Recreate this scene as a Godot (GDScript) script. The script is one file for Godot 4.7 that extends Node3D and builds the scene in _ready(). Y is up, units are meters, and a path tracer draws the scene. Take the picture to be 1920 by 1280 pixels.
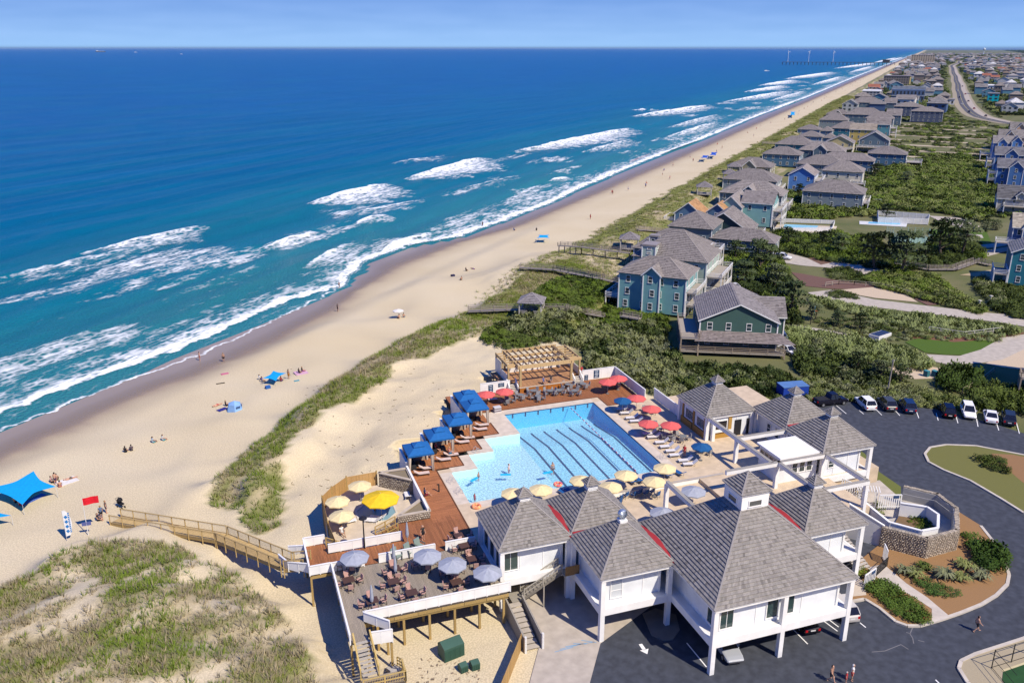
extends Node3D

const EYE := Vector3(0, 56.5, 0)
const FOCAL := 1610.0
const PITCH := 0.32923
const YAW := 0.33283
const SHORE := 0.76445          # the coast runs 43.8 degrees to the right of the pool's long side
var rng := RandomNumberGenerator.new()
var forward: Vector3
var right: Vector3
var above: Vector3
var mats := {}
var fine := FastNoiseLite.new()
var wide := FastNoiseLite.new()

# ---------- mesh builder: collects faces with vertex colours and commits them as one mesh ----------
class MB:
	var v := PackedVector3Array()
	var n := PackedVector3Array()
	var c := PackedColorArray()
	var u := PackedVector2Array()
	var i := PackedInt32Array()
	var col := Color.WHITE
	var xf := Transform3D()
	func tint(a: Color) -> MB:
		col = a
		return self
	func quad(a: Vector3, b: Vector3, d: Vector3, e: Vector3) -> void:
		a = xf * a
		b = xf * b
		d = xf * d
		e = xf * e
		var m := (d - a).cross(e - b).normalized()
		var k := v.size()
		v.append_array([a, b, d, e])
		n.append_array([m, m, m, m])
		c.append_array([col, col, col, col])
		u.append_array([Vector2(0, 1), Vector2(1, 1), Vector2(1, 0), Vector2(0, 0)])
		i.append_array([k, k + 2, k + 1, k, k + 3, k + 2])
	func tri(a: Vector3, b: Vector3, d: Vector3) -> void:
		a = xf * a
		b = xf * b
		d = xf * d
		var m := (b - a).cross(d - a).normalized()
		var k := v.size()
		v.append_array([a, b, d])
		n.append_array([m, m, m])
		c.append_array([col, col, col])
		u.append_array([Vector2(0, 1), Vector2(1, 1), Vector2(0.5, 0)])
		i.append_array([k, k + 2, k + 1])
	func box(p: Vector3, s: Vector3, b := Basis()) -> void:       # p is the middle
		var h := s * 0.5
		var q := []
		for z in [-1, 1]:
			for y in [-1, 1]:
				for x in [-1, 1]:
					q.append(p + b * Vector3(h.x * x, h.y * y, h.z * z))
		quad(q[4], q[5], q[7], q[6])
		quad(q[1], q[0], q[2], q[3])
		quad(q[5], q[1], q[3], q[7])
		quad(q[0], q[4], q[6], q[2])
		quad(q[6], q[7], q[3], q[2])
		quad(q[0], q[1], q[5], q[4])
	func span(a: Vector3, b: Vector3) -> void:                     # a box from corner to corner
		box((a + b) * 0.5, (b - a).abs())
	func bar(a: Vector3, b: Vector3, w: float, h: float) -> void:  # a beam from a to b
		var z := (b - a)
		var l := z.length()
		if l < 0.0001:
			return
		z /= l
		var x := (Vector3.UP if absf(z.y) < 0.98 else Vector3.RIGHT).cross(z).normalized()
		box((a + b) * 0.5, Vector3(w, h, l), Basis(x, z.cross(x), z))
	func tube(a: Vector3, b: Vector3, r1: float, r2: float, k := 6, caps := true) -> void:
		var z := (b - a).normalized()
		var x := (Vector3.UP if absf(z.y) < 0.95 else Vector3.RIGHT).cross(z).normalized()
		var y := z.cross(x)
		for j in k:
			var t := TAU * j / k
			var t2 := TAU * (j + 1) / k
			var d := x * cos(t) + y * sin(t)
			var d2 := x * cos(t2) + y * sin(t2)
			quad(a + d * r1, a + d2 * r1, b + d2 * r2, b + d * r2)
			if caps:
				tri(b, b + d * r2, b + d2 * r2)
				tri(a, a + d2 * r1, a + d * r1)
	func lathe(at: Vector3, prof: Array, k := 10) -> void:         # prof: (radius, height) upwards
		for r in prof.size() - 1:
			for j in k:
				var t := TAU * j / k
				var t2 := TAU * (j + 1) / k
				var d := Vector3(cos(t), 0, -sin(t))
				var d2 := Vector3(cos(t2), 0, -sin(t2))
				var p: Vector2 = prof[r]
				var q: Vector2 = prof[r + 1]
				if p.x < 0.001:
					tri(at + Vector3(0, p.y, 0), at + d2 * q.x + Vector3(0, q.y, 0), at + d * q.x + Vector3(0, q.y, 0))
				elif q.x < 0.001:
					tri(at + d * p.x + Vector3(0, p.y, 0), at + d2 * p.x + Vector3(0, p.y, 0), at + Vector3(0, q.y, 0))
				else:
					quad(at + d * p.x + Vector3(0, p.y, 0), at + d2 * p.x + Vector3(0, p.y, 0), at + d2 * q.x + Vector3(0, q.y, 0), at + d * q.x + Vector3(0, q.y, 0))
	func slab(poly: PackedVector2Array, y0: float, y1: float) -> void:   # a flat plate with the outline poly (x, z)
		var t := Geometry2D.triangulate_polygon(poly)
		for k in range(0, t.size(), 3):
			var a := poly[t[k]]
			var b := poly[t[k + 1]]
			var d := poly[t[k + 2]]
			if (b - a).cross(d - a) > 0:
				var w := b
				b = d
				d = w
			tri(Vector3(a.x, y1, a.y), Vector3(b.x, y1, b.y), Vector3(d.x, y1, d.y))
		if y1 - y0 > 0.001:
			var cw := Geometry2D.is_polygon_clockwise(poly)
			for k in poly.size():
				var a := poly[k]
				var b := poly[(k + 1) % poly.size()]
				if cw:
					quad(Vector3(b.x, y0, b.y), Vector3(a.x, y0, a.y), Vector3(a.x, y1, a.y), Vector3(b.x, y1, b.y))
				else:
					quad(Vector3(a.x, y0, a.y), Vector3(b.x, y0, b.y), Vector3(b.x, y1, b.y), Vector3(a.x, y1, a.y))
	func mesh() -> ArrayMesh:
		var m := ArrayMesh.new()
		if v.is_empty():
			return m
		var a := []
		a.resize(Mesh.ARRAY_MAX)
		a[Mesh.ARRAY_VERTEX] = v
		a[Mesh.ARRAY_NORMAL] = n
		a[Mesh.ARRAY_COLOR] = c
		a[Mesh.ARRAY_TEX_UV] = u
		a[Mesh.ARRAY_INDEX] = i
		m.add_surface_from_arrays(Mesh.PRIMITIVE_TRIANGLES, a)
		return m

# ---------- placing and naming ----------
func V(x: float, y: float, z: float) -> Vector3:
	return Vector3(x, y, z)

func P(x: float, y: float, h: float) -> Vector3:               # the spot at height h that the photograph shows at pixel (x, y)
	var d := forward * FOCAL + right * (x - 960.0) - above * (y - 640.0)
	return EYE + d * ((h - EYE.y) / d.y)

func W(s: float, t: float, h := 0.0) -> Vector3:               # metres along the coast and inland
	return Vector3(s * sin(SHORE) + t * cos(SHORE), h, -s * cos(SHORE) + t * sin(SHORE))

func ST(p: Vector3) -> Vector2:
	return Vector2(p.x * sin(SHORE) - p.z * cos(SHORE), p.x * cos(SHORE) + p.z * sin(SHORE))

func flat(px: Array, h: float) -> PackedVector2Array:          # photograph outline -> ground outline
	var o := PackedVector2Array()
	for q in px:
		var p := P(q[0], q[1], h)
		o.append(Vector2(p.x, p.z))
	return o

func put(parent: Node, called: String, m, mt: Material) -> MeshInstance3D:
	var o := MeshInstance3D.new()
	o.name = called
	o.mesh = m.mesh() if m is MB else m
	o.material_override = mt
	parent.add_child(o, true)
	return o

func meta(o: Node, label := "", category := "", group := "", kind := "") -> Node:
	for k in [["label", label], ["category", category], ["group", group], ["kind", kind]]:
		if k[1] != "":
			o.set_meta(k[0], k[1])
	return o

func thing(called: String, label: String, category: String, at := Vector3.ZERO, turn := 0.0, group := "") -> Node3D:
	var o := Node3D.new()
	o.name = called
	o.position = at
	o.rotation.y = turn
	add_child(o, true)
	meta(o, label, category, group)
	return o

func dup(o: Node3D, at: Vector3, turn: float, label: String, group := "", called := "") -> Node3D:
	var r: Node3D = o.duplicate()
	r.name = called if called else String(o.name).rstrip("0123456789_")
	add_child(r, true)
	r.position = at
	r.rotation.y = turn
	meta(r, label, "", group)
	return r

func ground_sheet(called: String, m: MB, mt: Material) -> MeshInstance3D:
	var o := put(self, called, m, mt)
	o.set_meta("kind", "structure")
	return o

# ---------- materials: vertex colours times a fine procedural grain ----------
func grain(size: int, freq: float, lo: float, hi: float, octaves := 4, kind := FastNoiseLite.TYPE_SIMPLEX_SMOOTH, sd := 1) -> NoiseTexture2D:
	var t := NoiseTexture2D.new()
	t.width = size
	t.height = size
	t.seamless = true
	t.normalize = true
	var f := FastNoiseLite.new()
	f.noise_type = kind
	f.frequency = freq
	f.fractal_octaves = octaves
	f.seed = sd
	t.noise = f
	var g := Gradient.new()
	g.set_color(0, Color(lo, lo, lo))
	g.set_color(1, Color(hi, hi, hi))
	t.color_ramp = g
	return t

func surf(called: String, rough := 0.8, tex: Texture2D = null, metres := 1.0, bump: Texture2D = null, bump_cm := 0.0) -> StandardMaterial3D:
	var m := StandardMaterial3D.new()
	m.resource_name = called
	m.vertex_color_use_as_albedo = true
	m.roughness = rough
	m.metallic_specular = 0.4
	if tex or bump:
		m.uv1_triplanar = true
		m.uv1_world_triplanar = true
		m.uv1_scale = Vector3.ONE / metres
	if tex:
		m.albedo_texture = tex
	if bump:
		m.heightmap_enabled = true
		m.heightmap_texture = bump
		m.heightmap_scale = bump_cm
	mats[called] = m
	return m

func make_materials() -> void:
	var cloudy := grain(512, 0.012, 0.88, 1.0, 5)
	var gritty := grain(512, 0.06, 0.82, 1.0, 4, FastNoiseLite.TYPE_SIMPLEX, 5)
	var streaky := grain(512, 0.02, 0.75, 1.0, 5, FastNoiseLite.TYPE_SIMPLEX, 9)
	surf("paint", 0.55, grain(256, 0.012, 0.93, 1.0, 4), 7.0)
	surf("plain", 0.7)
	surf("caustic_plaster", 0.7, grain(512, 0.035, 0.7, 1.0, 3, FastNoiseLite.TYPE_SIMPLEX, 41), 7.0)  # pool floor mottle: rippling light on the bottom painted into the grain
	surf("gloss", 0.22)
	surf("cloth", 0.85, cloudy, 3.0)
	surf("wood", 0.75, streaky, 1.3)
	surf("shake", 0.9, streaky, 0.9)
	surf("sand", 0.95, gritty, 9.0, gritty, 14.0)
	surf("stone", 0.9, gritty, 0.8)
	surf("concrete", 0.85, cloudy, 9.0)
	surf("asphalt", 0.8, grain(512, 0.02, 0.78, 1.0, 6, FastNoiseLite.TYPE_SIMPLEX, 21), 14.0)
	surf("soil", 0.95, gritty, 2.5, gritty, 6.0)
	surf("grass", 0.95, gritty, 3.5, gritty, 8.0)
	var leaf := surf("leaf", 0.7)
	leaf.backlight_enabled = true
	leaf.backlight = Color(0.25, 0.3, 0.1)
	leaf.metallic_specular = 0.25
	var metal := surf("metal", 0.35)
	metal.metallic = 0.7
	var glass := surf("glass", 0.12)
	glass.metallic_specular = 0.6

func _ready() -> void:
	rng.seed = 7
	fine.seed = 3
	fine.frequency = 0.05
	wide.seed = 8
	wide.frequency = 0.012
	# camera
	var cam := Camera3D.new()
	cam.name = "camera"
	cam.position = EYE
	cam.rotation = Vector3(-PITCH, -YAW, 0)
	cam.fov = rad_to_deg(2.0 * atan(640.0 / FOCAL))
	cam.near = 0.5
	cam.far = 120000.0
	add_child(cam)
	cam.current = true
	forward = -cam.basis.z
	right = cam.basis.x
	above = cam.basis.y
	# sky
	var sky := ProceduralSkyMaterial.new()
	sky.sky_top_color = Color(0.13, 0.38, 0.8)
	sky.sky_horizon_color = Color(0.61, 0.78, 0.97)
	sky.sky_curve = 0.05
	sky.ground_bottom_color = Color(0.1, 0.2, 0.35)
	sky.ground_horizon_color = Color(0.45, 0.62, 0.85)
	sky.sun_angle_max = 0.1
	var veil := Image.create_empty(2048, 1024, false, Image.FORMAT_RGBA8)     # thin streaks of cloud low over the horizon
	fine.fractal_octaves = 4
	for y in range(470, 512):
		for x in 2048:
			var e := (512 - y) * 0.176
			var a := clampf(0.5 + 0.9 * fine.get_noise_2d(minf(x, 2048 - x) * 0.5, y * 6.0), 0, 1) * smoothstep(0.1, 1.0, e) * (1.0 - smoothstep(1.6, 6.0, e))
			veil.set_pixel(x, y, Color(0.9, 0.95, 1.0, a * 0.05))
	sky.sky_cover = ImageTexture.create_from_image(veil)
	var env := Environment.new()
	env.background_mode = Environment.BG_SKY
	env.sky = Sky.new()
	env.sky.sky_material = sky
	env.tonemap_mode = Environment.TONE_MAPPER_LINEAR
	env.tonemap_exposure = 1.3
	env.background_energy_multiplier = 0.8
	env.fog_enabled = true
	env.fog_density = 0.000012
	env.fog_light_color = Color(0.62, 0.76, 0.92)
	env.sdfgi_enabled = true
	env.ssao_enabled = true
	env.ssil_enabled = true
	var we := WorldEnvironment.new()
	we.name = "environment"
	we.environment = env
	add_child(we)
	# sun: behind the camera to the right, 49 degrees up
	var sun := DirectionalLight3D.new()
	sun.name = "sun"
	sun.light_energy = 1.5
	sun.light_color = Color(1.0, 0.95, 0.87)
	sun.light_angular_distance = 0.5
	sun.shadow_enabled = true
	add_child(sun)
	sun.look_at_from_position(Vector3(0.43, 1.13, 0.9), Vector3.ZERO)
	make_materials()
	build_land()
	build_sea()
	build_club()
	build_lot()
	build_outworks()
	build_furniture()
	build_cars()
	build_people()
	build_beach()
	build_plants()
	build_grounds()
	build_houses()
	build_town()

# ---------- the land: one height field along the coast ----------
const CONTROL := [
	[0,1120,4.0],[150,1030,4.2],[260,1012,3.5],[380,1040,2.9],[340,1060,4.4],[300,1120,6.0],[150,1150,5.5],[420,1150,5.2],[440,1090,3.4],[500,1140,3.6],[470,1250,6],[300,1250,6.5],[100,1260,6.5],[560,1230,4.0],[600,1275,3.2],[0,1220,5.5],
	[190,990,1.9],[80,1030,1.9],[0,1075,2.0],[450,1050,2.3],[540,1120,2.4],[600,1170,2.4],[640,1250,2.5],[100,960,1.8],[0,960,1.7],[100,900,1.7],[250,950,2.0],[400,985,2.2],[500,1000,2.4],[560,985,2.8],[590,930,3.3],[560,1060,2.4],[640,1110,2.5],
	[700,1180,2.4],[850,1190,2.4],[900,1150,2.5],[800,1240,2.4],[950,1230,2.5],[980,1200,2.5],[900,1270,2.4],
	[620,880,3.6],[700,850,4.6],[740,830,5.2],[780,770,5.5],[820,720,5.6],[850,690,5.6],[900,650,5.8],[880,730,5.6],[650,830,3.8],[600,900,3.2],[700,770,4.8],[760,700,5.4],
	[450,880,4.6],[480,900,5],[520,850,5.4],[560,820,5.6],[620,760,6],[680,720,6.3],[740,680,6.5],[800,640,6.5],[860,610,6.3],[900,620,6.5],[940,640,6.2],
	[410,890,2.2],[420,850,2.1],[470,815,2.1],[520,760,2.1],[600,705,2.1],[680,660,2.1],[760,620,2.2],[840,580,2.3],[880,560,2.4],[520,975,2.4],[480,980,2.4],[430,950,2.3],[540,920,2.8],
	[900,600,4.5],[960,560,5],[1000,520,4.5],[1050,500,4.6],[1100,540,5],[1150,590,5],[1000,640,6],[1060,620,5.5],[1130,650,5],[1200,640,4.5],[1180,700,4.5],[1250,690,4],[1300,690,3.5],[1400,700,3.0],[1230,740,4.0],[1100,700,4.5],
	[1000,1280,2.4],[1300,1250,2.4],[1700,760,2.4],[1900,780,2.4],[1800,1000,2.4],[1900,1250,2.4],[1600,1100,2.4],[1480,740,2.5],[1400,740,2.6],[1050,820,2.4],[1180,880,2.4],[1050,930,2.4],[1500,600,2.4],[1700,650,2.4],[1350,560,2.6],[1500,500,2.4],[1250,560,3.0],
	[150,800,1.3],[300,760,1.5],[400,760,1.7],[500,700,1.6],[300,860,1.8],[700,580,1.6],[850,500,1.8],[1000,440,1.8]]
var ctl := PackedVector3Array()
var land_s := PackedFloat32Array()
var land_t := PackedFloat32Array()
var land_h := PackedFloat32Array()
const HOLES := [[20.0, -106.5, 60.0, -84.0], [22.5, -86.0, 76.0, -54.0], [30.3, -118.0, 60.0, -100.0], [5.0, -82.5, 24.0, -65.0], [28.5, -114.0, 60.0, -106.0], [38.5, -125.0, 54.0, -117.0]]

func profile(s: float, t: float) -> float:
	var h := 0.0
	if t < -124.0:
		h = (t + 124.0) * 0.05
	elif t < -100.0:
		h = lerpf(0.0, 1.5, (t + 124.0) / 24.0)
	elif t < -86.0:
		h = lerpf(1.5, 2.1, (t + 100.0) / 14.0)
	else:
		var k := clampf((t + 86.0) / 12.0, 0, 1)
		var ridge := (4.6 + 1.6 * wide.get_noise_2d(s * 2.0, 40.0) + 1.1 * fine.get_noise_2d(s, t)) * smoothstep(-86.0, -76.0, t) * (1.0 - smoothstep(-72.0, -56.0, t))
		h = 2.1 + 0.3 * k + ridge * 0.8
	return h

func raw_height(s: float, t: float) -> float:
	var p := W(s, t)
	var base := profile(s, t)
	if s > 310.0 or t > 70.0:
		return base
	var near := 1e9
	var sum := 0.0
	var hs := 0.0
	for c in ctl:
		var d2: float = (c.x - p.x) * (c.x - p.x) + (c.z - p.z) * (c.z - p.z) + 0.5
		near = minf(near, d2)
		var w := 1.0 / (d2 * d2)
		sum += w
		hs += w * c.y
	var k := (1.0 - smoothstep(14.0, 38.0, sqrt(near))) * (1.0 - smoothstep(230.0, 310.0, s)) * smoothstep(-112.0, -104.0, t)
	var h := lerpf(base, hs / sum, k)
	if h > 2.6:
		h += 0.35 * fine.get_noise_2d(p.x * 3.0, p.z * 3.0) * smoothstep(2.6, 4.0, h)
	if p.x > 62.0 and t > -58.0 or p.x > 30.0 and p.z > -69.0:
		h = minf(h, 2.36)
	for r in HOLES:
		if p.x > r[0] and p.z > r[1] and p.x < r[2] and p.z < r[3]:
			h = minf(h, 2.4)
	return h

func find(a: PackedFloat32Array, x: float) -> int:
	return clampi(a.bsearch(x) - 1, 0, a.size() - 2)

func height(x: float, z: float) -> float:
	var q := ST(Vector3(x, 0, z))
	var a := find(land_s, q.x)
	var b := find(land_t, q.y)
	var u := clampf((q.x - land_s[a]) / (land_s[a + 1] - land_s[a]), 0, 1)
	var v := clampf((q.y - land_t[b]) / (land_t[b + 1] - land_t[b]), 0, 1)
	var w := land_t.size()
	return lerpf(lerpf(land_h[a * w + b], land_h[a * w + b + 1], v), lerpf(land_h[a * w + w + b], land_h[a * w + w + b + 1], v), u)

func on_ground(x: float, y: float) -> Vector3:                  # where the photograph's pixel meets the land
	var h := 2.4
	for k in 12:
		var p := P(x, y, h)
		h = lerpf(h, height(p.x, p.z), 0.7)
	return P(x, y, h)

var EDGE := [[40, -124.0], [77, -123.2], [100, -122.7], [116, -120.4], [131, -121.6], [146, -122.6], [170, -125.1], [181, -129.7], [197, -135.4], [216, -134.8], [239, -126.8], [272, -125.1], [303, -124.0], [352, -126.8], [450, -128.0], [546, -126.6], [790, -128.6], [1057, -126.3], [1944, -130.0], [20000, -126.0]]
var DAMP := [[40, -111.0], [79, -112.8], [95, -113.5], [111, -111.4], [125, -110.8], [145, -112.7], [177, -119.9], [197, -123.1], [223, -122.1], [267, -115.1], [349, -113.7], [450, -113.0], [20000, -113.0]]

func along(tab: Array, s: float) -> float:
	for k in tab.size() - 1:
		if s < tab[k + 1][0]:
			return lerpf(tab[k][1], tab[k + 1][1], smoothstep(tab[k][0], tab[k + 1][0], maxf(s, tab[k][0])))
	return tab[-1][1]

const GREENS := {
	"mound": [[0,1105],[60,1065],[150,1018],[220,1006],[330,1010],[400,1040],[470,1090],[520,1135],[560,1190],[605,1280],[640,1340],[-80,1340],[-80,1140]],
	"ridge": [[392,928],[405,880],[470,815],[540,765],[590,735],[640,695],[700,665],[790,625],[850,597],[900,575],[945,548],[1000,505],[1050,492],[1130,510],[1160,540],[1165,600],[1060,640],[1000,640],[960,650],[915,650],[860,660],[800,690],[740,705],[720,745],[660,770],[610,790],[560,830],[530,870],[525,965],[480,980],[450,960],[445,935]]}
var green_polys := {}

func dune_green(p: Vector2, s: float, t: float) -> float:        # how thickly grass grows, 0 to 1
	var g := 0.0
	if s < 235.0:
		if Geometry2D.is_point_in_polygon(p, green_polys["mound"]):
			g = 0.54 + 0.9 * fine.get_noise_2d(s * 2.2, t * 4.4) + 0.7 * wide.get_noise_2d(p.x * 5.0, p.y * 5.0)
		elif Geometry2D.is_point_in_polygon(p, green_polys["ridge"]):
			g = 0.78 + 0.5 * fine.get_noise_2d(t * 6.0, s * 1.3) + 0.35 * fine.get_noise_2d(p.x * 4.0, p.y * 4.0)
			g -= 0.25 * (1.0 - smoothstep(-88.0, -84.0, t))
	if s > 150.0:
		var far := smoothstep(-88.0, -84.0, t + 3.0 * fine.get_noise_1d(s * 2.0)) * (0.75 + 0.6 * fine.get_noise_2d(s * 0.9, t * 3.0) + 0.3 * fine.get_noise_2d(s * 4.0, t * 6.0))
		g = maxf(g, far * smoothstep(150.0, 240.0, s))
	return clampf(g, 0, 1)

func build_land() -> void:
	for c in CONTROL:
		ctl.append(P(c[0], c[1], c[2]))
	for k in GREENS:
		green_polys[k] = flat(GREENS[k], 4.0)
	var x := -60.0
	while x < 30000.0:
		land_s.append(x)
		x += 1.0 if x < 300.0 else (x - 300.0) * 0.03 + 1.0
	x = -136.0
	while x < 9000.0:
		land_t.append(x)
		x += 1.0 if x < 40.0 else (x - 40.0) * 0.1 + 1.5
	var w := land_t.size()
	var m := MB.new()
	land_h.resize(land_s.size() * w)
	for a in land_s.size():
		for b in w:
			land_h[a * w + b] = raw_height(land_s[a], land_t[b])
	var dry := Color(0.63, 0.53, 0.345)
	var pale := Color(0.69, 0.595, 0.41)
	var damp := Color(0.33, 0.255, 0.2)
	var olive := Color(0.14, 0.17, 0.035)
	var straw := Color(0.30, 0.25, 0.14)
	for a in land_s.size():
		var s := land_s[a]
		var edge := along(DAMP, s)
		for b in w:
			var t := land_t[b]
			var h := land_h[a * w + b]
			var p := W(s, t, h)
			m.v.append(p)
			var h1 := land_h[mini(a + 1, land_s.size() - 1) * w + b] - h
			var h2 := land_h[a * w + mini(b + 1, w - 1)] - h
			var ds := land_s[mini(a + 1, land_s.size() - 1)] - s + 0.001
			var dt := land_t[mini(b + 1, w - 1)] - t + 0.001
			m.n.append((W(0, 0, 1) - W(h1 / ds, h2 / dt, 0)).normalized())
			var c := dry.lerp(pale, clampf(0.5 + 0.8 * wide.get_noise_2d(p.x * 3.0, p.z * 3.0), 0, 1))
			var d := smoothstep(edge + 3.0, edge - 2.0, t + 1.5 * fine.get_noise_1d(s * 3.0))
			c = c.lerp(Color(0.45, 0.36, 0.24), 0.6 * smoothstep(edge + 9.0, edge, t))
			c = c.lerp(damp, d)
			var g := dune_green(Vector2(p.x, p.z), s, t)
			c = c.lerp(straw, smoothstep(0.15, 0.5, g) * 0.6).lerp(olive, smoothstep(0.5, 0.9, g) * 0.8)
			if t > -55.0:
				var k := clampf(0.5 + 0.7 * fine.get_noise_2d(p.x * 1.5, p.z * 1.5), 0, 1)
				c = c.lerp(Color(0.10, 0.125, 0.035).lerp(Color(0.24, 0.21, 0.11), k * 0.7), smoothstep(-55.0, -48.0, t) * (1.0 if s > 128.0 else 0.0))
			m.c.append(c)
			m.u.append(Vector2(s, t))
	for a in land_s.size() - 1:
		for b in w - 1:
			var k := a * w + b
			m.i.append_array([k, k + w, k + w + 1, k, k + w + 1, k + 1])
	ground_sheet("ground", m, mats["sand"])
	# the strip that the waves leave wet
	var f := MB.new()
	var n := 0
	for k in 420:
		var s := 45.0 * pow(160.0, k / 419.0)
		var e := along(EDGE, s)
		var d := along(DAMP, s) + 1.2 * fine.get_noise_1d(s * 2.0)
		for j in 5:
			var t: float = [e - 9.0, e - 1.0, lerpf(e, d, 0.35), lerpf(e, d, 0.7), d][j]
			var p := W(s, t, 0)
			p.y = maxf(height(p.x, p.z), -0.2) + 0.03
			f.v.append(p)
			f.n.append(Vector3.UP)
			f.c.append(Color(0.30, 0.245, 0.19, [1.0, 1.0, 0.9, 0.5, 0.0][j]))
			f.u.append(Vector2(s, t))
		if k:
			for j in 4:
				f.i.append_array([n - 5 + j, n + j, n + j + 1, n - 5 + j, n + j + 1, n - 4 + j])
		n += 5
	var wm := surf("wet", 0.28)
	wm.transparency = BaseMaterial3D.TRANSPARENCY_ALPHA
	wm.metallic_specular = 0.5
	ground_sheet("wet_sand", f, wm)

# ---------- the sea ----------
const SURF := [   # breaking waves: points along the coast and inland, width of the white front, of the foam it leaves, strength
	[[167,-217.7],[191,-214.2],[213,-210.4], 4.0, 12.0, 1.0], [[135,-213],[150,-210],[185,-206], 6.0, 18.0, 0.72],
	[[262,-211.5],[284,-205.7],[319,-208.1], 6.0, 20.0, 1.15], [[335,-211.5],[370,-207.7],[423,-212.3], 7.0, 22.0, 1.15], [[381,-256],[400,-245],[425,-238], 3.0, 14.0, 0.75],
	[[453,-220.4],[528,-209.1],[630,-194.3], 7.0, 24.0, 1.15], [[195,-174.1],[202,-171],[222,-171], 6.0, 7.0, 1.1], [[181,-148.7],[189,-145.9],[213,-152.6], 3.5, 14.0, 0.95], [[237,-169.6],[246,-168],[256,-167], 4.0, 6.0, 1.0],
	[[207,-143],[222,-138.3],[236,-137.6], 4.0, 9.0, 1.05], [[245,-191],[270,-182],[290,-174], 2.0, 12.0, 0.85], [[358,-149.1],[366,-147],[375,-145.4], 3.0, 6.0, 1.0], [[470,-181],[515,-173],[550,-168.4], 4.0, 14.0, 0.9],
	[[735,-241.7],[816,-226.4],[925,-200.1], 8.0, 22.0, 1.1], [[815,-262],[826,-250],[838,-236], 10.0, 14.0, 1.0], [[981,-236],[1122,-197.6],[1289,-169.4], 8.0, 20.0, 1.05], [[383,-133],[395,-131],[410,-129], 3.0, 4.0, 0.9], [[475,-130],[520,-127],[569,-124], 4.0, 6.0, 1.0],
	[[1224,-237],[1350,-220],[1472,-202], 10.0, 22.0, 1.1], [[1447,-256],[1600,-238],[1729,-219], 12.0, 25.0, 1.1], [[1767,-273],[2050,-245],[2349,-211], 16.0, 30.0, 1.1], [[2759,-300],[3300,-245],[3857,-195], 20.0, 30.0, 1.1], [[883,-140],[980,-132],[1093,-126], 5.0, 10.0, 1.0],
	[[560,-160],[640,-152],[720,-149], 5.0, 14.0, 0.95], [[640,-178],[720,-170],[800,-166], 6.0, 18.0, 0.9], [[1020,-165],[1150,-155],[1300,-150], 7.0, 12.0, 0.95], [[1500,-175],[1750,-165],[2000,-160], 9.0, 18.0, 1.0], [[2300,-185],[2700,-170],[3200,-165], 14.0, 20.0, 1.0], [[3900,-230],[4800,-200],[6000,-180], 22.0, 30.0, 1.1], [[4200,-165],[5000,-160],[6500,-155], 16.0, 16.0, 1.0],
	[[310,-178],[340,-172],[375,-168], 2.5, 10.0, 0.7], [[140,-160],[160,-157],[185,-160], 2.0, 10.0, 0.5], [[100,-175],[120,-170],[140,-168], 1.5, 5.0, 0.3]]
const FW := 2048
const FH := 1024
const F_S0 := 45.0
const F_S1 := 9000.0
const F_T0 := -335.0
const F_T1 := -112.0

func f_s(u: float) -> float:
	return (F_S0 + 20.0) * pow((F_S1 + 20.0) / (F_S0 + 20.0), u) - 20.0

func f_u(s: float) -> float:
	return log((s + 20.0) / (F_S0 + 20.0)) / log((F_S1 + 20.0) / (F_S0 + 20.0))

func crest(s: float, t: float) -> float:                       # the raised back of a breaking wave
	var h := 0.0
	if t < -320.0 or t > -125.0:
		return h
	for b in SURF:
		if s < b[0][0] or s > b[2][0]:
			continue
		var f: float = (s - b[0][0]) / (b[2][0] - b[0][0])
		var fm: float = (b[1][0] - b[0][0]) / (b[2][0] - b[0][0])
		var x: float = t - (lerpf(b[0][1], b[1][1], f / fm) if f < fm else lerpf(b[1][1], b[2][1], (f - fm) / (1.0 - fm)))
		if absf(x) < 9.0:
			h = maxf(h, 0.45 * sqrt(b[3]) * b[5] * pow(sin(f * PI), 0.5) * exp(-x * x / (4.0 if x > 0.0 else 12.0)))
	return h

func wave(p: Vector3, s: float, t: float) -> float:
	var q := t * 0.9945 - s * 0.1045
	var far := 1.0 / (1.0 + pow(p.length() / 900.0, 2.0))
	var k := 0.55 + 0.6 * wide.get_noise_2d(s * 0.35, t * 0.8)
	var bend := 9.0 * wide.get_noise_2d(s * 0.5, t * 0.2 + 300.0)
	return crest(s, t) + far * (0.7 * k * sin((q + bend) * TAU / 34.0) + 0.22 * sin((q * 0.97 + s * 0.18 + bend) * TAU / 11.0) + 0.25 * fine.get_noise_2d(s * 1.2, t * 3.0)) * smoothstep(-118.0, -150.0, t)

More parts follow.
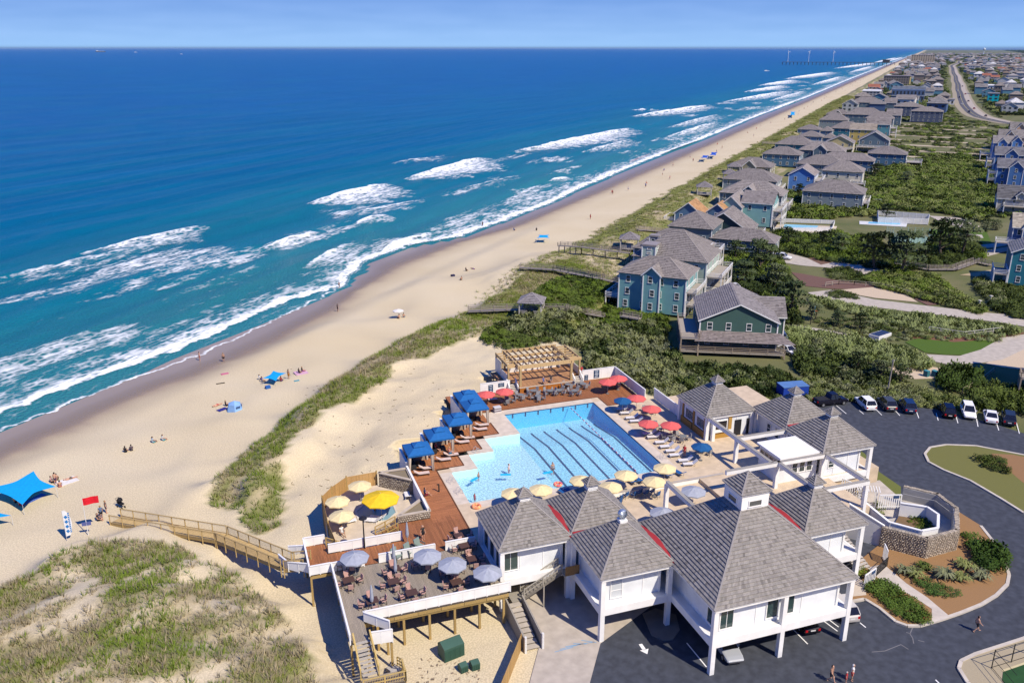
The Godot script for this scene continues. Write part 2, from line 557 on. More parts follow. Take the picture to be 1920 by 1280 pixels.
func build_sea() -> void:
	var us := PackedFloat32Array()
	var ts := PackedFloat32Array()
	for k in 330:
		us.append(20.0 + 25.0 * (pow(2600.0, k / 329.0) - 1.0))
	var t := -112.0
	while t > -70000.0:
		ts.append(t)
		t -= 1.3 if t > -330.0 else (absf(t) - 330.0) * 0.06 + 1.3
	var m := MB.new()
	var deep := Color(0.001, 0.085, 0.235)
	var mid := Color(0.001, 0.098, 0.215)
	var teal := Color(0.006, 0.13, 0.19)
	var shoal := Color(0.04, 0.2, 0.2)
	for s in us:
		var e := along(EDGE, s)
		for tt in ts:
			var p := W(s, tt, 0)
			p.y = 0.12 + wave(p, s, tt) if tt < e + 2.0 else -0.4
			if tt >= e - 6.0:
				p.y = minf(p.y, 0.1)
			m.v.append(p)
			var ha := wave(W(s + 0.7, tt), s + 0.7, tt) - wave(W(s, tt), s, tt) if s < 2500.0 else 0.0
			var hb := wave(W(s, tt + 0.7), s, tt + 0.7) - wave(W(s, tt), s, tt) if s < 2500.0 else 0.0
			m.n.append((W(0, 0, 1) - W(ha / 0.7, hb / 0.7, 0)).normalized())
			var w := tt + 14.0 * wide.get_noise_2d(s * 0.7, tt * 1.5)
			var c := deep.lerp(mid, smoothstep(-700.0, -280.0, w)).lerp(teal, smoothstep(-290.0, -200.0, w)).lerp(shoal, smoothstep(-190.0, -132.0, w) * 0.65)
			c = c.lerp(teal, 0.35 * clampf(wide.get_noise_2d((s + tt * 0.1) * 0.3, (tt - s * 0.105) * 3.0 + 90.0) * 2.0, 0, 1)) * (1.0 + 0.16 * wide.get_noise_2d(s * 0.25 + 70.0, (tt - s * 0.105) * 2.2))  # bands along the crests: sky reflection on the swell put into the colour
			m.c.append(c)
			m.u.append(Vector2(s, tt))
	var w2 := ts.size()
	for a in us.size() - 1:
		for b in w2 - 1:
			var k := a * w2 + b
			m.i.append_array([k, k + w2 + 1, k + w2, k, k + 1, k + w2 + 1])
	var sm := surf("sea", 0.3)
	sm.metallic_specular = 0.3
	sm.uv1_triplanar = true
	sm.uv1_world_triplanar = true
	sm.uv1_scale = Vector3.ONE / 16.0
	sm.heightmap_enabled = true
	sm.heightmap_texture = grain(512, 0.03, 0.0, 1.0, 5, FastNoiseLite.TYPE_SIMPLEX, 33)
	sm.heightmap_scale = 28.0
	ground_sheet("sea", m, sm)
	# foam: white water that covers the surface where waves break, thin and lacy behind them
	var amount := PackedFloat32Array()
	amount.resize(FW * FH)
	for b in SURF:
		for k in FW:
			var s := f_s((k + 0.5) / FW)
			if s < b[0][0] or s > b[2][0]:
				continue
			var f: float = (s - b[0][0]) / (b[2][0] - b[0][0])
			var fm: float = (b[1][0] - b[0][0]) / (b[2][0] - b[0][0])
			var c: float = lerpf(b[0][1], b[1][1], f / fm) if f < fm else lerpf(b[1][1], b[2][1], (f - fm) / (1.0 - fm))
			c += 1.2 * fine.get_noise_1d(s * 3.0)
			var taper := pow(sin(clampf(f, 0.02, 0.98) * PI), 0.45)
			var front: float = 0.55 * b[3] * taper * (0.55 + 0.45 * fine.get_noise_2d(s * 2.0, c))
			var trail: float = 1.5 * b[4] * taper * (1.0 + 0.6 * fine.get_noise_2d(s * 1.1, 50.0 + c))
			var j0 := int((c - 1.0 - F_T0) / (F_T1 - F_T0) * FH)
			var j1 := int((c + front + trail - F_T0) / (F_T1 - F_T0) * FH)
			for j in range(maxi(j0, 0), mini(j1, FH)):
				var tt := F_T0 + (F_T1 - F_T0) * (j + 0.5) / FH
				var x := tt - c
				var a: float = smoothstep(-0.8, 0.3, x) * b[5] if x < front else 0.82 * b[5] * (1.0 - 0.55 * (x - front) / trail) * smoothstep(trail, trail * 0.6, x - front)
				amount[j * FW + k] = maxf(amount[j * FW + k], a * (0.5 + 0.5 * taper))
	var lace := FastNoiseLite.new()
	lace.noise_type = FastNoiseLite.TYPE_CELLULAR
	lace.cellular_return_type = FastNoiseLite.RETURN_DISTANCE2_SUB
	lace.frequency = 0.42
	lace.fractal_type = FastNoiseLite.FRACTAL_NONE
	var streak := FastNoiseLite.new()
	streak.frequency = 0.1
	streak.fractal_octaves = 6
	streak.seed = 12
	var bytes := PackedByteArray()
	bytes.resize(FW * FH * 4)
	for k in FW:
		var s := f_s((k + 0.5) / FW)
		var e := along(EDGE, s) + 1.5 * fine.get_noise_1d(s * 4.0)
		var wash := 11.0 + 6.0 * wide.get_noise_1d(s * 3.0 + 100.0) + 3.0 * fine.get_noise_1d(s)
		var line := 3.4 + 2.6 * fine.get_noise_1d(s * 0.8 + 40.0)
		var dry := maxf(0.0, along(EDGE, s) + 120.0 if s > 70.0 and s < 165.0 else 0.0)
		if s < 170.0:
			dry = 6.0 * smoothstep(175.0, 150.0, s)
		for j in FH:
			var tt := F_T0 + (F_T1 - F_T0) * (j + 0.5) / FH
			var a := amount[j * FW + k]
			var x := e - tt                      # metres seaward of the water's edge
			if x > -0.2 and x < 60.0:
				var z := x - dry
				if z < 0.0:
					a = maxf(a, 0.34 + 0.5 * smoothstep(0.9, 0.0, x))
				elif z < line:
					a = maxf(a, 1.0 * smoothstep(-0.2, 0.8, z))
				elif z < line + wash:
					a = maxf(a, 0.72 - 0.42 * (z - line) / wash)
				else:
					a = maxf(a, 0.28 - 0.008 * (z - line - wash))
			if tt > -222.0 and x > 3.0:
				a = maxf(a, 0.66 * smoothstep(0.0, 0.45, wide.get_noise_2d(s * 0.9 + 500.0, tt * 2.6)) * smoothstep(-222.0, -195.0, tt))
			var o := 4 * (j * FW + k)
			bytes[o] = 255
			bytes[o + 1] = 255
			bytes[o + 2] = 255
			if a > 0.05 and x > -0.2:
				var n := 0.55 * (0.5 + 0.5 * streak.get_noise_2d(s * 1.0, tt * 3.0)) + 0.45 * clampf(1.0 + lace.get_noise_2d(s + 2.0 * streak.get_noise_2d(s * 3.0, tt * 3.0), tt * 1.7), 0.0, 1.0) * 0.9
				bytes[o + 3] = int(255.0 * clampf((a - n * 1.3) * 1.9, 0.0, 0.96))
	var im := Image.create_from_data(FW, FH, false, Image.FORMAT_RGBA8, bytes)
	var fm := StandardMaterial3D.new()
	fm.resource_name = "foam"
	fm.albedo_texture = ImageTexture.create_from_image(im)
	fm.albedo_color = Color(0.93, 0.95, 0.96)
	fm.transparency = BaseMaterial3D.TRANSPARENCY_ALPHA
	fm.roughness = 0.9
	var f := MB.new()
	for k in 420:
		var u := k / 419.0
		var s := f_s(u)
		var e := along(EDGE, s)
		for j in 150:
			var v := j / 149.0
			var tt := F_T0 + (F_T1 - F_T0) * v
			var p := W(s, tt, 0)
			var a := amount[mini(int(v * FH), FH - 1) * FW + mini(int(u * FW), FW - 1)]
			p.y = maxf(0.12 + wave(p, s, tt), height(p.x, p.z) if tt > -136.0 else 0.0) + 0.08 + 0.5 * smoothstep(0.75, 1.1, a)
			f.v.append(p)
			f.n.append(Vector3.UP)
			f.c.append(Color.WHITE)
			f.u.append(Vector2(u, v))
	for a in 419:
		for b in 149:
			var k := a * 150 + b
			f.i.append_array([k, k + 150, k + 151, k, k + 151, k + 1])
	ground_sheet("surf", f, fm)

# ---------- building helpers ----------
const WHITE := Color(0.80, 0.80, 0.79)
const PALE := Color(0.70, 0.73, 0.76)
const SHAKE := Color(0.305, 0.285, 0.265)
const PINE := Color(0.46, 0.32, 0.12)
const BROWN := Color(0.36, 0.145, 0.06)
const TAN := Color(0.60, 0.485, 0.345)
const GREYDECK := Color(0.36, 0.31, 0.25)
const DARK := Color(0.02, 0.022, 0.025)
var win_cache := {}

func vary(c: Color, k: float) -> Color:
	var f := 1.0 + rng.randf_range(-k, k)
	return Color(c.r * f, c.g * f, c.b * f)

func face(m: MB, a: Vector3, b: Vector3, c2: Vector3, c1: Vector3, base: Color, course := 0.33, shake := 0.24) -> void:   # a roof face laid in overlapping courses: a-b eave, c1-c2 ridge
	var slope := ((c1 + c2) * 0.5 - (a + b) * 0.5).length()
	var rows := maxi(2, int(slope / course))
	var nrm := (b - a).cross(c1 - a).normalized()
	if nrm.y < 0:
		nrm = -nrm
	for r in rows:
		var f0 := float(r) / rows
		var f1 := float(r + 1) / rows
		var l := a.lerp(c1, f0)
		var q := b.lerp(c2, f0)
		var l2 := a.lerp(c1, f1)
		var q2 := b.lerp(c2, f1)
		var w := (q - l).length()
		var cnt := maxi(1, int(w / shake))
		var x := 0.0
		for k in cnt:
			var x1 := 1.0 if k == cnt - 1 else clampf((k + 1.0 + rng.randf_range(-0.3, 0.3)) / cnt, x + 0.001, 1.0)
			m.col = vary(base, 0.17)
			if rng.randf() < 0.08:
				m.col = m.col * 0.7
			var up := nrm * (0.09 + rng.randf() * 0.02)
			var p0 := l.lerp(q, x) + up
			var p1 := l.lerp(q, x1) + up
			m.quad(p0, p1, l2.lerp(q2, x1) + nrm * 0.008, l2.lerp(q2, x) + nrm * 0.008)
			m.quad(l.lerp(q, x), l.lerp(q, x1), p1, p0)
			x = x1

func hip(parent: Node3D, x0: float, z0: float, x1: float, z1: float, y: float, slope: float, base := SHAKE, course := 0.33) -> Node3D:   # z0 is the near side
	var w := x1 - x0
	var d := z0 - z1
	var r := minf(w, d) * 0.5
	var top := y + r * slope
	var ra := V(x0 + r, top, z0 - r)
	var rb := V(x1 - r, top, z0 - r) if w > d else V(x0 + r, top, z1 + r)
	var a := V(x0, y, z0)
	var b := V(x1, y, z0)
	var c := V(x1, y, z1)
	var e := V(x0, y, z1)
	var under := MB.new()
	under.col = Color(0.3, 0.28, 0.26)
	var far_l := ra if w > d else rb
	var near_r := rb if w > d else ra
	under.quad(a + V(0, -0.02, 0), b + V(0, -0.02, 0), near_r + V(0, -0.03, 0), ra + V(0, -0.03, 0))
	under.quad(b + V(0, -0.02, 0), c + V(0, -0.02, 0), rb + V(0, -0.03, 0), near_r + V(0, -0.03, 0))
	under.quad(c + V(0, -0.02, 0), e + V(0, -0.02, 0), far_l + V(0, -0.03, 0), rb + V(0, -0.03, 0))
	under.quad(e + V(0, -0.02, 0), a + V(0, -0.02, 0), ra + V(0, -0.03, 0), far_l + V(0, -0.03, 0))
	under.col = WHITE
	under.quad(e + V(0, -0.06, 0), c + V(0, -0.06, 0), b + V(0, -0.06, 0), a + V(0, -0.06, 0))
	var roof := put(parent, "roof", under, mats["plain"])
	var m := MB.new()
	face(m, a, b, near_r, ra, base, course)
	face(m, b, c, rb, near_r, base, course)
	face(m, c, e, far_l, rb, base, course)
	face(m, e, a, ra, far_l, base, course)
	meta(put(roof, "shingles", m, mats["shake"]), "", "", "", "stuff")
	var caps := MB.new()
	caps.col = base * 1.25
	for q in [[a, ra], [b, near_r], [c, rb], [e, far_l], [ra, rb]]:
		caps.bar(q[0] + V(0, 0.05, 0), q[1] + V(0, 0.07, 0), 0.16, 0.06)
	put(roof, "hip_cap", caps, mats["shake"])
	return roof

func window(parent: Node, p: Vector3, w: float, h: float, yaw: float, cols := 1, rows := 1, frame := WHITE, glass := Color(0.03, 0.05, 0.06), called := "window") -> Node3D:
	var key := "%s %s %d %d %s %s" % [w, h, cols, rows, frame, glass]
	if not win_cache.has(key):
		var m := MB.new()
		m.col = frame
		var b := 0.09
		m.box(V(0, h * 0.5 - b * 0.5, 0), V(w, b, 0.1))
		m.box(V(0, -h * 0.5 + b * 0.5, 0.02), V(w + 0.06, b, 0.14))
		m.box(V(w * 0.5 - b * 0.5, 0, 0), V(b, h - b * 2, 0.1))
		m.box(V(-w * 0.5 + b * 0.5, 0, 0), V(b, h - b * 2, 0.1))
		for k in range(1, cols):
			m.box(V(-w * 0.5 + w * k / cols, 0, 0.005), V(0.05, h - b * 2, 0.07))
		for k in range(1, rows):
			m.box(V(0, -h * 0.5 + h * k / rows, 0.01), V(w - b * 2, 0.05, 0.07))
		var g := MB.new()
		g.col = glass
		g.box(V(0, 0, -0.015), V(w - b * 1.5, h - b * 1.5, 0.03))
		win_cache[key] = [m.mesh(), g.mesh()]
	var o := put(parent, called, win_cache[key][0], mats["paint"])
	o.position = p
	o.rotation.y = yaw
	put(o, "pane", win_cache[key][1], mats["glass"])
	return o

func slab_box(parent: Node, called: String, a: Vector3, b: Vector3, c: Color, mt := "paint") -> MeshInstance3D:
	var m := MB.new()
	m.col = c
	m.span(a, b)
	return put(parent, called, m, mats[mt])

func cupola(parent: Node3D, x: float, z: float, y: float, half: float, tall: float, vent := true) -> void:
	var m := MB.new()
	m.col = WHITE
	m.box(V(x, y + tall * 0.5 - 0.25, z), V(half * 2, tall + 0.5, half * 2))
	var o := put(parent, "cupola", m, mats["paint"])
	var lv := MB.new()
	lv.col = Color(0.62, 0.64, 0.66)
	if vent:
		for k in 5:
			for s in [-1, 1]:
				lv.box(V(x, y + 0.1 + tall * 0.16 * k, z + s * (half + 0.012)), V(half * 1.6, 0.05, 0.03), Basis(V(1, 0, 0), 0.4 * s))
				lv.box(V(x + s * (half + 0.012), y + 0.1 + tall * 0.16 * k, z), V(0.03, 0.05, half * 1.6))
		put(o, "louvre", lv, mats["paint"])
	hip(o, x - half - 0.2, z + half + 0.2, x + half + 0.2, z - half - 0.2, y + tall, 0.95 if vent else 0.88, SHAKE, 0.2 if vent else 0.28).name = "cupola_roof"
	if vent:
		var pin := MB.new()
		pin.col = Color(0.3, 0.3, 0.3)
		pin.tube(V(x, y + tall + half, z), V(x, y + tall + half + 0.45, z), 0.035, 0.02, 5)
		put(o, "finial", pin, mats["plain"])

func flatten_sub(parent: Node3D) -> void:                       # nothing lies deeper than thing > part > piece
	for part in parent.get_children():
		for piece in part.get_children():
			for deep in piece.get_children():
				piece.remove_child(deep)
				part.add_child(deep, true)

func pavilion(t: Node3D, x0: float, z0: float, x1: float, z1: float, slope: float, inset: Array, open := true, ground := 2.5) -> void:   # inset: walls set back on the near, right, far, left side
	var floor_y := 6.1
	var eave := 9.6
	hip(t, x0 - 0.25, z0 + 0.25, x1 + 0.25, z1 - 0.25, eave + 0.02, slope)
	for q in [[V(x0, 9.2, z0 - 0.2), V(x1, 9.56, z0 + 0.08)], [V(x0, 9.2, z1 - 0.08), V(x1, 9.56, z1 + 0.2)], [V(x0 - 0.08, 9.205, z1 + 0.2), V(x0 + 0.2, 9.555, z0 - 0.2)], [V(x1 - 0.2, 9.205, z1 + 0.2), V(x1 + 0.08, 9.555, z0 - 0.2)]]:
		slab_box(t, "eave_beam", q[0], q[1], WHITE)
	if open:
		slab_box(t, "floor", V(x0 + 0.1, 5.75, z1 + 0.1), V(x1 - 0.1, floor_y, z0 - 0.1), Color(0.72, 0.71, 0.69))
		for q in [[V(x0, 5.35, z0 - 0.25), V(x1, 6.13, z0)], [V(x0, 5.35, z1), V(x1, 6.13, z1 + 0.25)], [V(x0, 5.355, z1 + 0.25), V(x0 + 0.25, 6.125, z0 - 0.25)], [V(x1 - 0.25, 5.355, z1 + 0.25), V(x1, 6.125, z0 - 0.25)]]:
			slab_box(t, "floor_beam", q[0], q[1], WHITE)
	for q in [[x0, z0], [x1, z0], [x1, z1], [x0, z1]]:
		var m := MB.new()
		m.col = WHITE
		m.box(V(clampf(q[0], x0 + 0.2, x1 - 0.2), (ground + 9.4) * 0.5, clampf(q[1], z1 + 0.2, z0 - 0.2)), V(0.46, 9.4 - ground, 0.46))
		put(t, "pillar", m, mats["paint"])
	var wx0: float = x0 + inset[3]
	var wx1: float = x1 - inset[1]
	var wz0: float = z0 - inset[0]
	var wz1: float = z1 + inset[2]
	for q in [[V(wx0, floor_y, wz0 - 0.15), V(wx1, 9.5, wz0)], [V(wx1 - 0.15, floor_y, wz1), V(wx1, 9.5, wz0 - 0.15)], [V(wx0, floor_y, wz1), V(wx1 - 0.15, 9.5, wz1 + 0.15)], [V(wx0, floor_y, wz1 + 0.15), V(wx0 + 0.15, 9.5, wz0 - 0.15)]]:
		slab_box(t, "wall", q[0], q[1], PALE)
	for cx in [wx0, wx1]:
		for cz in [wz0, wz1]:
			slab_box(t, "corner_board", V(cx - 0.11, 6.11, cz - 0.11), V(cx + 0.11, 9.49, cz + 0.11), WHITE)
	for k in [0.31, 0.69]:
		slab_box(t, "batten", V(lerpf(wx0, wx1, k) - 0.045, 6.12, wz0 - 0.01), V(lerpf(wx0, wx1, k) + 0.045, 9.48, wz0 + 0.045), WHITE)

func planks(m: MB, x0: float, z0: float, x1: float, z1: float, y: float, along_x: bool, c: Color, w := 0.145, v := 0.2) -> void:
	var lo := minf(z0, z1) if along_x else minf(x0, x1)
	var hi := maxf(z0, z1) if along_x else maxf(x0, x1)
	var a := minf(x0, x1) if along_x else minf(z0, z1)
	var b := maxf(x0, x1) if along_x else maxf(z0, z1)
	m.col = c * 0.3
	m.span(V(minf(x0, x1), y - 0.2, minf(z0, z1)), V(maxf(x0, x1), y - 0.02, maxf(z0, z1)))
	var p := lo
	while p < hi - 0.02:
		var q := minf(p + w, hi)
		var s := a - rng.randf() * 3.0
		while s < b:
			var e := minf(s + 3.6, b)
			var f := maxf(s, a)
			if e > f:
				m.col = vary(c, v)
				var h := y + rng.randf() * 0.003
				if along_x:
					m.quad(V(f, h, q - 0.01), V(e - 0.006, h, q - 0.01), V(e - 0.006, h, p), V(f, h, p))
				else:
					m.quad(V(p, h, e - 0.006), V(q - 0.01, h, e - 0.006), V(q - 0.01, h, f), V(p, h, f))
			s += 3.6
		p += w

func panel_wall(t: Node3D, a: Vector3, b: Vector3, h: float, c := WHITE, each := 1.22, called := "panel") -> void:   # a solid board guard in panels with battens and a cap
	var l := (b - a).length()
	var n := maxi(1, int(round(l / each)))
	var d := (b - a) / l
	var yaw := atan2(-d.z, d.x)
	for k in n:
		var m := MB.new()
		m.col = vary(c, 0.03)
		m.xf = Transform3D(Basis(Vector3.UP, yaw), a.lerp(b, (k + 0.5) / n))
		m.box(V(0, h * 0.5 + 0.03, 0), V(l / n - 0.03, h - 0.1, 0.07))
		m.col = c
		m.box(V(l / n * 0.5, h * 0.5, 0), V(0.09, h, 0.11))
		put(t, called, m, mats["paint"])
	var cap := MB.new()
	cap.col = c
	cap.bar(a + V(0, h + 0.02, 0), b + V(0, h + 0.02, 0), 0.17, 0.06)
	put(t, "cap", cap, mats["paint"])

func stones(m: MB, a: Vector3, b: Vector3, h: float, size := 0.26, base := Color(0.42, 0.34, 0.25)) -> void:       # cobbles set in a wall face from a to b
	var l := Vector2(b.x - a.x, b.z - a.z).length()
	var d := Vector3(b.x - a.x, 0, b.z - a.z) / l
	var nrm := Vector3(-d.z, 0, d.x)
	var rows := int(h / size * 1.25)
	var cols := int(l / size)
	m.col = Color(0.2, 0.17, 0.14)
	m.box((a + b) * 0.5 + V(0, h * 0.5, 0) - nrm * 0.14, V(l, h, 0.24), Basis(d, Vector3.UP, d.cross(Vector3.UP)))
	for r in rows:
		for k in cols:
			var c := base.lerp(Color(0.62, 0.55, 0.45), rng.randf() * 0.8).lerp(Color(0.2, 0.15, 0.11), rng.randf() * rng.randf())
			m.col = vary(c, 0.15)
			var p := a + d * ((k + 0.5 + (0.5 if r % 2 else 0.0) + rng.randf_range(-0.2, 0.2)) * l / (cols + 0.5)) + V(0, (r + 0.5 + rng.randf_range(-0.15, 0.15)) * h / rows, 0) - nrm * 0.02
			var sx := size * rng.randf_range(0.35, 0.52)
			var sy := size * rng.randf_range(0.28, 0.42)
			var tip := p + nrm * (0.06 + rng.randf() * 0.06)
			var e := [p + d * sx, p + V(0, sy, 0) + d * sx * 0.3, p - d * sx + V(0, sy * 0.3, 0), p - V(0, sy, 0)]
			for j in 4:
				m.tri(e[j], e[(j + 1) % 4], tip)

func railing(m: MB, a: Vector3, b: Vector3, h: float, post: float, w := 0.09, rails := 3, balusters := 0.0) -> void:
	var l := (b - a).length()
	var n := maxi(1, int(round(l / post)))
	for k in n + 1:
		var p := a.lerp(b, float(k) / n)
		m.box(p + V(0, h * 0.5, 0), V(w, h, w))
	for r in rails:
		var y := h * (r + 1.0) / rails if rails > 1 else h
		m.bar(a + V(0, y, 0), b + V(0, y, 0), 0.05 if r < rails - 1 else 0.14, 0.09 if r < rails - 1 else 0.045)
	if balusters > 0.0:
		var q := int(l / balusters)
		for k in q:
			m.box(a.lerp(b, (k + 0.5) / q) + V(0, h * 0.5, 0), V(0.035, h * 0.86, 0.035))

func steps(m: MB, a: Vector3, b: Vector3, width: float, n: int, tread: Color) -> void:      # a flight from a (bottom middle) to b (top middle)
	var d := Vector3(b.x - a.x, 0, b.z - a.z)
	var run := d.length() / n
	d = d.normalized()
	var side := d.cross(Vector3.UP)
	for k in n:
		var y: float = lerpf(a.y, b.y, (k + 1.0) / n)
		m.col = tread
		m.box(Vector3(a.x, y - 0.03, a.z) + d * run * (k + 0.5), V(width, 0.06, run + 0.03), Basis(side, Vector3.UP, side.cross(Vector3.UP)))
		m.col = tread * 0.72
		m.box(Vector3(a.x, y - 0.14, a.z) + d * run * (k + 0.98), V(width, 0.17, 0.03), Basis(side, Vector3.UP, side.cross(Vector3.UP)))
	m.col = tread * 0.6
	for s in [-0.5, 0.5]:
		m.bar(a + side * width * s - V(0, 0.1, 0), b + side * width * s - V(0, 0.1, 0), 0.06, 0.26)

# ---------- the club by the pool ----------
func build_club() -> void:
	var M := 7.52
	var X := func(i): return 22.9 + M * i
	var Z := func(j): return -54.7 - M * j
	var t := thing("clubhouse", "white clubhouse on pillars with five linked hip roofs of grey shakes", "building")
	pavilion(t, X.call(0), Z.call(2), X.call(1), Z.call(3), 0.88, [0.95, 0.6, 0.3, 0.35])
	pavilion(t, X.call(1), Z.call(2), X.call(2), Z.call(3), 0.86, [0.5, 0.3, 0.3, 0.5])
	pavilion(t, X.call(1), Z.call(1), X.call(2), Z.call(2), 0.88, [0.95, 0.9, 0.3, 0.9])
	pavilion(t, X.call(2), Z.call(0), X.call(4), Z.call(2), 0.85, [0.95, 0.95, 0.4, 0.95])
	pavilion(t, X.call(4), Z.call(1), X.call(5), Z.call(2), 0.88, [0.95, 1.7, 0.3, 0.5])
	for q in [[0, 2], [1, 2], [4, 1]]:
		cupola(t, X.call(q[0] + 0.5), Z.call(q[1] + 0.5), 12.35, 0.55, 0.95)
	cupola(t, X.call(3), Z.call(1), 14.2, 1.5, 2.5, false)
	for s in [[0, 0, 1.515], [PI / 2, 1.515, 0], [-PI / 2, -1.515, 0]]:
		window(t, V(X.call(3) + s[1], 15.6, Z.call(1) + s[2]), 1.5, 0.72, s[0], 1, 1, WHITE, Color(0.07, 0.075, 0.08), "cupola_window")
	# red valley flashing between the roofs
	for q in [[V(X.call(1) - 0.1, 9.9, Z.call(2) + 0.3), V(X.call(1), 10.3, Z.call(3) + 0.3)], [V(X.call(2), 9.9, Z.call(1) + 0.3), V(X.call(2), 10.3, Z.call(2) - 0.2)], [V(X.call(4), 9.9, Z.call(1) + 0.2), V(X.call(4), 10.3, Z.call(2) + 0.2)]]:
		var m := MB.new()
		m.col = Color(0.32, 0.03, 0.035)
		var mid: Vector3 = (q[0] + q[1]) * 0.5
		var ln: float = absf(q[0].z - q[1].z)
		for k in 8:                                             # a saddle: widest in the middle
			var a: float = sin(PI * k / 8.0) * 0.42 + 0.1
			var b: float = sin(PI * (k + 1) / 8.0) * 0.42 + 0.1
			var za := lerpf(q[0].z, q[1].z, k / 8.0)
			var zb := lerpf(q[0].z, q[1].z, (k + 1) / 8.0)
			m.quad(V(mid.x - a, 9.72 + a * 0.86, za), V(mid.x, 9.78, za), V(mid.x, 9.78, zb), V(mid.x - b, 9.72 + b * 0.86, zb))
			m.quad(V(mid.x, 9.78, za), V(mid.x + a, 9.72 + a * 0.86, za), V(mid.x + b, 9.72 + b * 0.86, zb), V(mid.x, 9.78, zb))
			m.quad(V(mid.x - a, 9.74 + a * 0.9, za), V(mid.x + a, 9.74 + a * 0.9, za), V(mid.x + b, 9.74 + b * 0.9, zb), V(mid.x - b, 9.74 + b * 0.9, zb))
		put(t, "flashing", m, mats["plain"])
	var fl := MB.new()
	fl.col = Color(0.32, 0.03, 0.035)
	for s in [[V(X.call(1) + 0.2, 9.9, Z.call(2)), V(X.call(2) - 1.2, 9.9, Z.call(2))]]:
		fl.bar(s[0], s[1], 0.35, 0.4)
	put(t, "flashing", fl, mats["plain"])
	# glazed corners and doors of the upper floor
	window(t, V(X.call(0) + 1.35, 7.75, Z.call(2) - 0.9), 1.7, 2.5, 0, 2, 1, WHITE, Color(0.035, 0.06, 0.055))
	for k in 3:
		window(t, V(X.call(0) + 0.3, 7.7, Z.call(2) - 1.6 - k * 2.0), 1.5, 2.4, -PI / 2, 1, 1, WHITE, Color(0.03, 0.05, 0.06))
	window(t, V(X.call(1) + 2.0, 7.75, Z.call(1) - 0.9), 1.3, 2.6, 0, 1, 3, WHITE, Color(0.5, 0.53, 0.56), "shutter")
	window(t, V(X.call(2) + 1.9, 7.75, Z.call(0) - 0.9), 1.5, 2.6, 0, 2, 1, WHITE, Color(0.025, 0.05, 0.05))
	window(t, V(X.call(2) + 0.9, 7.75, Z.call(0) - 1.9), 1.3, 2.6, -PI / 2, 1, 1, WHITE, Color(0.025, 0.05, 0.05))
	window(t, V(X.call(3) - 0.75, 7.75, Z.call(0) - 0.9), 1.35, 2.6, 0, 1, 1, WHITE, Color(0.025, 0.05, 0.05))
	window(t, V(X.call(3) + 1.0, 7.75, Z.call(0) - 0.9), 1.35, 2.6, 0, 1, 1, WHITE, Color(0.025, 0.05, 0.05))
	var pil := MB.new()
	pil.col = WHITE
	pil.box(V(X.call(3), 5.95, Z.call(0) - 0.22), V(0.46, 6.9, 0.46))
	put(t, "pillar", pil, mats["paint"])
	flatten_sub(t)
	# turbine ventilator on the middle front roof
	var tv := thing("roof_ventilator", "round metal turbine vent on a white base on the middle front roof", "ventilator", V(X.call(1.5), 12.55, Z.call(1.5)))
	var m := MB.new()
	m.col = WHITE
	m.box(V(0, 0.2, 0), V(0.8, 0.8, 0.8))
	put(tv, "base", m, mats["paint"])
	m = MB.new()
	m.col = Color(0.45, 0.5, 0.55)
	m.tube(V(0, 0.6, 0), V(0, 0.8, 0), 0.3, 0.3, 12)
	for k in 18:
		var a := TAU * k / 18.0
		m.xf = Transform3D(Basis(Vector3.UP, a), V(0, 0.8, 0))
		for j in 5:
			var y0 := sin(PI * j / 5.0) * 0.2 + 0.28
			var y1 := sin(PI * (j + 1) / 5.0) * 0.2 + 0.28
			m.quad(V(y0, j * 0.14, 0.09), V(y0 - 0.05, j * 0.14, -0.02), V(y1 - 0.05, j * 0.14 + 0.14, -0.02), V(y1, j * 0.14 + 0.14, 0.09))
	m.xf = Transform3D()
	m.lathe(V(0, 1.5, 0), [Vector2(0.33, 0), Vector2(0.2, 0.09), Vector2(0.0, 0.12)], 12)
	put(tv, "turbine", m, mats["metal"])
	# bar pavilion
	var b := thing("bar_pavilion", "square poolside bar with serving hatches under a grey hip roof", "building")
	pavilion(b, 59.4, -91.5, 66.7, -99.1, 0.84, [0.25, 0.3, 0.3, 0.25], false, 6.1)
	cupola(b, 63.05, -95.3, 12.1, 0.55, 0.9)
	for k in 2:
		window(b, V(59.65, 7.95, -93.3 - k * 3.0), 2.2, 1.5, -PI / 2, 1, 1, WHITE, Color(0.012, 0.014, 0.016), "hatch")
		slab_box(b, "counter_front", V(59.42, 6.12, -92.0 - k * 3.3 - 3.0), V(59.56, 7.1, -92.0 - k * 3.3), Color(0.45, 0.24, 0.06), "wood")
	for k in 3:
		slab_box(b, "panel", V(59.5, 7.1, -92.0 - k * 2.9 - 0.35), V(59.62, 9.2, -92.0 - k * 2.9), Color(0.42, 0.23, 0.07), "wood")
	window(b, V(61.6, 7.95, -91.7), 2.4, 1.4, 0, 1, 1, WHITE, Color(0.012, 0.014, 0.016), "hatch")
	slab_box(b, "counter", V(60.3, 7.1, -91.72), V(63.2, 7.2, -91.3), WHITE)
	slab_box(b, "counter_front", V(60.2, 6.12, -91.72), V(63.2, 7.08, -91.58), Color(0.5, 0.28, 0.06), "wood")
	slab_box(b, "panel", V(62.95, 7.2, -91.72), V(63.45, 9.2, -91.6), Color(0.5, 0.3, 0.08), "wood")
	slab_box(b, "door", V(64.0, 6.12, -91.72), V(65.0, 8.4, -91.62), DARK)
	slab_box(b, "door", V(65.9, 6.12, -91.72), V(66.5, 8.4, -91.62), DARK)
	flatten_sub(b)
	# entrance building: two linked pavilions
	var g := thing("entrance_building", "white entrance building with two linked grey hip roofs beside the parking lot", "building")
	pavilion(g, 67.0, -84.6, 74.5, -92.0, 0.84, [0.3, 0.3, 0.3, 0.8], false, 3.0)
